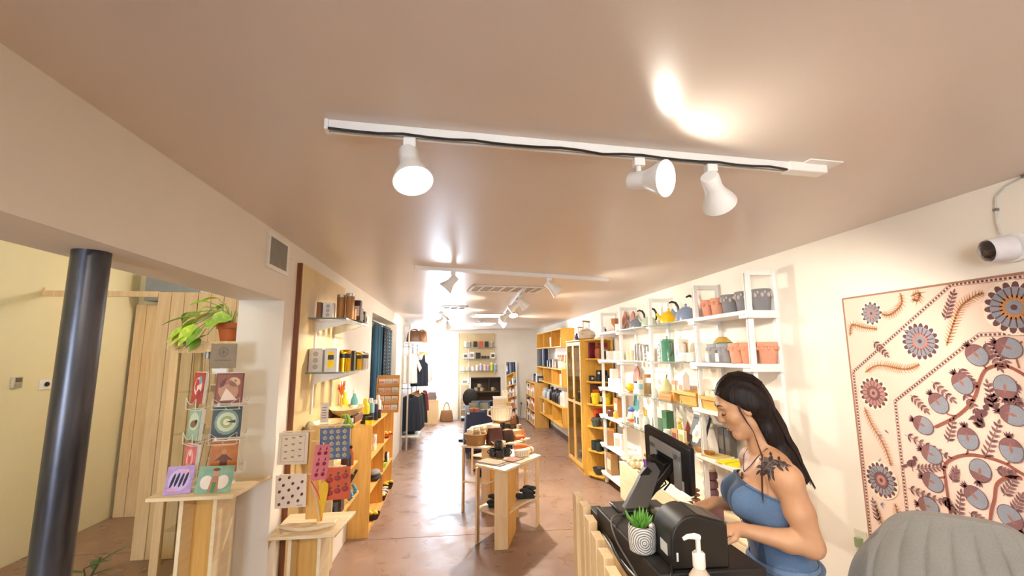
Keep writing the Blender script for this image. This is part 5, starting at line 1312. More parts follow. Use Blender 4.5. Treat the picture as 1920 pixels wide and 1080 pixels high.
# top level
mug('white mug with a navy square print at the far end of the top white shelf', (2.15,6.55,zl(0)), .045, .09, '#efece6', rz=.5, mark='#2a2a50')
tin('off white lidded jar beside the navy printed mug, far end of the top shelf', (2.2,6.02,zl(0)), .05, .1, '#e6e3dc', '#d8d4ca')
t = thing('wood_vase', 'slim brown wooden goblet on the far end of the top white shelf', 'vase', (2.22,6.22,zl(0)))
obj('body', MB().lathe([(.035,0),(.03,.01),(.012,.04),(.014,.07),(.05,.12),(.055,.19),(.05,.19),(.03,.12)], 18), wood('#a56a3a','#b9824e'), t); obj('foot', MB().lathe([(.036,-.0),(.036,.006)],16), M_BROWN, t)
def leafboard(label, y, h, w, z, x=2.26):
    t = thing('serving_board', label, 'board', (x,y,z), rot=(0,.12,0))
    n = 12; poly = [(w*math.sin(PI*i/n)**.7*.5, h*i/n) for i in range(n+1)]; poly += [(-a, b) for a, b in poly[::-1]][1:-1]
    obj('board', MB().prism(poly, -.008, .008).xf(Matrix.Rotation(PI/2,4,'X')).xf(Matrix.Rotation(PI/2,4,'Z')), wood('#8a4520','#a45c2c'), t); obj('inlay', MB().prism([(a*.55,b*.8+.03) for a,b in poly], -.012, -.008).xf(Matrix.Rotation(PI/2,4,'X')).xf(Matrix.Rotation(-PI/2,4,'Z')), wood('#b9793c','#cd9150'), t)
    return t
leafboard('tall pointed brown wooden board leaning behind the goblet, far end of the top shelf', 6.02, .28, .14, zl(0), 2.27)
leafboard('dark orange oval wooden board left of the grey kettle on the top glass shelf', 5.60, .24, .16, zl(0), 2.22)
kettle('slate grey kettle with a curved black handle on the top glass shelf', (2.2,5.37,zl(0)), '#6f7883', .95, rz=-.45)
kettle('pale sage kettle on the top glass shelf, between the grey and the yellow ones', (2.2,5.02,zl(0)), '#aebfaa', .9, rz=-.45)
tin('pale sage canister behind the second upright on the top glass shelf', (2.28,4.72,zl(0)), .05, .14, '#a3b39b', '#8fa089')
kettle('bright yellow kettle with a curved black handle on the top glass shelf', (2.2,4.51,zl(0)), '#e6b800', .98, rz=-.45)
kettle('slate blue kettle with a curved black handle, nearest on the top glass shelf', (2.2,4.15,zl(0)), '#7f90ad', 1.05, rz=-.45)
for y, c, face, lab in ((3.75,'#cf9078',False,'left of two terracotta pots on the top white shelf'),(3.60,'#d2947a',False,'right of two terracotta pots on the top white shelf'),(3.43,'#7d7c80',True,'grey pot with a light leaf band beside the terracotta ones, top white shelf'),(3.24,'#7d7c80',True,'grey pot with a light leaf band left of the nearest upright, top white shelf'),(3.10,'#7b7a7f',True,'grey pot with a light leaf band seen behind the nearest upright, top white shelf')):
    flowerpot(lab, (2.24 if y < 3.2 else 2.2,y,zl(0)), .062 if y > 3.5 else .068, .155 if y > 3.5 else .16, c, face=face, faces_col='#b9aca4' if face else None)
# second level
for i, y in enumerate((6.38, 6.08)): carton(('left','right')[i] + ' of two small white cube boxes at the far end of the second level', (2.2,y,zl(1)), .11, .11, .12, '#efeae0', patch='#e2d9cc', face='-x')
for i, (y, c) in enumerate(((5.62,'#d9cf9f'),(5.50,'#e2c9a0'))): tin(('pale green','peach')[i] + ' tumbler at the left end of the second glass shelf', (2.17,y,zl(1)), .03, .12, c, c)
for i, (y, h) in enumerate(((5.38,.2),(5.30,.2),(5.21,.19))): lathe_thing('steel_canister', ('left','middle','right')[i] + ' of three polished steel canisters on the second glass shelf', 'canister', (2.19,y+.0,zl(1)), [('body',[(.038,0),(.038,h*.85)],M_STEEL),('lid',[(.039,h*.85),(.039,h*.95),(.01,h)],M_STEEL)])
lathe_thing('steel_canister','polished steel canister standing apart near the third upright','canister',(2.17,5.05,zl(1)),[('body',[(.036,0),(.036,.16)],M_STEEL),('lid',[(.037,.16),(.03,.18)],M_STEEL)])
mug('white mug with a black bird print on the second glass shelf', (2.13,4.86,zl(1)), .045, .1, '#f0ede6', rz=2.8, mark='#2a2a2a')
carton('sage green square box behind the white mug on the second glass shelf', (2.25,4.73,zl(1)), .1, .1, .17, '#93a490')
t = thing('dotted_carton', 'tall white box with dark spots left of the green coffee press', 'box', (2.19,4.72,zl(1))); obj('body', MB().box((-.03,-.03,0),(.03,.03,.2)), M_PAPER, t)
p = Print((-.03,0,0),(0,-1,0),(0,0,1),(-1,0,0)); [p.ell((.012*(-1)**k,.03+.035*k),.01,.012,M_BLACK) for k in range(5)]; p.make('print',t)
french_press('sage green enamel coffee press on the second glass shelf', (2.19,4.57,zl(1)), .068, .255, '#4f8a6f', '#5c4632')
french_press('cream enamel coffee press right of the green one', (2.19,4.27,zl(1)), .066, .24, '#e9e2d2', '#8a6238')
carton('pale blue and white paper packet before the cream press', (2.13,4.19,zl(1)), .05, .07, .16, '#eeeae2', patch='#8a98c8', face='-x')
for i, y in enumerate((4.1, 3.98)): mug(('left','right')[i] + ' of two white mugs with dark prints, near end of the second glass shelf', (2.13,y,zl(1)), .04, .085, '#f0ebe2', rz=2.6, mark='#3a3a3a')
for y, c, lab, tg in ((3.68,'#a3a3a5','light grey pot at the left of the second white shelf',True),(3.53,'#9b9ba0','light grey pot with a big price tag on the second white shelf',True),(3.36,'#dd9c80','terracotta pot in the middle of the second white shelf',False),(3.215,'#d89678','terracotta pot left of the nearest upright, second white shelf',False),(3.0905,'#d9987c','terracotta pot seen behind the nearest upright, second white shelf',False)):
    flowerpot(lab, (2.25 if y < 3.2 else 2.19,y,zl(1)), .066, .155, c, tagcard=tg)
t = bowl('yellow and green painted wooden bowl turned upside down on the light grey pots', (2.215,3.60,zl(1)+.158+.055), .075, .055, '#c9a24f'); t.rotation_euler = (PI,0,0); obj('green_band', MB().lathe([(.0757,.044),(.0775,.054)], 28, cap0=False, cap1=False), mat('#5f8a5a',.45), t)
# third level
carton('white cube box on the third white shelf at the far end', (2.19,6.26,zl(2)), .13, .13, .13, '#f3efe8', patch='#e0dcd4', face='-x')
carton('pinkish box on top of the white cube box at the far end', (2.19,6.26,zl(2)+.1315), .09, .09, .13, '#e6cfc4', patch='#f0e2d8', face='-x')
leafboard('tall brown oval wooden tray standing on the third glass shelf', 5.62, .32, .2, zl(2), 2.24)
t = thing('duck_jar', 'bright yellow round jar in front of the oval tray', 'jar', (2.15,5.56,zl(2))); obj('body', MB().ell((0,0,.055),(.05,.05,.055)), mat('#e8b41c',.3), t); obj('base', MB().lathe([(.035,0),(.03,.01)],16), mat('#a8641c',.4), t); obj('knob', MB().ell((-.045,0,.05),(.02,.016,.014),10,6), mat('#d98a1a',.3), t)
tin('white canister with a dark blue lid on the third glass shelf', (2.17,5.35,zl(2)), .05, .14, '#efede8', '#3a3d55')
jar('tall glass jar of brown tea with a wooden lid on the third glass shelf', (2.22,5.19,zl(2)), .055, .23, '#a88a60', '#9a6f42', glassy=True)
tin('slim printed bottle in front of the tall glass jar', (2.12,5.17,zl(2)), .032, .2, '#d9d2c4', '#b98a5a', band='#8ab0b4')
t = thing('paper_gourd', 'pale green gourd shaped ornament at the left of the third glass shelf', 'ornament', (2.2,4.66,zl(2))); obj('body', MB().lathe([(.03,0),(.075,.03),(.085,.08),(.05,.14),(.03,.19),(.01,.21)], 20), mat('#b9bd8c',.6), t); obj('stem', MB().cyl((0,0,.2),(.012,0,.25),.007), M_BROWN, t)
t = thing('board_stack', 'flat terracotta wooden boxes stacked at the front of the third glass shelf', 'box', (2.16,4.50,zl(2)), rz=.1)
obj('lower_box', MB().box((-.07,-.12,0),(.07,.12,.035)), wood('#b97438','#cd8c4c','y'), t, bevel=.003); obj('upper_box', MB().box((-.06,-.11,.035),(.06,.11,.06)), wood('#c9823e','#d99a55','y'), t, bevel=.003)
for i, y in enumerate((4.49, 4.39)): carton(('left','right')[i] + ' salmon pink gift box above the flat wooden boxes', (2.23,y,zl(2)+.062), .07, .09, .13, '#d9886c', patch='#e9b9a0', face='-x')
t = thing('small_stool', 'small yellow wooden stand on the third glass shelf', 'stand', (2.18,4.30,zl(2))); obj('top', MB().box((-.06,-.09,.09),(.06,.09,.105)), M_OAKY, t); 
for yy in (-.075,.06): obj('leg', MB().box((-.05,yy,0),(.05,yy+.015,.09)), M_OAK, t)
t = thing('gift_packet', 'tall clear and white gift packet standing on the small yellow stand', 'packet', (2.2,4.28,zl(2)+.1055)); obj('body', MB().box((-.035,-.05,0),(.035,.05,.15)), mat('#e6ddd2',.3), t, bevel=.004); obj('top_fold', MB().prism([(-.03,.15),(.03,.15),(.006,.185),(-.006,.185)], -.05,.05).xf(Matrix.Rotation(PI/2,4,'X')), mat('#efe9e0',.3), t); obj('contents', MB().box((-.037,-.035,.01),(-.035,.035,.06)), mat('#c98a70',.6), t)
def slat_basket(label, y0, y1, z, h, col, x0=2.09, x1=2.26):
    t = thing('wooden_basket', label, 'basket', ((x0+x1)/2, (y0+y1)/2, z)); w, d = (x1-x0)/2, (y1-y0)/2
    m = wood(col, '#e2b45c', 'y')
    obj('bottom', MB().box((-w*.8,-d*.85,0),(w*.8,d*.85,.012)), m, t)
    for s in (-1, 1):
        obj('side', MB().add([(s*w*.8,-d*.85,.0),(s*w*.8,d*.85,0),(s*w,d,h),(s*w,-d,h),(s*w*.8-s*.01,-d*.85,.0),(s*w*.8-s*.01,d*.85,0),(s*w-s*.01,d,h),(s*w-s*.01,-d,h)], [(0,1,2,3),(4,5,6,7),(0,1,5,4),(1,2,6,5),(2,3,7,6),(3,0,4,7)]), m, t)
        obj('end', MB().add([(-w*.8,s*d*.85,.0),(w*.8,s*d*.85,0),(w,s*d,h),(-w,s*d,h),(-w*.8,s*d*.85-s*.01,.0),(w*.8,s*d*.85-s*.01,0),(w,s*d-s*.01,h),(-w,s*d-s*.01,h)], [(0,1,2,3),(4,5,6,7),(0,1,5,4),(1,2,6,5),(2,3,7,6),(3,0,4,7)]), m, t)
    obj('rim', MB().box((-w-.008,-d-.008,h-.03),(-w,d+.008,h)).box((w,-d-.008,h-.03),(w+.008,d+.008,h)), m, t, kind='stuff')
    return t
slat_basket('yellow wooden basket behind the second upright on the third level', 3.86, 4.18, zl(2), .12, '#d09a38')
slat_basket('yellow wooden basket on the third white shelf above the woman', 3.50, 3.80, zl(2), .11, '#cf9838')
for i, y in enumerate((3.57,3.65,3.73)):
    t = thing('striped_roll', ('right','middle','left')[i] + ' striped cloth roll in the basket above the woman', 'cloth roll', (2.18,y,zl(2)+.075)); obj('roll', MB().cyl((-.06,0,.045),(.06,0,.045),.038,n=16), fabric('#ddd2bf'), t); obj('stripe', MB().cyl((-.02,0,.045),(.0,0,.045),.039,n=16).cyl((.025,0,.045),(.04,0,.045),.039,n=16), fabric('#7d7468'), t, kind='stuff')
carton('small brown card box seen above the woman on the third white shelf', (2.25,3.22,zl(2)), .12, .1, .14, '#a97c4a')
# fourth level
carton('brown printed paper bag on the fourth white shelf at the far end', (2.22,6.2,zl(3)), .09, .16, .25, '#a9743e', patch='#e6d2b0', face='-x', name='coffee_bag', cat='bag')
jar('round dark brown jar in front of the brown paper bag', (2.12,6.24,zl(3)), .045, .11, '#5c2f1e', '#3a1d12')
t = bottle('small amber bottle beside the dark brown jar', (2.12,6.05,zl(3)), .03, .12, '#d9a23c', '#e9c46a')
t = thing('plush_doll', 'white plush toy with a blue cap on the fourth glass shelf', 'toy', (2.16,5.58,zl(3))); obj('body', MB().ell((0,0,.08),(.05,.06,.08)), mat('#e9d3b4',.8), t); obj('cap', MB().ell((0,0,.17),(.045,.05,.035)), mat('#4a74b8',.7), t); obj('belt', MB().lathe([(.052,.03),(.056,.05),(.052,.06)],16,sy=1.15,cap0=False,cap1=False), mat('#c9683a',.7), t)
for i, y in enumerate((5.36,5.27)): carton(('left','right')[i] + ' white and black striped soap packet on the fourth glass shelf', (2.14,y,zl(3)), .05, .07, .16, '#ecebe6', patch='#4a4c52', face='-x')
t = thing('teal_cloth', 'teal cloth hanging over the front of the third glass shelf', 'cloth', (2.066,5.19,1.19)); obj('drape', MB().prism([(-.09,-.02),(.02,-.05),(.09,0),(.08,.08),(.03,.1),(.03,.148),(-.05,.148),(-.05,.08),(-.08,.05)], -.006,.0).xf(Matrix.Rotation(PI/2,4,'X')).xf(Matrix.Rotation(-PI/2,4,'Z')), fabric('#3f8484'), t, bevel=.003); obj('fold', MB().tube([(-.012,-.02,.14),(-.014,.02,.02)],.008,6), fabric('#357272'), t)
t = thing('dispenser', 'yellow capped clear bottle on the fourth glass shelf', 'bottle', (2.15,5.12,zl(3))); obj('body', MB().lathe([(.04,0),(.042,.1),(.02,.15)],18), mat('#d9dccf',.2), t); obj('cap', MB().tube([(0,0,.15),(0,.01,.2),(0,.06,.23)],[.02,.022,.016],8), mat('#e9c95c',.4), t)
carton('sage green tin behind the yellow capped bottle', (2.24,5.02,zl(3)), .08, .1, .14, '#7d9a82')
carton('tall dark green box at the left of the nearer fourth glass shelf', (2.2,4.67,zl(3)), .08, .11, .26, '#39694a', face='-x', patch='#4f8060')
jar('pale mint jar in front of the dark green box', (2.13,4.55,zl(3)), .045, .09, '#bfd6cc', '#e6ebe4')
t = thing('figurine', 'yellow standing figurine behind the mint jar', 'ornament', (2.24,4.50,zl(3))); obj('body', MB().lathe([(.035,0),(.03,.1),(.02,.15)],14), mat('#e2c65a',.6), t); obj('head', MB().ell((0,0,.18),(.028,.028,.03),12,8), mat('#efdca0',.6), t)
carton('rust and cream printed book standing on the fourth glass shelf', (2.13,4.37,zl(3)), .03, .12, .12, '#c9946a', patch='#8a4a30', face='-x', name='book', cat='book')
carton('cream and green card pack right of the rust printed book', (2.13,4.23,zl(3)), .03, .11, .13, '#efe2c0', patch='#a9b070', face='-x')
t = thing('clay_cone', 'small dark red cone ornament behind the card pack', 'ornament', (2.24,4.33,zl(3))); obj('body', MB().lathe([(.03,0),(.035,.1),(.004,.2)],14), mat('#8a3a24',.6), t); obj('base', MB().lathe([(.032,-.0),(.034,.006)],14), M_BROWN, t)
t = thing('photo_book', 'large dark book with a pale flower on its cover, leaning on the fourth shelf', 'book', (2.15,4.05,zl(3)), rot=(0,.32,0)); obj('cover', MB().box((-.012,-.13,0),(.012,.13,.30)), mat('#3c3a3c',.5), t); 
p = Print((-.012,0,0),(0,-1,0),(0,0,1),(-1,0,0))
for k in range(6): p.ell((.045*math.cos(k*PI/3),.13+.05*math.sin(k*PI/3)),.035,.04,mat('#cfc9c2',.5)); p.up()
p.ell((0,.13),.03,.03,mat('#a59f98',.5)); p.ell((.02,.23),.04,.03,mat('#bdb7b0',.5)); p.make('print',t)
for i, (y, c) in enumerate(((3.78,'#4a4644'),(3.68,'#56504c'))): carton(('left','right')[i] + ' of two dark framed boxes at the back of the fourth white shelf', (2.27,y,zl(3)), .05, .09, .22, c, patch='#6e6762', face='-x')
for i, (y, c, rx_) in enumerate(((3.90,'#c9924a',0),(3.74,'#b07c3e',1),(4.16,'#d9a860',2))): bowl(('small gold bowl behind the second upright on the fourth level','small gold bowl before the dark framed boxes','small gold bowl by the flower book')[i], (2.11,y,zl(3)), .045, .04, c)
t = thing('notebook', 'tan notebook lying flat on the fourth white shelf', 'notebook', (2.155,3.70,zl(3)), rz=.3); obj('cover', MB().box((-.08,-.1,0),(.08,.1,.014)), mat('#cdb06a',.6), t, bevel=.002); obj('pages', MB().box((-.078,-.101,.003),(.081,.098,.011)), M_PAPER, t)
t = thing('notebook', 'bright yellow notebook lying nearest on the fourth white shelf', 'notebook', (2.15,3.46,zl(3)), rz=.3); obj('cover', MB().box((-.085,-.1,0),(.085,.1,.012)), mat('#f0e000',.5), t, bevel=.002); obj('band', MB().box((-.086,-.01,0),(.086,.005,.0135)), mat('#c9b800',.5), t)
# lower levels at the far bay
carton('brown illustrated box leaning on the fifth white shelf at the far end', (2.14,6.35,zl(4)), .1, .17, .2, '#a87848', patch='#e0cdae', face='-x', tilt=0, rz=-.3)
t = carton('slim white box tilted against the upright on the fifth white shelf', (2.14,6.02,zl(4)), .05, .14, .2, '#e9e6e0', patch='#c9b8a4', face='-x', rz=.4)
carton('tall printed carton on the lowest white shelf at the far end', (2.15,6.35,zl(5)), .1, .2, .27, '#b08654', patch='#e4d6bd', face='-x')

# low cabinet under the shelves
t = thing('low_cabinet', 'low pale wooden cabinet under the glass shelves of the right wall', 'cabinet', (2.03, 3.0, 0))
obj('body', MB().box((.012,0,.03),(.065,2.72,.455)), M_MAPLE, t, bevel=.002); obj('top', MB().box((0,-.01,.455),(.069,2.74,.475)).box((.111,-.01,.455),(.28,2.74,.475)), M_MAPLE, t, bevel=.002)
for y0 in (.0,.91,1.82): obj('door', MB().box((-.002,y0+.01,.05),(.012,y0+.9,.45)), M_MAPLE, t, bevel=.002)
obj('plinth', MB().box((.03,.02,0),(.065,2.7,.03)), M_BROWN, t)
ZL = .4755
for i, (x, y) in enumerate(((2.08,5.5),(2.1,5.42),(2.07,5.36),(2.12,5.34))):
    t = thing('carved_stone', ('first','second','third','fourth')[i] + ' pale carved stone piece on the far end of the low cabinet', 'ornament', (x,y,ZL)); obj('body', MB().ell((0,0,.04),(.035,.04,.04),12,8), mat('#ddd0ae',.7,var=.15), t); obj('knob', MB().ell((.01,.01,.085),(.018,.018,.02),8,6), mat('#d2c49e',.7), t)
t = thing('serving_tray', 'olive green flat tray near the far end of the low cabinet', 'tray', (2.10,5.02,ZL)); obj('plate', MB().box((-.06,-.13,0),(.1,.13,.012)), mat('#8f9464',.4), t, bevel=.004); obj('lip', MB().box((-.065,-.135,.004),(-.055,.135,.022)), mat('#7e8356',.4), t)
for i in range(7):
    t = thing('wooden_figure', ('first','second','third','fourth','fifth','sixth','seventh')[i] + ' slim wooden figure from the left, behind the till screen', 'figure', (2.16+.03*(i%2),5.22-.055*i,ZL)); obj('body', MB().lathe([(.018,0),(.016,.08),(.02,.14),(.012,.16)],12), wood('#d2b48a','#e2caa4'), t); obj('head', MB().ell((0,0,.178),(.017,.017,.02),10,7), mat('#e6d2b0' if i%2 else '#a97d4f',.6), t)
for i, (y, rz) in enumerate(((4.55,.2),(4.40,-.1),(4.22,.15))):
    t = thing('paper_sheet', ('left','middle','right')[i] + ' white paper sheet on top of the low cabinet', 'paper', (2.10,y,ZL+.0004*i), rz); obj('sheet', MB().box((-.055,-.09,0),(.1,.09,.002)), M_PAPER, t); p = Print((0,0,.002),(1,0,0),(0,1,0),(0,0,1)); [p.rect((-.035,-.06+.02*k),(.06,-.054+.02*k),mat('#b5b0a8',.8)) for k in range(5)]; p.make('print',t)
def rosejar(label, loc, r, h, n_rings):
    t = thing('stacked_jar', label, 'jar', loc); m = mat('#7d5560',.5,var=.1)
    obj('body', MB().lathe([(r*.9,0),(r,.01),(r,h*.8),(r*.9,h*.84)],22), m, t); obj('lid', MB().lathe([(r*.93,h*.84),(r*.93,h*.92),(r*.5,h*.96),(r*.2,h)],18), mat('#cdb8a2',.4), t, label='pale metallic lid'); return t
rosejar('large dusty rose jar standing on the low cabinet beside the woman', (2.085,3.66,ZL), .062, .17, 0)
t = thing('stacked_jar', 'ringed stack of dusty rose jars behind the large one beside the woman', 'jar', (2.24,3.98,ZL))
for q_ in range(4): obj('jar', MB().lathe([(.045,.075*q_),(.06,.012+.075*q_),(.062,.05+.075*q_),(.05,.072+.075*q_)], 20), mat('#7d5560',.5,var=.1), t)
obj('lid', MB().lathe([(.05,.297),(.048,.315),(.02,.325)], 18), mat('#cdb8a2',.4), t, label='pale metallic lid')
t = thing('sunglasses_stand', 'small brown round rings on a stand left of the dusty rose jars', 'ornament', (2.06,3.92,ZL))
obj('post', MB().cyl((0,0,0),(0,0,.16),.01), M_BROWN, t)
for k in range(3): obj('ring', MB().tube([(.03*math.cos(2*PI*i/14), .035*math.sin(2*PI*i/14), .08+.04*k) for i in range(15)], .008, 6), M_BROWN, t)

# ------------------------------------------------------------------ yellow glass door cabinet with open end shelves
GX, GY0, GY1, GH = 1.92, 6.95, 7.85, 2.03
M_HON = wood('#dba338','#ecbd58','z'); M_HONY = wood('#dba338','#ecbd58','y')
t = thing('glass_cabinet', 'tall honey yellow wooden cabinet with two tall glazed doors on the right wall', 'cabinet', (GX, GY0, 0))
w_, d_ = XR-GX-.002, GY1-GY0
obj('side', MB().box((.0,0,.0),(w_,.02,GH-.02)), M_HON, t); obj('side', MB().box((0,d_-.02,0),(w_,d_,GH-.02)), M_HON, t)
obj('top', MB().box((-.03,0,GH-.02),(w_,d_+.03,GH)), M_HONY, t, bevel=.002); obj('back', MB().box((w_-.015,.02,.0),(w_,d_-.02,GH-.02)), M_HON, t); obj('plinth', MB().box((.02,.02,0),(w_-.015,d_-.02,.09)), M_HONY, t)
for z in (.4,.72,1.04,1.36,1.68): obj('shelf', MB().box((.02,.02,z),(w_-.015,d_-.02,z+.012)), M_GLASS, t)
for y0, y1 in ((.0,d_/2-.003),(d_/2+.003,d_)):
    dr = MB()
    for a, b in (((-.02,y0,.09),(0,y0+.05,GH-.03)), ((-.02,y1-.05,.09),(0,y1,GH-.03)), ((-.02,y0+.05,.09),(0,y1-.05,.15)), ((-.02,y0+.05,GH-.09),(0,y1-.05,GH-.03)), ((-.02,y0+.05,1.02),(0,y1-.05,1.06))): dr.box(a, b)
    dd = obj('door', dr, M_HON, t, bevel=.002)
    obj('glass_pane', MB().box((-.012,y0+.05,.15),(-.008,y1-.05,1.02)).box((-.012,y0+.05,1.06),(-.008,y1-.05,GH-.09)), M_GLASS, dd, kind='stuff')
    obj('knob', MB().ell((-.03,(y1-.02 if y0 < .1 else y0+.02),1.1),(.012,.012,.012),10,6), M_BROWN, dd)
rr = random.Random(21)
k = 0
for z in (.0905,.4125,.7325,1.0525,1.3725,1.6925):
    for y in (7.1,7.28,7.52,7.7):
        c = ['#e9e2d2','#b9a58a','#7d6a58','#d6d9d4','#c9986a','#5a5550'][(k*5+2) % 6]; h = (.1,.16,.2,.13)[k % 4]
        lev = ('bottom','second','third','fourth','fifth','top')[(.0905,.4125,.7325,1.0525,1.3725,1.6925).index(z)]
        tin(('first','second','third','fourth')[(7.1,7.28,7.52,7.7).index(y)] + ' jar from the front on the ' + lev + ' shelf inside the glazed cabinet', (2.1+.03*(k%3),y,z), .05, h, c, '#d8d0c0', name='jar', cat='jar'); k += 1
t = thing('end_shelves', 'open honey wood end shelves on the near side of the glazed cabinet', 'shelf unit', (GX, GY0-.002, 0))
EZ = (1.74, 1.40, 1.07, .745, .40, .06)
P_ = [(0.06,-.001),(.03,-.13),(.17,-.36),(.36,-.38),(.36,-.001)]
for z in EZ: obj('shelf', MB().prism(P_, z-.02, z), M_HONY, t, bevel=.002)
obj('top', MB().prism(P_, GH-.022, GH-.001), M_HONY, t); obj('plinth', MB().prism([(.1,-.001),(.1,-.12),(.2,-.3),(.36,-.3),(.36,-.001)], 0, .04), M_HONY, t); obj('back', MB().box((.36,-.38,0),(.375,-.001,GH-.02)), M_HON, t)
ex = lambda x, y: (GX+x, GY0+y)
t = carton('maroon book standing on the highest open end shelf', (*ex(.12,-.16),EZ[0]+.001), .12, .03, .24, '#6a1420', name='book', cat='book', rz=.4, patch='#7d2230')
t = thing('clay_vase', 'brown clay figure vase on the highest open end shelf', 'vase', (*ex(.19,-.24),EZ[0]+.001)); obj('body', MB().lathe([(.04,0),(.05,.06),(.045,.13),(.03,.16),(.045,.19)],18), mat('#a8623a',.6), t); obj('collar', MB().lathe([(.036,.15),(.05,.165),(.036,.18)],18), M_BROWN, t)
carton('red and brown printed card behind the clay vase on the highest open end shelf', (*ex(.28,-.2),EZ[0]+.001), .16, .02, .23, '#8a2a20', patch='#a9623a')
jar('dark glass jar at the right of the highest open end shelf', (*ex(.29,-.30),EZ[0]+.001), .045, .13, '#3a3a34', '#c9c4b4')
for i, (x, y, dz) in enumerate(((.10,-.14,0),(.18,-.24,0),(.28,-.3,0),(.22,-.16,0),(.19,-.22,.091),(.27,-.24,.091))): mug(('first','second','third','fourth','fifth','sixth')[i] + ' black mug with a white mark on the second open end shelf', (*ex(x+.01,y),EZ[1]+.001+dz*.9), .042, .08, '#26282c', rz=1.5*i, mark='#d9d6d0')
for i, (x, y) in enumerate(((.13,-.24),(.28,-.31))): flowerpot(('left','right')[i] + ' bright yellow pot on the third open end shelf', (*ex(x,y),EZ[2]+.001), .062, .16, '#d9c21a')
carton('orange and black box behind the yellow pots', (*ex(.17,-.1),EZ[2]+.001), .14, .06, .28, '#5a2a1a', patch='#d9652a'); carton('dark box between the yellow pots', (*ex(.205,-.235),EZ[2]+.001), .05, .05, .16, '#2a2018', patch='#e2d8c4')
for i, (x, y) in enumerate(((.13,-.22),(.25,-.3))): flowerpot(('left','right')[i] + ' dark grey pot on the fourth open end shelf', (*ex(x,y),EZ[3]+.001), .065, .12, '#4a5450')
carton('orange and red packet behind the dark grey pots', (*ex(.2,-.12),EZ[3]+.001), .12, .05, .24, '#d9481c', patch='#3a1a12')
for i, (x, y) in enumerate(((.12,-.14),(.15,-.26),(.25,-.22),(.28,-.32),(.2,-.1))): mug(('first','second','third','fourth','fifth')[i] + ' dark teal ribbed mug on the fifth open end shelf', (*ex(x,y),EZ[4]+.001), .045, .13, '#2b3a3a', rz=1.1*i)
for i, (x, y) in enumerate(((.15,-.2),(.27,-.29))): bowl(('left','right')[i] + ' dark grey bowl on the lowest open end shelf', (*ex(x,y),EZ[5]+.001), .08, .1, '#3f4644')
def hoop_kettle(label, loc, col, s):
    t = thing('kettle', label, 'kettle', loc, rz=.8); m = mat(col,.25,coat=.4)
    obj('body', MB().lathe([(.07*s,0),(.1*s,.02*s),(.115*s,.06*s),(.1*s,.105*s),(.05*s,.13*s)],24), m, t); obj('lid', MB().lathe([(.055*s,.128*s),(.04*s,.142*s),(.01*s,.146*s),(.014*s,.165*s)],16), m, t); obj('spout', MB().tube([(-.09*s,0,.06*s),(-.13*s,0,.09*s),(-.15*s,0,.125*s)],[.02*s,.015*s,.011*s],8), m, t)
    obj('handle', MB().tube([(-.075*s,0,.11*s),(-.075*s,0,.23*s)],.005,6).tube([(.075*s,0,.11*s),(.075*s,0,.23*s)],.005,6).cyl((-.085*s,0,.235*s),(.085*s,0,.235*s),.012*s,n=10), wood('#a97c4c','#bd935f'), t, kind='stuff'); return t
hoop_kettle('navy blue teapot kettle with an upright hoop handle on the glazed cabinet', (2.08,7.55,GH+.001), '#2f3f7a', .95)
hoop_kettle('cream kettle with an upright wooden hoop handle on the glazed cabinet', (2.06,7.12,GH+.001), '#d9cdbb', 1.25)

# ------------------------------------------------------------------ wall boxes beyond the cabinet
def wall_box(label, z0, z1):
    t = thing('wall_box', label, 'shelf', (2.06, 8.95, z0)); L = 2.82; h = z1-z0; d = XR-2.06-.001
    obj('top', MB().box((0,0,h-.02),(d,L,h)), M_HONY, t, bevel=.002); obj('bottom', MB().box((0,0,0),(d,L,.02)), M_HONY, t, bevel=.002)
    for y in (0,L/3,2*L/3,L-.02): obj('divider' if 0 < y < L-.1 else 'side', MB().box((0,y,.02),(d,y+.02,h-.02)), M_HON, t)
    obj('back', MB().box((d-.01,.02,.02),(d,L-.02,h-.02)), wood('#b98440','#c99450','y'), t); return t
WB = ((1.95,2.33,'highest'),(1.15,1.51,'middle'),(.38,.765,'lowest'))
for z0, z1, n in WB: wall_box(n + ' long yellow wooden wall box with three compartments on the right wall', z0, z1)
for j, (z0, z1, n) in enumerate(WB):
    for i, y in enumerate((9.3,10.25,11.2)):
        pos = ('nearest','middle','farthest')[i]
        c1, c2 = (('#8a7a6a','#e2ded6'),('#d9d4ca','#4a4440'),('#2e2c30','#8c8a86'))[(i+j) % 3]
        if (i+j) % 3 == 1: french_press('pale pitcher in the %s compartment of the %s wall box' % (pos, n), (2.19,y+.1,z0+.021), .07, .26, c1, '#5a4632', name='pitcher')
        else: bottle('%s bottle in the %s compartment of the %s wall box' % ('dark' if (i+j) % 3 == 2 else 'taupe', pos, n), (2.2,y+.12,z0+.021), .05, .27, c1, c2)
        tin('small jar in the %s compartment of the %s wall box' % (pos, n), (2.17,y-.12,z0+.021), .05, .15, c2, c1)
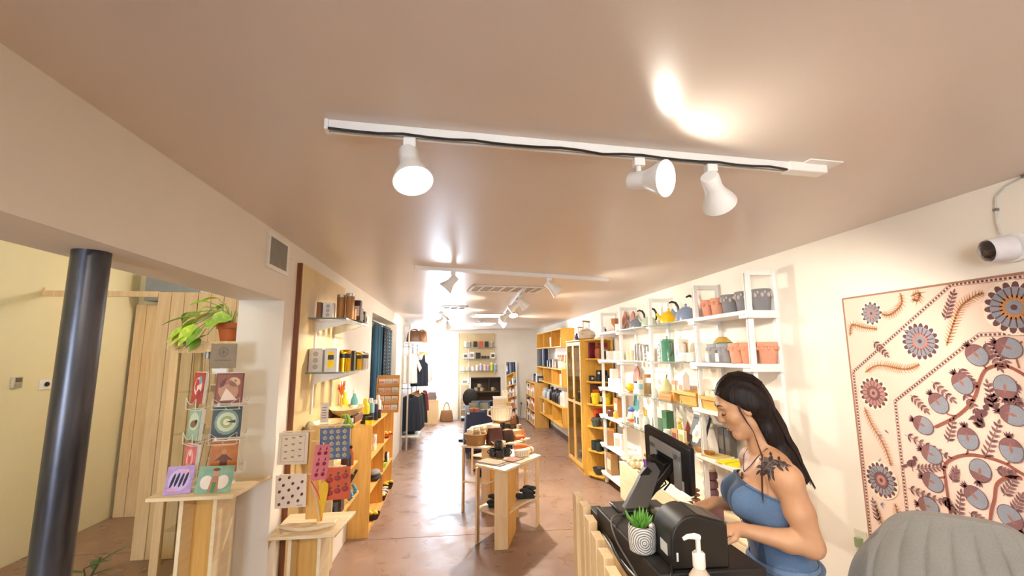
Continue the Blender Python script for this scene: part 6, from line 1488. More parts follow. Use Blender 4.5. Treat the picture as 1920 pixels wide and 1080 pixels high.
for i, (y, h, c, lab) in enumerate(((9.15,.16,'#e9e3d6','cream bowl stack'),(9.35,.2,'#d9c9a4','crock of wooden spoons'),(9.6,.2,'#efe9de','white crock of brushes'),(9.9,.17,'#8a6a4a','brown jug'),(10.2,.22,'#c9c6c0','grey pitcher'),(10.5,.2,'#5a5a66','slate pitcher'),(10.8,.18,'#3a3630','dark pitcher'))):
    if 0 < i < 3:
        t = lathe_thing('utensil_crock', lab + ' on the middle wall box', 'crock', (2.2,y,1.511), [('body',[(.06,0),(.065,.15),(.058,.15),(.05,.02),(.001,.02)],mat(c,.5))])
        for q_ in range(5):
            a = 1.3*q_; obj('spoon', MB().cyl((.02*math.cos(a),.02*math.sin(a),.02),(.06*math.cos(a),.06*math.sin(a),.24),.006).ell((.064*math.cos(a),.064*math.sin(a),.26),(.014,.022,.03),8,6), wood('#a9703c','#bd8852'), t)
    elif i == 0: bowl(lab + ' at the near end of the middle wall box', (2.19,y,1.511), .09, .12, c)
    else: french_press(lab + ' on the middle wall box', (2.2,y,1.511), .065, h, c, '#4a3c2e', name='pitcher')
for i, y in enumerate((11.05,11.25,11.45,11.6)):
    hanger = thing('hanging_scarf', ('first','second','third','fourth')[i] + ' dark blue and grey scarf hanging at the far end below the highest wall box', 'scarf', (2.16,y,1.945)); c = ('#2a2f4a','#8a8f9c','#1f2130','#3a3f55')[i]
    obj('cloth', MB().box((-.05,-.05,-.42),(.05,.05,-.0)), fabric(c), hanger, bevel=.015); obj('fringe', MB().box((-.045,-.045,-.43),(.045,.045,-.42)), fabric('#6b6f80'), hanger)
for i, (y, h, c, lab) in enumerate(((9.1,.3,'#efece4','white paper bag'),(9.32,.26,'#e6e0d2','cream paper bag'),(9.55,.24,'#6a6460','grey bottle'),(9.75,.28,'#2a2830','black bottle'),(9.98,.3,'#1f1d22','tall black bottle'),(10.22,.26,'#35323c','charcoal bottle'),(10.5,.3,'#242228','dark jug'),(10.8,.22,'#c9cfd6','pale blue jar'),(11.1,.24,'#8fa0b0','blue grey jar'),(11.4,.2,'#d6d9dc','white jar'))):
    if i < 2: carton(lab + ' at the near end of the lowest wall box', (2.19,y,.766), .14, .17, h, c, patch='#d2ccc0', face='-x', name='paper_bag', cat='bag')
    else: bottle(lab + ' standing on the lowest wall box', (2.19,y,.766), .07, h, c, c)
# ------------------------------------------------------------------ tapestry on the right wall
TX, TY0 = XR-.012, 2.484
t = thing('wall_tapestry', 'large cream cloth tapestry printed with pomegranates and flowers on the right wall', 'tapestry', (TX, TY0, 0))
obj('cloth', MB().box((0,-1.62,.30),(.008,0,2.125)), fabric('#e8ccba', 160, .04), t)
p = Print((0,0,0), (0,-1,0), (0,0,1), (-1,0,0), step=.0003)
def pm(h): return fabric(h, 200, .16)
K_DK, K_RED, K_BLUE, K_ORG, K_PUR, K_PINK = pm('#6b4246'), pm('#93503f'), pm('#8d8f98'), pm('#c48552'), pm('#855a58'), pm('#b5827a')
def beads(pts, s=.017):
    for a, b in zip(pts[:-1], pts[1:]):
        d = math.hypot(b[0]-a[0], b[1]-a[1]); n = max(1, int(d/s)); ang = math.atan2(b[1]-a[1], b[0]-a[0])
        for i in range(n):
            c = (a[0]+(b[0]-a[0])*(i+.5)/n, a[1]+(b[1]-a[1])*(i+.5)/n)
            q_ = [(c[0]+ca*math.cos(ang)-sa*math.sin(ang), c[1]+ca*math.sin(ang)+sa*math.cos(ang)) for ca, sa in ((-.005,-.005),(.005,-.005),(.005,.005),(-.005,.005))]
            p.poly(q_, K_DK)
beads([(1.55,2.09),(.619,2.117),(.02,1.689),(.008,.45)]); beads([(1.5,1.87),(.703,1.876),(.26,1.543),(.241,.5)])
def off(pts, d):
    out = []
    for i in range(len(pts)):
        a = pts[max(0,i-1)]; b = pts[min(len(pts)-1,i+1)]; L = math.hypot(b[0]-a[0], b[1]-a[1]) or 1
        out.append((pts[i][0]-(b[1]-a[1])/L*d, pts[i][1]+(b[0]-a[0])/L*d))
    return out
for ln in ([(1.55,2.09),(.619,2.117),(.02,1.689),(.008,.45)], [(1.5,1.87),(.703,1.876),(.26,1.543),(.241,.5)]):
    for d in (-.0085, .0085): p.stroke(off(ln, d), .0022, K_RED)
def flower(c, r, petals, cols):
    p.ell(c, r*1.12, r*1.12, pm('#efdcc6'), n=26)
    for i in range(petals):
        a = 2*PI*i/petals; p.up() if i == 0 else None
        p.ell((c[0]+r*.86*math.cos(a), c[1]+r*.86*math.sin(a)), r*.2, r*.13, K_DK, a, 8)
    p.up(); p.ell(c, r*.84, r*.84, cols[0], n=24); p.up()
    for i in range(petals):
        a = 2*PI*(i+.5)/petals; p.stroke([(c[0]+r*.4*math.cos(a), c[1]+r*.4*math.sin(a)), (c[0]+r*.8*math.cos(a), c[1]+r*.8*math.sin(a))], r*.05, K_DK)
    p.ell(c, r*.5, r*.5, cols[1], n=18); p.up(); p.ell(c, r*.3, r*.3, cols[2], n=14); p.up(); p.ell(c, r*.12, r*.12, K_DK, n=10)
    p.k -= 3
for c, r, n_, cs in (((.183,2.02),.062,12,(K_BLUE,K_PINK,K_BLUE)), ((.436,1.855),.088,18,(K_BLUE,K_PINK,K_BLUE)), ((.138,1.575),.082,16,(K_PINK,K_PUR,K_PINK)), ((.85,1.985),.105,18,(K_BLUE,K_ORG,K_BLUE)), ((.123,1.106),.088,18,(K_BLUE,K_PUR,K_PINK)),
                     ((1.28,1.985),.09,18,(K_BLUE,K_PINK,K_BLUE)), ((.125,.66),.085,16,(K_PINK,K_PUR,K_BLUE))): flower(c, r, n_, cs)
def curve(pts, n=10):
    out = []
    for i in range(len(pts)-1):
        p0 = pts[max(0,i-1)]; p1 = pts[i]; p2 = pts[i+1]; p3 = pts[min(len(pts)-1,i+2)]
        for k in range(n):
            u = k/n
            out.append(tuple(.5*((2*p1[j])+(-p0[j]+p2[j])*u+(2*p0[j]-5*p1[j]+4*p2[j]-p3[j])*u*u+(-p0[j]+3*p1[j]-3*p2[j]+p3[j])*u**3) for j in (0,1)))
    return out + [pts[-1]]
def feather(pts, w=.032, col=None, s=.011):
    c = curve(pts, 14); m_ = col or K_ORG
    p.stroke(c, .008, m_)
    acc = 0
    for i in range(1, len(c)):
        d = math.hypot(c[i][0]-c[i-1][0], c[i][1]-c[i-1][1]); acc += d
        if acc > s:
            acc = 0; a = math.atan2(c[i][1]-c[i-1][1], c[i][0]-c[i-1][0]); u = i/len(c); ww = w*math.sin(PI*min(.98, .12+u*.86))**.6
            for sg in (-1, 1):
                e = (c[i][0]+ww*math.cos(a+sg*1.05), c[i][1]+ww*math.sin(a+sg*1.05)); p.stroke([c[i], e], [.005,.0015], m_)
for f_ in ([(.562,1.831),(.603,1.925),(.649,2.009),(.712,2.05),(.75,2.06)], [(.103,1.689),(.192,1.73),(.342,1.714),(.42,1.74)], [(.071,1.49),(.105,1.40),(.165,1.30),(.195,1.20)], [(.15,.80),(.196,.92),(.19,1.0)],
           [(.0285,1.90),(.05,1.965),(.12,1.945),(.21,1.93)], [(.369,2.112),(.368,2.053),(.298,2.003),(.25,2.01)], [(.425,2.087),(.47,2.10),(.455,2.06),(.43,2.07)], [(1.0,1.9),(1.08,2.0),(1.2,2.05)], [(.07,.95),(.1,.86),(.17,.76)]): feather(f_)
def spray(a, b, n=7, w=.036, m_=None):
    m_ = m_ or K_PUR; p.stroke([a, b], .003, m_); ang = math.atan2(b[1]-a[1], b[0]-a[0])
    for i in range(n):
        u = (i+.5)/n; c = (a[0]+(b[0]-a[0])*u, a[1]+(b[1]-a[1])*u)
        for sg in (-1, 1): p.leaf(c, ang+sg*.85, w*(1-.35*u), .011, m_ if i % 3 else K_DK)
    p.leaf(b, ang, w*.7, .01, m_)
SPR = [((.571,1.953),(.626,2.075)),((.724,1.847),(.768,1.731)),((.469,1.658),(.555,1.577)),((.352,1.584),(.423,1.512)),((.295,1.376),(.495,1.311)),((.273,1.106),(.464,1.086)),((.653,1.333),(.725,1.492)),((.504,1.374),(.542,1.477)),((.502,1.192),(.523,1.257)),((.329,1.211),(.463,1.253)),((.499,1.003),(.531,1.153)),((.685,1.566),(.731,1.605)),((.723,1.547),(.709,1.66)),((.607,1.618),(.658,1.517)),((.703,1.191),(.751,1.268)),((.554,1.079),(.634,1.049)),((.688,1.296),(.754,1.29)),((.791,1.621),(.813,1.579)),((.733,1.136),(.771,1.21)),((.599,1.727),(.656,1.657)),((.764,1.845),(.791,1.754)),((.672,1.473),(.644,1.491)),((.817,1.678),(.789,1.61)),((.444,1.116),(.485,1.068)),((.671,1.03),(.721,.985)),((.177,1.863),(.247,1.789)),((.075,.87),(.057,.976)),
       ((.30,1.02),(.35,.93)),((.60,.98),(.68,.90)),((.40,.9),(.5,.84)),((.85,1.5),(.93,1.42)),((.88,1.25),(.97,1.2)),((.95,1.65),(1.05,1.6)),((.9,1.05),(1.0,1.0)),((1.1,1.4),(1.2,1.3)),((.30,.85),(.38,.78)),((.7,.85),(.8,.8)),((1.0,1.8),(1.1,1.74))]
for a, b in SPR: spray(a, b, 7 if math.hypot(b[0]-a[0], b[1]-a[1]) > .12 else 5)
for b_ in ([(.457,1.44),(.569,1.51),(.644,1.59),(.679,1.67),(.711,1.723),(.772,1.743),(.84,1.711),(.95,1.60)], [(.471,.85),(.471,1.047),(.47,1.196),(.477,1.266),(.536,1.317),(.616,1.341),(.717,1.333),(.783,1.302),(.9,1.25)], [(.60,.8),(.636,1.063),(.667,1.169),(.686,1.236),(.734,1.276),(.781,1.282)], [(.834,1.733),(.831,1.799),(.859,1.843)], [(.95,1.6),(1.0,1.4),(.98,1.1),(1.05,.8)], [(.407,1.19),(.44,1.2),(.47,1.21)], [(.42,1.303),(.46,1.29),(.48,1.272)], [(.596,1.409),(.59,1.36),(.58,1.336)], [(.397,1.439),(.43,1.436),(.457,1.44)], [(.487,1.555),(.52,1.51),(.56,1.505)], [(.607,1.656),(.64,1.64),(.672,1.65)], [(.684,1.786),(.705,1.74),(.715,1.726)], [(.759,1.39),(.745,1.34),(.735,1.33)]):
    p.stroke(curve(b_, 8), .013 if len(b_) > 4 else .007, K_RED)
POM = [((.684,1.786),(.648,1.837)),((.809,1.817),(.755,1.846)),((.607,1.656),(.573,1.709)),((.773,1.653),(.768,1.592)),((.487,1.555),(.449,1.605)),((.397,1.439),(.33,1.467)),((.596,1.409),(.589,1.46)),((.787,1.537),(.728,1.552)),((.42,1.303),(.35,1.325)),((.759,1.39),(.758,1.453)),((.627,1.277),(.613,1.221)),((.407,1.17),(.331,1.191)),((.593,1.154),(.549,1.197)),((.716,1.109),(.749,1.058)),((.37,1.047),(.30,1.041)),
       ((.92,1.72),(.90,1.78)),((.93,1.32),(.88,1.36)),((.87,1.12),(.86,1.18)),((1.1,1.55),(1.06,1.6)),((1.12,1.2),(1.07,1.24)),((.54,.93),(.5,.97)),((.72,.93),(.68,.97)),((.36,.86),(.31,.88)),((.62,.72),(.58,.76)),((1.22,1.75),(1.18,1.8)),((1.25,1.02),(1.2,1.05))]
p.up()
for c, tp in POM:
    a = math.atan2(tp[1]-c[1], tp[0]-c[0])
    p.ell(c, .052, .045, K_DK, a, 20); p.up(); p.ell(c, .049, .042, K_BLUE, a, 20); p.up()
    fr = [(c[0]+.049*math.cos(t_)*math.cos(a)-.042*math.sin(t_)*math.sin(a), c[1]+.049*math.cos(t_)*math.sin(a)+.042*math.sin(t_)*math.cos(a)) for t_ in [(-1.25+2.5*i/10) for i in range(11)]]
    p.poly(fr, K_PUR); p.up(); p.leaf((c[0]-.015*math.cos(a), c[1]-.015*math.sin(a)), a, .045, .012, pm('#a0685c')); p.k -= 3
    base = (c[0]+.044*math.cos(a), c[1]+.044*math.sin(a))
    for da in (-.55, -.15, .25, .6): p.leaf(base, a+da, .034, .010, K_DK)
for c, s in (((.31,1.238),1),((.666,1.529),1)):
    p.ell(c, .028*s, .016, K_DK, .5); p.ell((c[0]+.022,c[1]+.028), .012, .012, K_DK); p.leaf((c[0]-.02,c[1]-.012), 3.7, .045, .014, K_DK); p.stroke([c,(c[0]+.004,c[1]-.04)], .004, K_DK)
rr = random.Random(4)
for k in range(46):
    c = (rr.uniform(.03,.5), rr.uniform(.5,2.08))
    if (c[0] < .22 and c[1] < 1.5) or (c[1] > 1.75 + c[0]*.3 and c[1] < 2.0): p.leaf(c, rr.uniform(0,6.3), .03, .010, K_PUR if k % 2 else K_BLUE)
p.make('print', t)
obj('hem', MB().box((-.001,-1.62,2.119),(.009,0,2.129)).box((-.001,-.006,.30),(.009,.004,2.125)), fabric('#a97a62'), t, kind='stuff')

# ------------------------------------------------------------------ security camera with its cable
t = thing('security_camera', 'white security camera with a dark lens on the right wall above the tapestry', 'camera', (XR, 1.60, 2.235))
obj('mount', MB().cyl((-.03,0,0),(-.0005,0,0),.062,n=28), M_WHITE, t, bevel=.004)
ax = Vector((-.80, .34, -.10)).normalized()
obj('body', MB().cyl(Vector((-.025,0,0)), Vector((-.025,0,0))+ax*.085, .056, .050, n=28), mat('#e4e0e4', .35), t, bevel=.006)
c0 = Vector((-.025,0,0))+ax*.083
obj('lens', MB().lathe([(.047,0),(.044,.010),(.03,.020),(.001,.025)], 26, c=tuple(c0), axis=tuple(ax), cap1=False), mat('#15101c', .06, coat=1.0), t, label='domed dark lens')
t = thing('camera_cable', 'thin white cable looping from the security camera up to the ceiling', 'cable', (XR, 1.62, 2.30))
obj('cord', MB().tube([(-.012,.02,.002),(-.010,.03,.06),(-.008,.025,.12),(-.008,.02,.17),(-.008,-.02,.205),(-.008,-.10,.224)], .004, 7), mat('#c9c4bd', .5), t)
for q_ in ((-.008,.026,.115),(-.008,-.09,.222)): obj('clip', MB().box((q_[0]-.006,q_[1]-.008,q_[2]-.006),(.0,q_[1]+.008,q_[2]+.006)), M_GREYM, t)
t = thing('wall_outlet', 'wall outlet plate low on the right wall between the woman and the tapestry', 'outlet', (XR-.0065, 2.55, .72)); obj('plate', MB().box((0,-.04,-.06),(.006,.04,.06)), mat('#d9d4c0',.4), t); obj('plug', MB().box((-.03,-.015,-.03),(0,.015,.02)), mat('#8fa07a',.5), t)

# ------------------------------------------------------------------ grey chair in the corner
t = thing('upholstered_chair', 'grey ribbed upholstered high chair in front of the tapestry', 'chair', (1.66, 1.43, 0), rz=-.72)
def chair_shell(off):
    mb = MB(); nu, nv = 108, 18; vs = []
    for j in range(nv+1):
        for i in range(nu+1):
            u = -1+2*i/nu; v = j/nv
            top = 1.275 - .10*abs(u)**4 - .02*u*u
            z = .74 + (top-.74)*v
            hw = .30+.02*math.sin(PI*min(1,v*1.1)) - .09*v**5
            rib = .012*abs(math.sin(PI*9*(u+1)/2))**.5*(1-v**8)
            y = .11*(1-.85*u*u) + .05*(1-v) - .03*v + (rib if off > 0 else 0) + off
            x = hw*u
            vs.append((x, y, z))
    return vs, nu, nv
va, nu, nv = chair_shell(.025); vb, _, _ = chair_shell(-.025)
mb = MB(); W1 = nu+1; N1 = len(va)
fs = []
for j in range(nv):
    for i in range(nu):
        a = j*W1+i; fs += [(a,a+1,a+W1+1,a+W1), (N1+a,N1+a+W1,N1+a+W1+1,N1+a+1)]
edge = [i for i in range(W1)] + [j*W1+nu for j in range(1,nv+1)] + [nv*W1+i for i in range(nu-1,-1,-1)] + [j*W1 for j in range(nv-1,0,-1)]
for k in range(len(edge)): a, b = edge[k], edge[(k+1) % len(edge)]; fs.append((a,b,N1+b,N1+a))
va = [(x,-y,z) for x,y,z in va]; vb = [(x,-y,z) for x,y,z in vb]
M_CH = fabric('#8f8c86', 220, .09)
o = obj('backrest', mb.add(va+vb, fs), M_CH, t)
obj('seat', MB().box((-.25,-.10,.66),(.25,.34,.76)), M_CH, t, bevel=.035)
for sx in (-1,1):
    for sy in (0,1): obj('leg', MB().cyl((sx*.2,-.05+.33*sy,.66),(sx*.24,-.09+.42*sy,0),.018,.012), M_BLACK, t)
obj('footrest', MB().tube([(-.225,.305,.28),(.225,.305,.28),(.225,-.07,.28),(-.225,-.07,.28),(-.225,.305,.28)], .009, 6), M_BLACK, t)

# ------------------------------------------------------------------ till counter with upright slats
ZCt, ZD = 1.04, 1.14
t = thing('till_counter', 'light wooden till counter with a slatted front facing the aisle', 'counter', (.80, 1.55, 0))
obj('worktop', MB().box((-.20,-.85,ZCt-.03),(.225,.56,ZCt)), M_PINEY, t, bevel=.003)
obj('body', MB().box((-.15,-.83,0),(.10,.54,ZCt-.03)), M_MAPLE, t)
for x, y in ((.596,2.373),(.591,2.22),(.562,2.03),(.535,1.846),(.515,1.688),(.495,1.545),(.475,1.40),(.455,1.26),(.435,1.12)):
    obj('slat', MB().cbox((x+.02-.80, y-1.55, .55), (.036,.085,1.10), R3(-.06)), M_PINE, t, bevel=.002)
t = thing('cash_drawer', 'wide black cash drawer on the till counter', 'cash drawer', (.80, 1.72, ZCt))
obj('case', MB().box((-.185,-.30,.0),(.165,.33,.098)), M_BLKM, t, bevel=.004)
obj('drawer_front', MB().box((.165,-.28,.012),(.178,.31,.088)), M_BLACK, t, bevel=.003)
obj('lock', MB().cyl((.176,.0,.05),(.184,0,.05),.012), M_STEEL, t)
obj('top_mat', MB().box((-.175,-.29,.098),(.155,.32,.0995)), mat('#211c19', .5), t)
# receipt printer
t = thing('receipt_printer', 'black receipt printer with a rounded back on the cash drawer', 'printer', (.755, 1.51, ZD), rz=-.05)
prof = [(-.085,0),(.10,0),(.10,.128),(-.005,.158)] + [(-.005+.08*math.cos(a)-.0, .078+.08*math.sin(a)) for a in [PI/2+i*PI/2/8 for i in range(1,9)]]
mb = MB().prism(prof, -.075, .075).xf(Matrix.Rotation(PI/2, 4, 'X'))
obj('body', mb, mat('#1b1714', .4), t, bevel=.006)
obj('lid_seam', MB().cbox((.052,0,.1435), (.09,.13,.004), R3(0,0,.278)), mat('#2c2724', .3), t, label='slightly lighter lid on the sloping top')
obj('label_sticker', MB().box((-.0865,-.045,.03),(-.0852,.01,.065)), mat('#c9c7c2', .5), t, label='small white sticker')
obj('paper_slot', MB().cbox((.075,0,.1375), (.012,.11,.004), R3(0,0,.278)), M_BLACK, t)
obj('logo_mark', MB().box((-.07,-.0765,.025),(-.064,-.0755,.05)), mat('#e6e4e0', .5), t)
# point of sale screen
BM = Matrix((( .0,0,0),(0,0,0),(0,0,0)))
TLc, TRc, BRc = Vector((.897,2.2,1.472)), Vector((.983,1.93,1.406)), Vector((1.03,1.93,1.18))
u_ = (TRc-TLc); Wm = u_.length; u_.normalize(); v_ = (TRc-BRc); v_ = v_-u_*v_.dot(u_); Hm = v_.length; v_.normalize(); n_ = u_.cross(v_)
cen = (TLc+BRc)/2
t = thing('till_screen', 'black touch screen till seen from behind, on a slanted grey stand', 'monitor', (.80, 2.0, ZD))
RM_ = Matrix((u_, v_, n_)).transposed()      # columns: along the top, up the screen, towards the back
def L2(a, b, c): return cen + u_*a + v_*b + n_*c - Vector((.80,2.0,ZD))
if n_.x > 0: sg = -1
else: sg = 1
mb = MB().cbox(tuple(L2(0,0,-.004*sg)), (Wm, Hm, .032), RM_)
obj('housing', mb, mat('#1c1b1e', .4), t, bevel=.008)
obj('display', MB().cbox(tuple(L2(0,0,-.0215*sg)), (Wm*.93, Hm*.9, .003), RM_), mat('#0d0d10', .08), t)
GP = mat('#8f8c89', .45)
obj('back_plate', MB().cbox(tuple(L2(-.0,.055,.017*sg)), (Wm*.66,.05,.012), RM_), GP, t, bevel=.003, label='grey back plate, upper bar')
obj('back_plate', MB().cbox(tuple(L2(Wm*.26,-.02,.017*sg)), (Wm*.14,.165,.012), RM_), GP, t, bevel=.003)
obj('back_plate', MB().cbox(tuple(L2(-Wm*.26,-.0,.017*sg)), (Wm*.14,.12,.012), RM_), GP, t, bevel=.003)
obj('hinge', MB().cbox(tuple(L2(-.02,-.02,.03*sg)), (.10,.045,.05), RM_), M_BLACK, t, bevel=.004)
obj('sticker', MB().cbox(tuple(L2(Wm*.30,-Hm*.36,.0135*sg)), (.04,.045,.002), RM_), mat('#b8b6b4', .5), t, label='pale rating sticker')
a0, a1 = Vector((-.04,-.02,.004)), Vector((L2(-.04,-.02,.045*sg)))
d_ = (a1-a0)
side = d_.cross(Vector((0,1,0))).normalized()
vs = []
for q_, w in ((a0,.055),(a0+d_*.5,.045),(a1,.04)):
    for sx, sy in ((-1,-1),(1,-1),(1,1),(-1,1)): vs.append(q_ + Vector((sx*w,0,0)) + Vector((0, sy*.018, 0)))
mb = MB().add(vs, [(0,3,2,1),(8,9,10,11)] + [(4*k+i,4*k+(i+1)%4,4*k+4+(i+1)%4,4*k+4+i) for k in range(2) for i in range(4)])
obj('stand', mb, mat('#55524f', .4), t, bevel=.004, label='grey slanted stand')
obj('stand_rear', MB().cbox(tuple(a0+d_*.5+Vector((.055,.004,-.004))), (.03,.03,d_.length*.96), R3(0,0,math.atan2(d_.x,d_.z))), M_BLACK, t, bevel=.004)
obj('foot', MB().box((-.12,-.06,0),(.10,.07,.012)), M_BLACK, t, bevel=.004)
obj('cable_tie', MB().cyl(tuple(a1+Vector((-.05,-.01,.015))), tuple(a1+Vector((-.05,-.02,-.03))), .008), mat('#7a3fa0', .4), t, label='purple cable tie')
obj('port_panel', MB().cbox(tuple(a0+d_*.78+Vector((-.03,-.021,0))), (.03,.006,.05), R3(0,0,math.atan2(d_.x,d_.z))), M_BLACK, t)
obj('cables', MB().tube([tuple(a1+Vector((.03,-.01,-.02))), tuple(a1+Vector((.06,-.02,-.09))), tuple(a1+Vector((.03,-.02,-.12)))], .005, 6).tube([tuple(a1+Vector((.02,-.01,-.02))), tuple(a1+Vector((.05,0,-.1))), tuple(a1+Vector((0,0,-.13)))], .004, 6), M_BLACK, t, kind='stuff')
# card terminal and keyboard tray behind the printer
t = thing('keyboard', 'grey keyboard tray the woman types on, behind the printer', 'keyboard', (.90, 1.80, ZD), rz=.1)
obj('base', MB().box((-.07,-.17,0),(.06,.15,.016)), mat('#6f6a5e', .5), t, bevel=.004)
k_ = MB()
for i in range(4):
    for j in range(12): k_.box((-.058+.028*i,-.155+.0245*j,.016),(-.036+.028*i,-.135+.0245*j,.024))
obj('keys', k_, mat('#b9b2a4', .5), t, kind='stuff')
# pot plant on the drawer
t = thing('succulent_pot', 'small spiky succulent in a grey and white patterned pot on the cash drawer', 'plant', (.632, 1.585, ZD))
def ring_mat():
    m, nt, b = new_mat('carved_ceramic')
    tc = nt.nodes.new('ShaderNodeTexCoord'); wv = nt.nodes.new('ShaderNodeTexWave'); wv.wave_type = 'RINGS'; wv.rings_direction = 'SPHERICAL'
    wv.inputs['Scale'].default_value = 42; wv.inputs['Distortion'].default_value = 1.4; wv.inputs['Detail'].default_value = 1.5
    mp = nt.nodes.new('ShaderNodeMapping'); mp.inputs['Location'].default_value = (.01,.045,-.04)
    nz = nt.nodes.new('ShaderNodeTexNoise'); nz.inputs['Scale'].default_value = 120
    nt.links.new(tc.outputs['Object'], mp.inputs[0]); nt.links.new(mp.outputs[0], wv.inputs['Vector']); nt.links.new(tc.outputs['Object'], nz.inputs['Vector'])
    ad = nt.nodes.new('ShaderNodeMath'); ad.operation = 'MULTIPLY_ADD'; ad.inputs[1].default_value = .7; nt.links.new(nz.outputs['Fac'], ad.inputs[0]); nt.links.new(wv.outputs['Fac'], ad.inputs[2])
    rp = nt.nodes.new('ShaderNodeValToRGB'); rp.color_ramp.elements[0].position = .62; rp.color_ramp.elements[1].position = .85
    rp.color_ramp.elements[0].color = (*lin('#6e6a68'),1); rp.color_ramp.elements[1].color = (*lin('#d8d4ce'),1)
    nt.links.new(ad.outputs[0], rp.inputs[0]); nt.links.new(rp.outputs[0], b.inputs['Base Color']); b.inputs['Roughness'].default_value = .6
    bp = nt.nodes.new('ShaderNodeBump'); bp.inputs['Strength'].default_value = .4; bp.inputs['Distance'].default_value = .003; nt.links.new(ad.outputs[0], bp.inputs['Height']); nt.links.new(bp.outputs[0], b.inputs['Normal'])
    return m
obj('pot', MB().lathe([(.036,0),(.043,.006),(.0455,.03),(.0455,.08),(.043,.086),(.040,.084),(.039,.074),(.001,.072)], 30, cap1=False), ring_mat(), t)
obj('soil', MB().lathe([(.039,.070),(.02,.076)], 18), mat('#3a2a20', .95), t)
rr = random.Random(9)
sp = mesh_of('leaf', MB().tube([(0,0,0),(.012,0,.012),(.026,0,.017),(.038,0,.03)], [.005,.0055,.004,.0006], 6), [mat('#5f9a35', .4, var=.2)])
for i in range(26):
    o = bpy.data.objects.new('leaf', sp); COL.objects.link(o); o.parent = t
    r_ = .018*math.sqrt(rr.random()); a = rr.uniform(0,6.28)
    o.location = (-.008+r_*math.cos(a), r_*math.sin(a), .074); o.rotation_euler = (0, -rr.uniform(.1,.9), a); s = rr.uniform(.8,1.35); o.scale = (s,s,s)
for i, (x, y) in enumerate(((.028,-.012),(.020,.012))): obj('white_pebble', MB().ell((x,y,.082),(.008,.007,.009),8,6), M_PAPER, t)
# hand sanitizer
t = thing('sanitizer_bottle', 'clear pump bottle of hand sanitizer with a purple label at the front of the counter', 'bottle', (.705, 1.345, ZCt))
M_GEL = mat('#c9b9a6', .12, coat=.5)
obj('body', MB().lathe([(.030,0),(.033,.006),(.033,.105),(.030,.125),(.018,.142),(.014,.148)], 24), M_GEL, t, label='clear gel filled bottle')
obj('collar', MB().lathe([(.016,.146),(.018,.15),(.018,.185),(.013,.19)], 18), M_WHITE, t)
obj('pump', MB().cyl((0,0,.19),(0,0,.226),.007).tube([(0.004,0,.226),(-.01,0,.232),(-.03,0,.232),(-.045,0,.226)], [.010,.009,.007,.005], 8), M_WHITE, t)
lb = MB()
for i in range(9):
    a = -2.2+i*.2; lb.v.append((.0336*math.cos(a), .0336*math.sin(a), .035)); lb.v.append((.0336*math.cos(a), .0336*math.sin(a), .085))
lb.f = [(2*i,2*i+2,2*i+3,2*i+1) for i in range(8)]; lb.m = [0]*8
obj('label', lb, mat('#5b4a86', .4), t, label='purple label')
lb = MB()
for r_ in range(3):
    for i in range(4):
        a = -2.0+i*.36; vs = [(.0341*math.cos(a+d), .0341*math.sin(a+d), z) for d, z in ((0,.045+.013*r_),(.24,.045+.013*r_),(.24,.051+.013*r_),(0,.051+.013*r_))]; lb.add(vs, [(0,1,2,3)])
obj('label_print', lb, mat('#d9d2e6', .4), t, kind='stuff')
# clear dome thing and cables at the front edge
t = thing('tape_dispenser', 'clear and black tape dispenser at the front edge of the counter', 'dispenser', (.83, 1.36, ZCt)); obj('base', MB().box((-.05,-.025,0),(.05,.025,.03)), M_BLACK, t, bevel=.006); obj('roll', MB().cyl((0,-.012,.05),(0,.012,.05),.034,n=24), mat('#8f8a84',.1), t); obj('hub', MB().cyl((0,-.014,.05),(0,.014,.05),.014,n=14), M_BLACK, t)
t = thing('power_strip', 'black power supply brick and strip behind the slats at the left of the counter', 'power strip', (.655, 2.12, ZCt)); obj('case', MB().box((-.03,-.10,0),(.03,.10,.05)), M_BLKM, t, bevel=.006); obj('switch', MB().box((-.012,-.09,.05),(.012,-.07,.054)), mat('#7a2018',.4), t)
def cable(label, pts, r, m_, name='cable'):
    t = thing(name, label, 'cable', tuple(pts[0])); o0 = Vector(pts[0]); ps = [Vector(q) for q in pts]; out = []
    for i in range(len(ps)-1):
        p0 = ps[max(0,i-1)]; p1 = ps[i]; p2 = ps[i+1]; p3 = ps[min(len(ps)-1,i+2)]
        for k in range(8):
            u = k/8; out.append(.5*((2*p1)+(p2-p0)*u+(2*p0-5*p1+4*p2-p3)*u*u+(3*p1-p0-3*p2+p3)*u**3)-o0)
    out.append(ps[-1]-o0)
    obj('cord', MB().tube(out, r, 7), m_, t); obj('plug', MB().cyl(out[0], out[0]+Vector((0,.02,.0)), r*1.8, n=8), m_, t)
    return t
cable('thick black cable running along the left edge of the counter', [(.655,2.24,1.05),(.63,2.05,1.06),(.615,1.9,1.07),(.59,1.7,1.065),(.60,1.5,1.05),(.64,1.36,1.048),(.75,1.29,1.05)], .006, M_BLACK)
cable('thin grey cable looping over the drawer edge beside the plant pot', [(.70,1.93,1.145),(.62,1.86,1.152),(.585,1.72,1.13),(.60,1.6,1.08),(.60,1.45,1.05),(.66,1.33,1.05)], .0035, mat('#5a5856',.5))
cable('black cable from the printer across the drawer front', [(.69,1.52,1.146),(.665,1.44,1.147),(.64,1.405,1.12),(.62,1.37,1.05),(.58+.04,1.25,1.047)], .005, M_BLACK)
cable('second black cable curling at the front left corner of the counter', [(.645,1.95,1.05),(.615,1.62,1.052),(.62,1.42,1.08),(.66,1.39,1.10),(.70,1.40,1.06),(.78,1.385,1.05),(.90,1.33,1.047)], .005, M_BLACK)
cable('thin white cable hanging behind the slats', [(.62,2.0,1.05),(.60,1.8,1.06),(.605,1.65,1.055),(.62,1.55,1.05)], .003, M_WHITE)

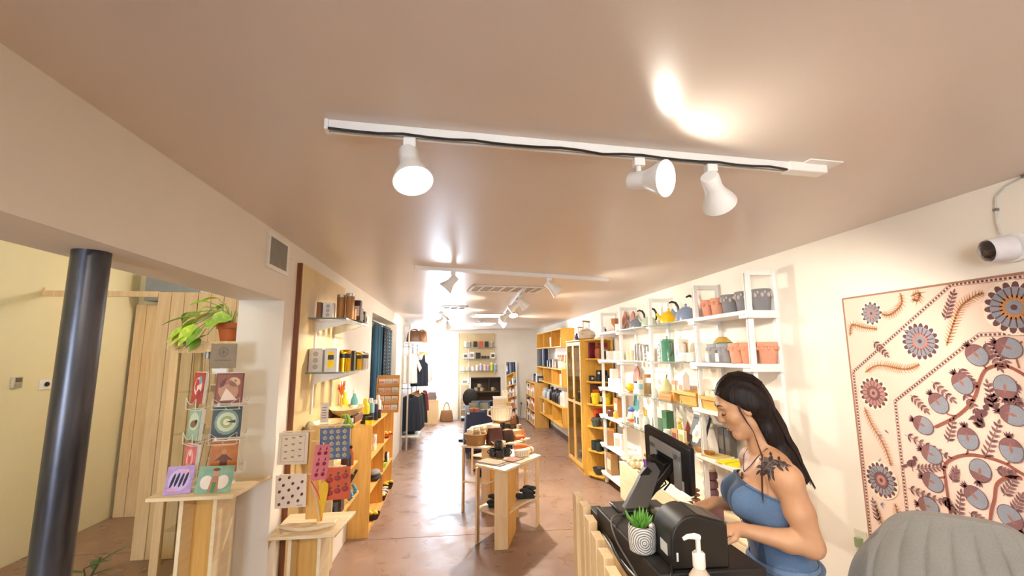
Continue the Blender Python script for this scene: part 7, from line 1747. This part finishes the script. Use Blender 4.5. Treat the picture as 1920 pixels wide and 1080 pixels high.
for i, (x, y, rz) in enumerate(((.985,1.735,.3),(1.0,1.79,-.4))):
    t = thing('receipt', ('nearer','farther')[i] + ' curled paper receipt between the printer and the woman', 'paper', (x,y,ZCt+.001), rz)
    mb = MB(); vs = []
    for k in range(9): a = k/8; vs += [(-.035, -.07+.14*a, .03*math.sin(PI*a)+.02*a*i), (.03, -.07+.14*a, .03*math.sin(PI*a)+.015*a)]
    mb.add(vs, [(2*k,2*k+1,2*k+3,2*k+2) for k in range(8)]); o = obj('slip', mb, M_PAPER, t); sd = o.modifiers.new('thickness', 'SOLIDIFY'); sd.thickness = .0008
    obj('print', MB().box((-.02,-.03,.026),(.015,-.02,.0268)), mat('#8d8a86',.7), t)
# ------------------------------------------------------------------ the woman at the till
def V3(*a): return np.array(a, float)
def sd_cone(P, a, b, ra, rb):
    pa = P-a; ba = b-a; h = np.clip((pa@ba)/(ba@ba), 0, 1)
    return np.linalg.norm(pa-h[:, None]*ba, axis=1) - (ra+(rb-ra)*h)
def sd_ell(P, c, r, Rm=None):
    q = P-c
    if Rm is not None: q = q@Rm
    k0 = np.linalg.norm(q/r, axis=1); k1 = np.linalg.norm(q/(r*r), axis=1)
    return k0*(k0-1.0)/np.maximum(k1, 1e-9)
def smin(a, b, k):
    h = np.clip(.5+.5*(b-a)/k, 0, 1)
    return b+(a-b)*h - k*h*(1-h)
class Field:
    """smooth union of tapered capsules and ellipsoids; dents are carved last"""
    def __init__(s): s.it = []; s.cut = []
    def cone(s, a, b, ra, rb, k=.02): s.it.append(('c', V3(*a), V3(*b), ra, rb, k)); return s
    def ell(s, c, r, Rm=None, k=.02): s.it.append(('e', V3(*c), V3(*r), Rm, None, k)); return s
    def dent(s, c, r, k=.008, Rm=None): s.cut.append((V3(*c), V3(*r), k, Rm)); return s
    def one(s, P, t): return sd_cone(P, t[1], t[2], t[3], t[4]) if t[0] == 'c' else sd_ell(P, t[1], t[2], t[3])
    def __call__(s, P):
        d = s.one(P, s.it[0])
        for t in s.it[1:]: d = smin(d, s.one(P, t), t[5])
        for c, r, k, Rm in s.cut: d = -smin(-d, sd_ell(P, c, r, Rm), k)
        return d
    def grad(s, P, e=.0008):
        g = np.stack([s(P+np.eye(3)[i]*e)-s(P-np.eye(3)[i]*e) for i in range(3)], 1)
        return g/np.maximum(np.linalg.norm(g, axis=1, keepdims=True), 1e-9)
    def project(s, P, level=0.0, n=4):
        for _ in range(n): P = P - s.grad(P)*(s(P)-level)[:, None]
        return P
    def rough(s):
        mb = MB()
        for t in s.it:
            if t[0] == 'c':
                a, b = Vector(t[1]), Vector(t[2]); n = 6
                mb.cyl(a, b, t[3], t[4], n=14); mb.ell(t[1], (t[3],)*3, 14, 8); mb.ell(t[2], (t[4],)*3, 14, 8)
            else:
                k = len(mb.v); mb.ell((0,0,0), tuple(t[2]), 20, 12)
                Rm = Matrix(t[3].tolist()) if t[3] is not None else Matrix.Identity(3)
                for i in range(k, len(mb.v)): mb.v[i] = tuple(Vector(t[1]) + Rm @ Vector(mb.v[i]))
        return mb
def surface(field, voxel, level=0.0):
    me = mesh_of('rough', field.rough(), [], smooth=False)
    o = bpy.data.objects.new('rough', me); COL.objects.link(o)
    md = o.modifiers.new('r', 'REMESH'); md.mode = 'VOXEL'; md.voxel_size = voxel; md.use_smooth_shade = True
    dg = bpy.context.evaluated_depsgraph_get()
    ev = o.evaluated_get(dg); m2 = bpy.data.meshes.new_from_object(ev)
    bpy.data.objects.remove(o); bpy.data.meshes.remove(me)
    n = len(m2.vertices); co = np.empty(n*3); m2.vertices.foreach_get('co', co)
    P = field.project(co.reshape(-1, 3), level)
    m2.vertices.foreach_set('co', P.ravel()); m2.update()
    m2.polygons.foreach_set('use_smooth', [True]*len(m2.polygons))
    return m2

# head frame: f forward, l to her left, u up
f_ = Vector((-.875, .30, -.38)).normalized(); l_ = Vector((0,0,1)).cross(f_).normalized(); u2 = f_.cross(l_).normalized()
HC = Vector((1.130, 1.745, 1.590)); HS = .89
RH = np.array([[f_.x,l_.x,u2.x],[f_.y,l_.y,u2.y],[f_.z,l_.z,u2.z]])
def H(a, b, c): return tuple(HC + (f_*a + l_*b + u2*c)*HS)
def hr(a, b, c): return (a*HS, b*HS, c*HS)
def TR(p, a=math.radians(20), c=(1.19, 1.70)):        # turns the trunk about the vertical
    x, y = p[0]-c[0], p[1]-c[1]
    return (c[0]+x*math.cos(a)+y*math.sin(a), c[1]-x*math.sin(a)+y*math.cos(a), p[2])
RT = np.array(Matrix.Rotation(math.radians(-20), 3, 'Z'))
LS, LE, LWr = TR((1.222,1.585,1.352)), (1.232,1.552,1.135), (1.030,1.645,1.168)
RS, RE, RWr = TR((1.195,1.905,1.352)), (1.285,1.955,1.150), (1.085,1.905,1.178)
def torso(F, g=0.0):
    F.ell(TR((1.19,1.745,1.245)), (.098+g,.142+g,.15), RT, .03)                # rib cage
    F.ell(TR((1.215,1.745,1.085)), (.085+g,.118+g,.11), RT, .05)                # waist
    F.ell(TR((1.245,1.745,.955)), (.108+g,.158+g,.12), RT, .05)                 # hips
    F.ell(TR((1.105,1.682,1.245)), (.054+g,.058+g,.058), RT, .035)               # bust, her left
    F.ell(TR((1.105,1.808,1.245)), (.054+g,.058+g,.058), RT, .035)               # bust, her right
    return F
B = Field()
torso(B)
B.cone(TR((1.205,1.66,1.365)), TR((1.205,1.83,1.365)), .062, .062, .04)              # shoulder girdle
B.cone(TR((1.195,1.745,1.36)), H(-.040,0,-.055), .050, .046, .022)               # neck
B.cone(TR((1.205,1.715,1.425)), LS, .030, .040, .035); B.cone(TR((1.205,1.775,1.425)), RS, .030, .040, .035)
B.cone(TR((1.16,1.73,1.385)), TR((1.19,1.60,1.392)), .012, .011, .022); B.cone(TR((1.15,1.76,1.385)), TR((1.17,1.89,1.392)), .012, .011, .022)   # collar bones
for S_, E_, W_ in ((LS, LE, LWr), (RS, RE, RWr)):
    B.ell(S_, (.046,.045,.05), None, .03)
    m_ = tuple((a+b)/2 for a, b in zip(S_, E_)); B.cone(S_, m_, .049, .046, .02); B.cone(m_, E_, .046, .038, .02)
    m2_ = tuple(a*.68+b*.32 for a, b in zip(E_, W_)); B.cone(E_, m2_, .035, .036, .02); B.cone(m2_, W_, .036, .023, .02)
def hand(F, W_, d, side, curl):
    """palm, four unequal bent fingers and a thumb from the palm's side"""
    d = Vector(d).normalized(); s_ = Vector(side).normalized(); dn = d.cross(s_).normalized()
    if dn.z > 0: dn = -dn
    W_ = Vector(W_)
    F.cone(W_, W_+d*.03, .024, .024, .012)
    for k in range(4):
        o_ = s_*(-.027+.018*k); F.cone(W_+d*.015+o_*.6, W_+d*.075+o_, .014, .0115, .012)
    for k, L in enumerate((.066,.078,.074,.058)):
        o_ = s_*(-.028+.0187*k); p0 = W_+d*.078+o_; p1 = p0+(d*.95+dn*.15*curl+s_*(-.06+.04*k)).normalized()*L*.45
        p2 = p1+(d*.75+dn*.65*curl).normalized()*L*.32; p3 = p2+(d*.45+dn*.9*curl).normalized()*L*.25
        F.cone(p0, p1, .0095, .0085, .004); F.cone(p1, p2, .0085, .0078, .003); F.cone(p2, p3, .0078, .0062, .003)
    q0 = W_+d*.025-s_*.024; q1 = q0+(d*.6-s_*.75+dn*.2).normalized()*.036; q2 = q1+(d*.9-s_*.2+dn*.25).normalized()*.03
    F.cone(q0, q1, .014, .0105, .008); F.cone(q1, q2, .0105, .0078, .003)
hand(B, LWr, (-.98,.16,-.10), (0.12,.98,0), 1.0)      # her left hand, thumb towards her right
hand(B, RWr, (-.97,-.10,-.16), (-.10,-.99,0), 1.0)
# legs and feet
for y, dx in ((1.672,-.01),(1.818,.01)):
    hp, kn, an = (1.245,y,.90), (1.235+dx,y,.49), (1.265+dx,y,.09)
    B.cone(hp, kn, .088, .058, .04); B.cone(kn, (1.25+dx,y,.33), .056, .056, .02); B.cone((1.25+dx,y,.33), an, .056, .036, .02)
    B.cone((1.27+dx,y,.045), (1.10+dx,y-.01,.028), .040, .028, .03)
# head
B.ell(H(-.012,0,.034), hr(.097,.076,.100), RH, .02)
B.ell(H(.028,0,-.035), hr(.066,.060,.085), RH, .03)
B.cone(H(.066,-.011,-.110), H(.066,.011,-.110), .0145*HS, .0145*HS, .020)              # chin
[B.cone(H(.004,q_*.043,-.074), H(.056,q_*.015,-.110), .013*HS, .012*HS, .03) for q_ in (-1, 1)]
B.cone(H(.083,0,.022), H(.106,0,-.022), .0075*HS, .0105*HS, .012)                    # nose bridge to tip
B.ell(H(.098,.0115,-.028), hr(.011,.008,.008), RH, .007); B.ell(H(.098,-.0115,-.028), hr(.011,.008,.008), RH, .007)
B.cone(H(.077,-.034,.037), H(.077,.034,.037), .011*HS, .011*HS, .02)                 # brow
for s in (-1, 1):
    B.ell(H(.056,s*.044,-.026), hr(.024,.02,.022), RH, .02)
B.ell(H(.0865,0,-.0605), hr(.0090,.021,.0065), RH, .007); B.ell(H(.0835,0,-.0735), hr(.0090,.018,.0075), RH, .007)
for s in (-1, 1): B.dent(H(.093,s*.031,.012), hr(.014,.016,.010), .012, RH)
B.dent(H(.098,0,-.067), hr(.007,.016,.0016), .003, RH)
for s in (-1, 1): B.it.append(('e', V3(*H(-.006,s*.074,-.008)), V3(*hr(.018,.009,.030)), RH, None, .008))
for s in (-1, 1): B.dent(H(-.002,s*.0835,-.004), hr(.009,.005,.017), .004, RH)
body = surface(B, .0052)
woman = thing('person', 'woman with long dark hair in a denim bustier top working behind the till counter', 'person', (1.25, 1.745, 0))
def skin_mat():
    m, nt, b = new_mat('skin')
    tc = nt.nodes.new('ShaderNodeTexCoord'); nz = nt.nodes.new('ShaderNodeTexNoise'); nz.inputs['Scale'].default_value = 14; nz.inputs['Detail'].default_value = 5
    nt.links.new(tc.outputs['Object'], nz.inputs['Vector'])
    rp = nt.nodes.new('ShaderNodeValToRGB'); rp.color_ramp.elements[0].position = .3; rp.color_ramp.elements[1].position = .7
    rp.color_ramp.elements[0].color = (*lin('#c8946e'),1); rp.color_ramp.elements[1].color = (*lin('#d4a27c'),1)
    nt.links.new(nz.outputs['Fac'], rp.inputs[0]); nt.links.new(rp.outputs[0], b.inputs['Base Color'])
    b.inputs['Roughness'].default_value = .48; b.inputs['Subsurface Weight'].default_value = .06; b.inputs['Subsurface Radius'].default_value = (.012,.005,.003); b.inputs['Subsurface Scale'].default_value = 1.0
    return m
def put(name, me, mats, off=woman.location, label=None, kind=None):
    for m in mats: me.materials.append(m)
    o = bpy.data.objects.new(name, me); COL.objects.link(o); o.parent = woman; o.location = -Vector(off)
    if label: o['label'] = label
    if kind: o['kind'] = kind
    return o
put('body', body, [skin_mat()])
# denim top and jeans: the torso grown a little and cut cleanly at neckline, waist and hems
def cut(me, planes, dark=None):
    bm = bmesh.new(); bm.from_mesh(me)
    for co, no in planes:
        bmesh.ops.bisect_plane(bm, geom=bm.verts[:]+bm.edges[:]+bm.faces[:], plane_co=co, plane_no=no, clear_outer=True)
    for co, no in (dark or []):
        bmesh.ops.bisect_plane(bm, geom=bm.verts[:]+bm.edges[:]+bm.faces[:], plane_co=co, plane_no=no)
    if dark:
        for f in bm.faces:
            c = Vector(TR(f.calc_center_median(), math.radians(-20)))
            f.material_index = 1 if (1.655 < c.y < 1.80 and c.x < 1.19) else 0
    bm.to_mesh(me); bm.free(); me.update(); return me
TF = torso(Field(), .004)
DEN, DEN2 = fabric('#5c7697', 300, .14), fabric('#3d506c', 300, .14)
top = cut(surface(TF, .006, .004), [(TR((1.05,1.745,1.338)), tuple(Vector(TR((1.19+.35,1.70-.08,1.0)))-Vector((1.19,1.70,0)))), ((1.2,1.7,1.002), (0,0,-1))], dark=[(TR((1.1,1.655,1.2)),tuple(RT@np.array((0,1.,0)))), (TR((1.1,1.80,1.2)),tuple(RT@np.array((0,1.,0)))), (TR((1.19,1.7,1.2)),tuple(RT@np.array((1.,0,0))))])
o = put('denim_top', top, [DEN, DEN2], label='strapless blue denim top with a darker front panel')
sd = o.modifiers.new('thickness', 'SOLIDIFY'); sd.thickness = .004; sd.offset = 1
def onto(field, pts, level): return [tuple(q) for q in field.project(np.array(pts, float), level, 5)]
seams = MB()
for y in (1.655, 1.80): seams.tube(onto(TF, [TR((1.02,y,1.03+.03*i)) for i in range(10)], .0095), .0014, 5)
# top hem follows the cut
hem = []
def hz(x, y):
    q = TR((x, y, 0), math.radians(-20)); return 1.338 - .35*(q[0]-1.05) + .08*(q[1]-1.745) - .006
for i in range(40):
    a = 2*PI*i/40; x, y, _ = TR((1.18+.12*math.cos(a), 1.745+.17*math.sin(a), 0)); hem.append((x, y, hz(x, y)))
for _ in range(6):
    hem = onto(TF, hem, .010); hem = [(x, y, hz(x, y)) for x, y, z in hem]
seams.tube(hem+[hem[0]], .0022, 5); seams.tube([(x, y, z-.028) for x, y, z in onto(TF, hem, .0095)]+[(hem[0][0],hem[0][1],hem[0][2]-.028)], .0013, 5)
so = obj('seam', seams, fabric('#465d7e'), woman, kind='stuff'); so.location = -woman.location
JF = Field(); JF.ell(TR((1.245,1.745,.955)), (.114,.165,.124), RT, .05); JF.ell(TR((1.215,1.745,1.06)), (.088,.123,.10), RT, .05)
for y, dx in ((1.672,-.01),(1.818,.01)):
    JF.cone((1.245,y,.90), (1.235+dx,y,.49), .096, .072, .04); JF.cone((1.235+dx,y,.49), (1.262+dx,y,.05), .072, .070, .02)
jeans = cut(surface(JF, .009, .007), [((1.2,1.7,1.035), (0,0,1)), ((1.2,1.7,.055), (0,0,-1))])
put('jeans', jeans, [fabric('#6f88aa', 300, .14)], label='light blue jeans')
wb = MB(); pts = onto(JF, [TR((1.225+.12*math.cos(2*PI*i/40), 1.745+.16*math.sin(2*PI*i/40), 1.018)) for i in range(41)], .009); wb.tube(pts, .011, 6, flat=.35)
so = obj('waistband', wb, fabric('#60789a'), woman); so.location = -woman.location
sh = MB()
for y, dx in ((1.672,-.01),(1.818,.01)): sh.box((1.045+dx,y-.045,0.0),(1.315+dx,y+.042,.03)); 
so = obj('shoe_soles', sh, M_WHITE, woman, kind='stuff'); so.location = -woman.location
# hair
HF = Field()
HF.ell(H(-.020,0,.038), hr(.108,.089,.112), RH, .02)
HF.ell(H(-.060,0,-.005), hr(.062,.080,.095), RH, .03)
HP = [(1.200,1.755,1.60), (1.240,1.745,1.50), (1.280,1.722,1.41), (1.330,1.690,1.325)]
RR = [.078, .072, .058, .028]
for a, b, ra, rb in zip(HP[:-1], HP[1:], RR[:-1], RR[1:]): HF.cone(a, b, ra*.8, rb*.8, .03); HF.cone((a[0]+.0,a[1]+.035,a[2]), (b[0],b[1]+.035,b[2]), ra*.7, rb*.7, .03); HF.cone((a[0]-.030,a[1]-.045,a[2]), (b[0]-.026,b[1]-.03,b[2]), ra*.6, rb*.62, .03)
# carve the face, ears and neck clear
hm = surface(HF, .0055)
n = len(hm.vertices); co = np.empty(n*3); hm.vertices.foreach_get('co', co); P = co.reshape(-1,3)
L = (P-np.array(HC))@RH/HS        # into the head frame
fall = (L[:,2] < -.03)
g = np.sin(L[:,1]*260+L[:,0]*60)*.0012 + np.sin(L[:,1]*520+L[:,2]*30)*.0006
nr = HF.grad(P); P = P + nr*g[:,None]
hm.vertices.foreach_set('co', P.ravel()); hm.update()
bm = bmesh.new(); bm.from_mesh(hm); bm.verts.ensure_lookup_table()
def tohead(v): q = (np.array(v)-np.array(HC))@RH/HS; return q
kill = []
for f in bm.faces:
    q = tohead(f.calc_center_median())
    # hairline: up over the brow, down in front of the ear, then back under it
    lim = np.interp(q[2], (-.2,-.06,-.03,0,.03,.06,.09,.12), (-.02,-.018,-.006,.008,.034,.062,.078,.082))
    if q[0] > lim: kill.append(f)
bmesh.ops.delete(bm, geom=kill, context='FACES')
for _ in range(30):
    bv = {}
    for e in bm.edges:
        if e.is_boundary:
            for a_, b_ in ((0,1),(1,0)): bv.setdefault(e.verts[a_], []).append(e.verts[b_].co.copy())
    for v_, nb in bv.items():
        if len(nb) == 2: v_.co = v_.co*.4 + (nb[0]+nb[1])*.3
bm.to_mesh(hm); bm.free(); hm.update()
def hair_mat():
    m, nt, b = new_mat('dark_brown_hair')
    tc = nt.nodes.new('ShaderNodeTexCoord'); mp = nt.nodes.new('ShaderNodeMapping'); mp.inputs['Rotation'].default_value = (0,.42,0); mp.inputs['Scale'].default_value = (90,90,3)
    nz = nt.nodes.new('ShaderNodeTexNoise'); nz.inputs['Scale'].default_value = 2; nz.inputs['Detail'].default_value = 3
    nt.links.new(tc.outputs['Object'], mp.inputs[0]); nt.links.new(mp.outputs[0], nz.inputs['Vector'])
    rp = nt.nodes.new('ShaderNodeValToRGB'); rp.color_ramp.elements[0].position = .3; rp.color_ramp.elements[1].position = .75
    rp.color_ramp.elements[0].color = (*lin('#140d0b'),1); rp.color_ramp.elements[1].color = (*lin('#2b1c17'),1)
    nt.links.new(nz.outputs['Fac'], rp.inputs[0]); nt.links.new(rp.outputs[0], b.inputs['Base Color']); b.inputs['Roughness'].default_value = .5; b.inputs['Specular IOR Level'].default_value = .25
    bp = nt.nodes.new('ShaderNodeBump'); bp.inputs['Strength'].default_value = .5; bp.inputs['Distance'].default_value = .003; nt.links.new(nz.outputs['Fac'], bp.inputs['Height']); nt.links.new(bp.outputs[0], b.inputs['Normal'])
    return m
MH = hair_mat()
o = put('hair', hm, [MH], label='long straight dark brown hair falling behind her left shoulder')
sd = o.modifiers.new('thickness', 'SOLIDIFY'); sd.thickness = .006; sd.offset = -1
# strands lying over the hair and the lock beside the face
st = MB(); rr = random.Random(12)
for k in range(70):
    th = rr.uniform(-1.5, .9); s0 = rr.uniform(.0,.05)
    pts = []
    for i in range(16):
        u = i/15
        if u < .35:
            w = u/.35; a = w*1.5
            pts.append(H(.05*math.cos(a*1.2)-.03-.07*w, math.sin(th)*(.03+.06*w), .14*math.cos(a*.62)-.01-.02*w))
        else:
            w = (u-.35)/.65*(len(HP)-1.001); j = int(w); q = w-j; r_ = (RR[j]*(1-q)+RR[j+1]*q)*1.05
            c = [HP[j][m]*(1-q)+HP[j+1][m]*q for m in range(3)]
            pts.append((c[0]+r_*math.cos(th+PI*.0)*.75, c[1]+.005+r_*1.25*math.sin(th), c[2]))
    pr = onto(HF, pts, .0015)
    e = Vector(pr[-1]); d = (Vector(pr[-1])-Vector(pr[-3])).normalized(); pr.append(tuple(e+Vector((.009,-.004,-.022))*rr.uniform(.5,1.6)))
    st.tube(pr[2:], [.0022]*(len(pr)-4)+[.0016,.0006], 4)
so = obj('hair_strands', st, MH, woman, kind='stuff'); so.location = -woman.location
lk = MB()
for k in range(5):
    y0 = -.004+.001*k
    pts = [H(.012+.002*k, .078, .045), H(.022+.0015*k, .081, .0), H(.018+.001*k, .076, -.05)]
    p3 = Vector(H(.012, .07, -.10)); pts += [tuple(p3), (1.142+.0012*k,1.655,1.415), (1.118+.0015*k,1.632,1.36), (1.108+.0012*k,1.622,1.30+.004*(k%3)), (1.106+.001*k,1.618,1.262+.005*(k%4))]
    lk.tube(pts, [.0010,.0013,.0013,.0013,.0013,.0013,.0010,.0005], 5)
so = obj('face_lock', lk, mat('#4a2a22', .45), woman, label='thin lock of hair hanging in front of her shoulder', kind='stuff'); so.location = -woman.location
# brows, lashes, lips
fc = MB()
for s in (-1, 1):
    fc.tube(onto(B, [H(.09-.012*abs(i/6)**2, s*(.012+.040*i/6), .036+.006*math.sin(PI*i/6)) for i in range(7)], .0006), [.0016,.0024,.0026,.0024,.0022,.0018,.0008], 5)
so = obj('eyebrows', fc, mat('#2a1a14', .7), woman, kind='stuff'); so.location = -woman.location
fc = MB()
for s in (-1, 1):
    el = onto(B, [H(.09, s*(.017+.028*i/7), .004-.006*math.sin(PI*i/7)) for i in range(8)], .0008)
    fc.tube(el, [.0010]+[.0018]*6+[.0012], 5)
    for i in range(1, 7):
        e = Vector(el[i]); fc.tube([e, e+(f_*.007+u2*(-.004)+l_*s*.0015)*HS], [.0009,.0003], 4)
so = obj('eyelashes', fc, mat('#1a1210', .7), woman, kind='stuff'); so.location = -woman.location
fc = MB(); fc.tube(onto(B, [H(.1, -.018+.036*i/8, -.0615+.002*math.cos(PI*(i-4)/2)) for i in range(9)], .0004), [.0006,.0016,.0022,.0024,.0022,.0024,.0022,.0016,.0006], 6); fc.tube(onto(B, [H(.1, -.016+.032*i/8, -.0735) for i in range(9)], .0003), [.0006,.002,.0028,.003,.0032,.003,.0028,.002,.0006], 6)
so = obj('lips', fc, mat('#a8594f', .45), woman, label='rosy lips'); so.location = -woman.location
# hair clip glint and necklace
nk = MB(); nk.tube(onto(B, [TR(q_) for q_ in ((1.225,1.70,1.43), (1.195,1.675,1.425), (1.16,1.675,1.40), (1.125,1.69,1.375), (1.105,1.71,1.355), (1.10,1.72,1.345), (1.105,1.755,1.36), (1.13,1.80,1.39), (1.17,1.815,1.42))], .002), .0014, 5)
so = obj('necklace_cord', nk, mat('#4a2e20', .5), woman); so.location = -woman.location
pc = Vector(onto(B, [TR((1.095,1.72,1.338))], .006)[0])
pd = MB(); pd.ell(tuple(pc), (.005,.007,.008), 10, 7); pd.ell(tuple(pc+Vector((-.002,-.0,-.014))), (.006,.009,.010), 10, 7); pd.ell(tuple(pc+Vector((-.003,.004,-.028))), (.004,.006,.006), 8, 6)
so = obj('pendant', pd, mat('#8a6a3c', .3, .8), woman, label='small brass pendant'); so.location = -woman.location
# flower tattoo on the front of her left shoulder: thin shapes laid on the skin
T0 = np.array([1.140,1.618,1.405]); T0 = B.project(T0[None,:])[0]; Tn = B.grad(T0[None,:])[0]
Tn = Vector(Tn); Tu = Vector((0,0,1)).cross(Tn).normalized(); Tv = Tn.cross(Tu)
if Tu.x < 0: Tu = -Tu
tm = MB()
def tat(pts, lev, mi):
    c = np.mean(np.array(pts), axis=0); ring = []
    allp = [c] + list(pts)
    w = [np.array(Vector(T0)+Tu*q[0]+Tv*q[1]) for q in allp]; w = B.project(np.array(w), lev, 6)
    n_ = len(pts); tm.add([tuple(q) for q in w], [(0, i+1, (i+1) % n_+1) for i in range(n_)], mi)
def tleaf(p0, ang, L, wd, mi, lev=.0009):
    d = (math.cos(ang), math.sin(ang)); nn = (-d[1], d[0]); pts = []
    for k in range(12):
        t_ = k/12*2*PI; a = .5-.5*math.cos(t_); b = math.sin(t_)*.5*(math.sin(PI*a)**.3 if 0 < a < 1 else 0)*(1-.35*a)
        pts.append((p0[0]+d[0]*a*L+nn[0]*b*wd, p0[1]+d[1]*a*L+nn[1]*b*wd))
    tat(pts, lev, mi)
for cx, cy, r_ in ((0,0,.030), (.040,.020,.024), (-.014,-.026,.022), (.018,-.024,.020), (.062,.030,.016)):
    for k in range(7): a = 2*PI*k/7+cx*30; tleaf((cx+r_*.2*math.cos(a), cy+r_*.2*math.sin(a)), a, r_*1.0, r_*.75, k % 2, .0009)
    for k in range(5): a = 2*PI*k/5; tleaf((cx, cy), a, r_*.5, r_*.35, (k+1) % 2, .0014)
for (x, y, a, L) in ((-.035,.012,2.6,.034),(.03,-.035,5.2,.036),(.065,.012,5.9,.03),(.07,.04,.6,.028),(-.03,-.04,3.9,.034),(.005,-.055,4.6,.034),(-.03,-.02,3.6,.03),(-.025,.0,2.9,.032),(-.02,-.035,4.4,.03),(.0,-.035,4.9,.036),(.02,-.02,5.4,.034),(.04,0,5.9,.034),(.05,.02,.2,.03),(.04,.035,1.0,.028),(.02,.035,1.6,.028),(-.01,.03,2.2,.028),(.012,-.04,5.0,.03),(-.012,-.045,4.1,.026)):
    tleaf((x,y), a, L, .015, 0)
so = obj('tattoo', tm, [mat('#3b3538', .55), mat('#6b5a56', .55)], woman, label='dark grey flower tattoo on her left shoulder', kind='stuff', smooth=True); so.location = -woman.location

# ------------------------------------------------------------------ repeats of one kind in one place share a group
def area(p):
    x, y, z = p
    if x > 1.85 and y < 6.6: return 'on the white wall shelving'
    if x > 1.85 and y < 8.0: return 'in the honey wood cabinet and end shelves'
    if x > 1.85 and y < 11.9: return 'on the long wall boxes'
    if x > .4 and y < 2.6: return 'around the till counter'
    if 0 < x < 1.3 and 4.3 < y < 7.9: return 'on the island tables'
    if 0 < x < 1.4 and 7.9 < y < 10: return 'on the blue cloth table'
    if -.2 < x < 1.4 and y > 10: return 'at the far wall'
    if x < -.6 and y > 9: return 'on the clothes rack'
    if x < -.6 and y > 4.9: return 'on the left bookcase'
    if x < -.6 and 3.2 < y < 4.9 and x > -1.3: return 'on the left wall display'
    if x < -.6 and y < 3.2: return 'on the small card tables'
    return 'in the shop'
fam = {}
for o in list(COL.objects):
    if o.parent is None and o.get('category') and not o.get('group'):
        b_ = o.name.split('.')[0]
        w = 'on the ceiling' if b_ in ('spotlight', 'light_track', 'globe_light', 'ceiling_panel_light', 'ceiling_vent') else area(o.location)
        fam.setdefault((b_, w), []).append(o)
for (b_, w), l in fam.items():
    if len(l) > 1:
        nm = b_.replace('_', ' ')
        nm = nm[:-1]+'ies' if nm.endswith('y') and nm[-2] not in 'aeiou' else nm if nm.endswith('ves') else nm+('es' if nm.endswith(('s', 'x', 'ch', 'sh')) else 's')
        for o in l: o['group'] = nm + ' ' + w
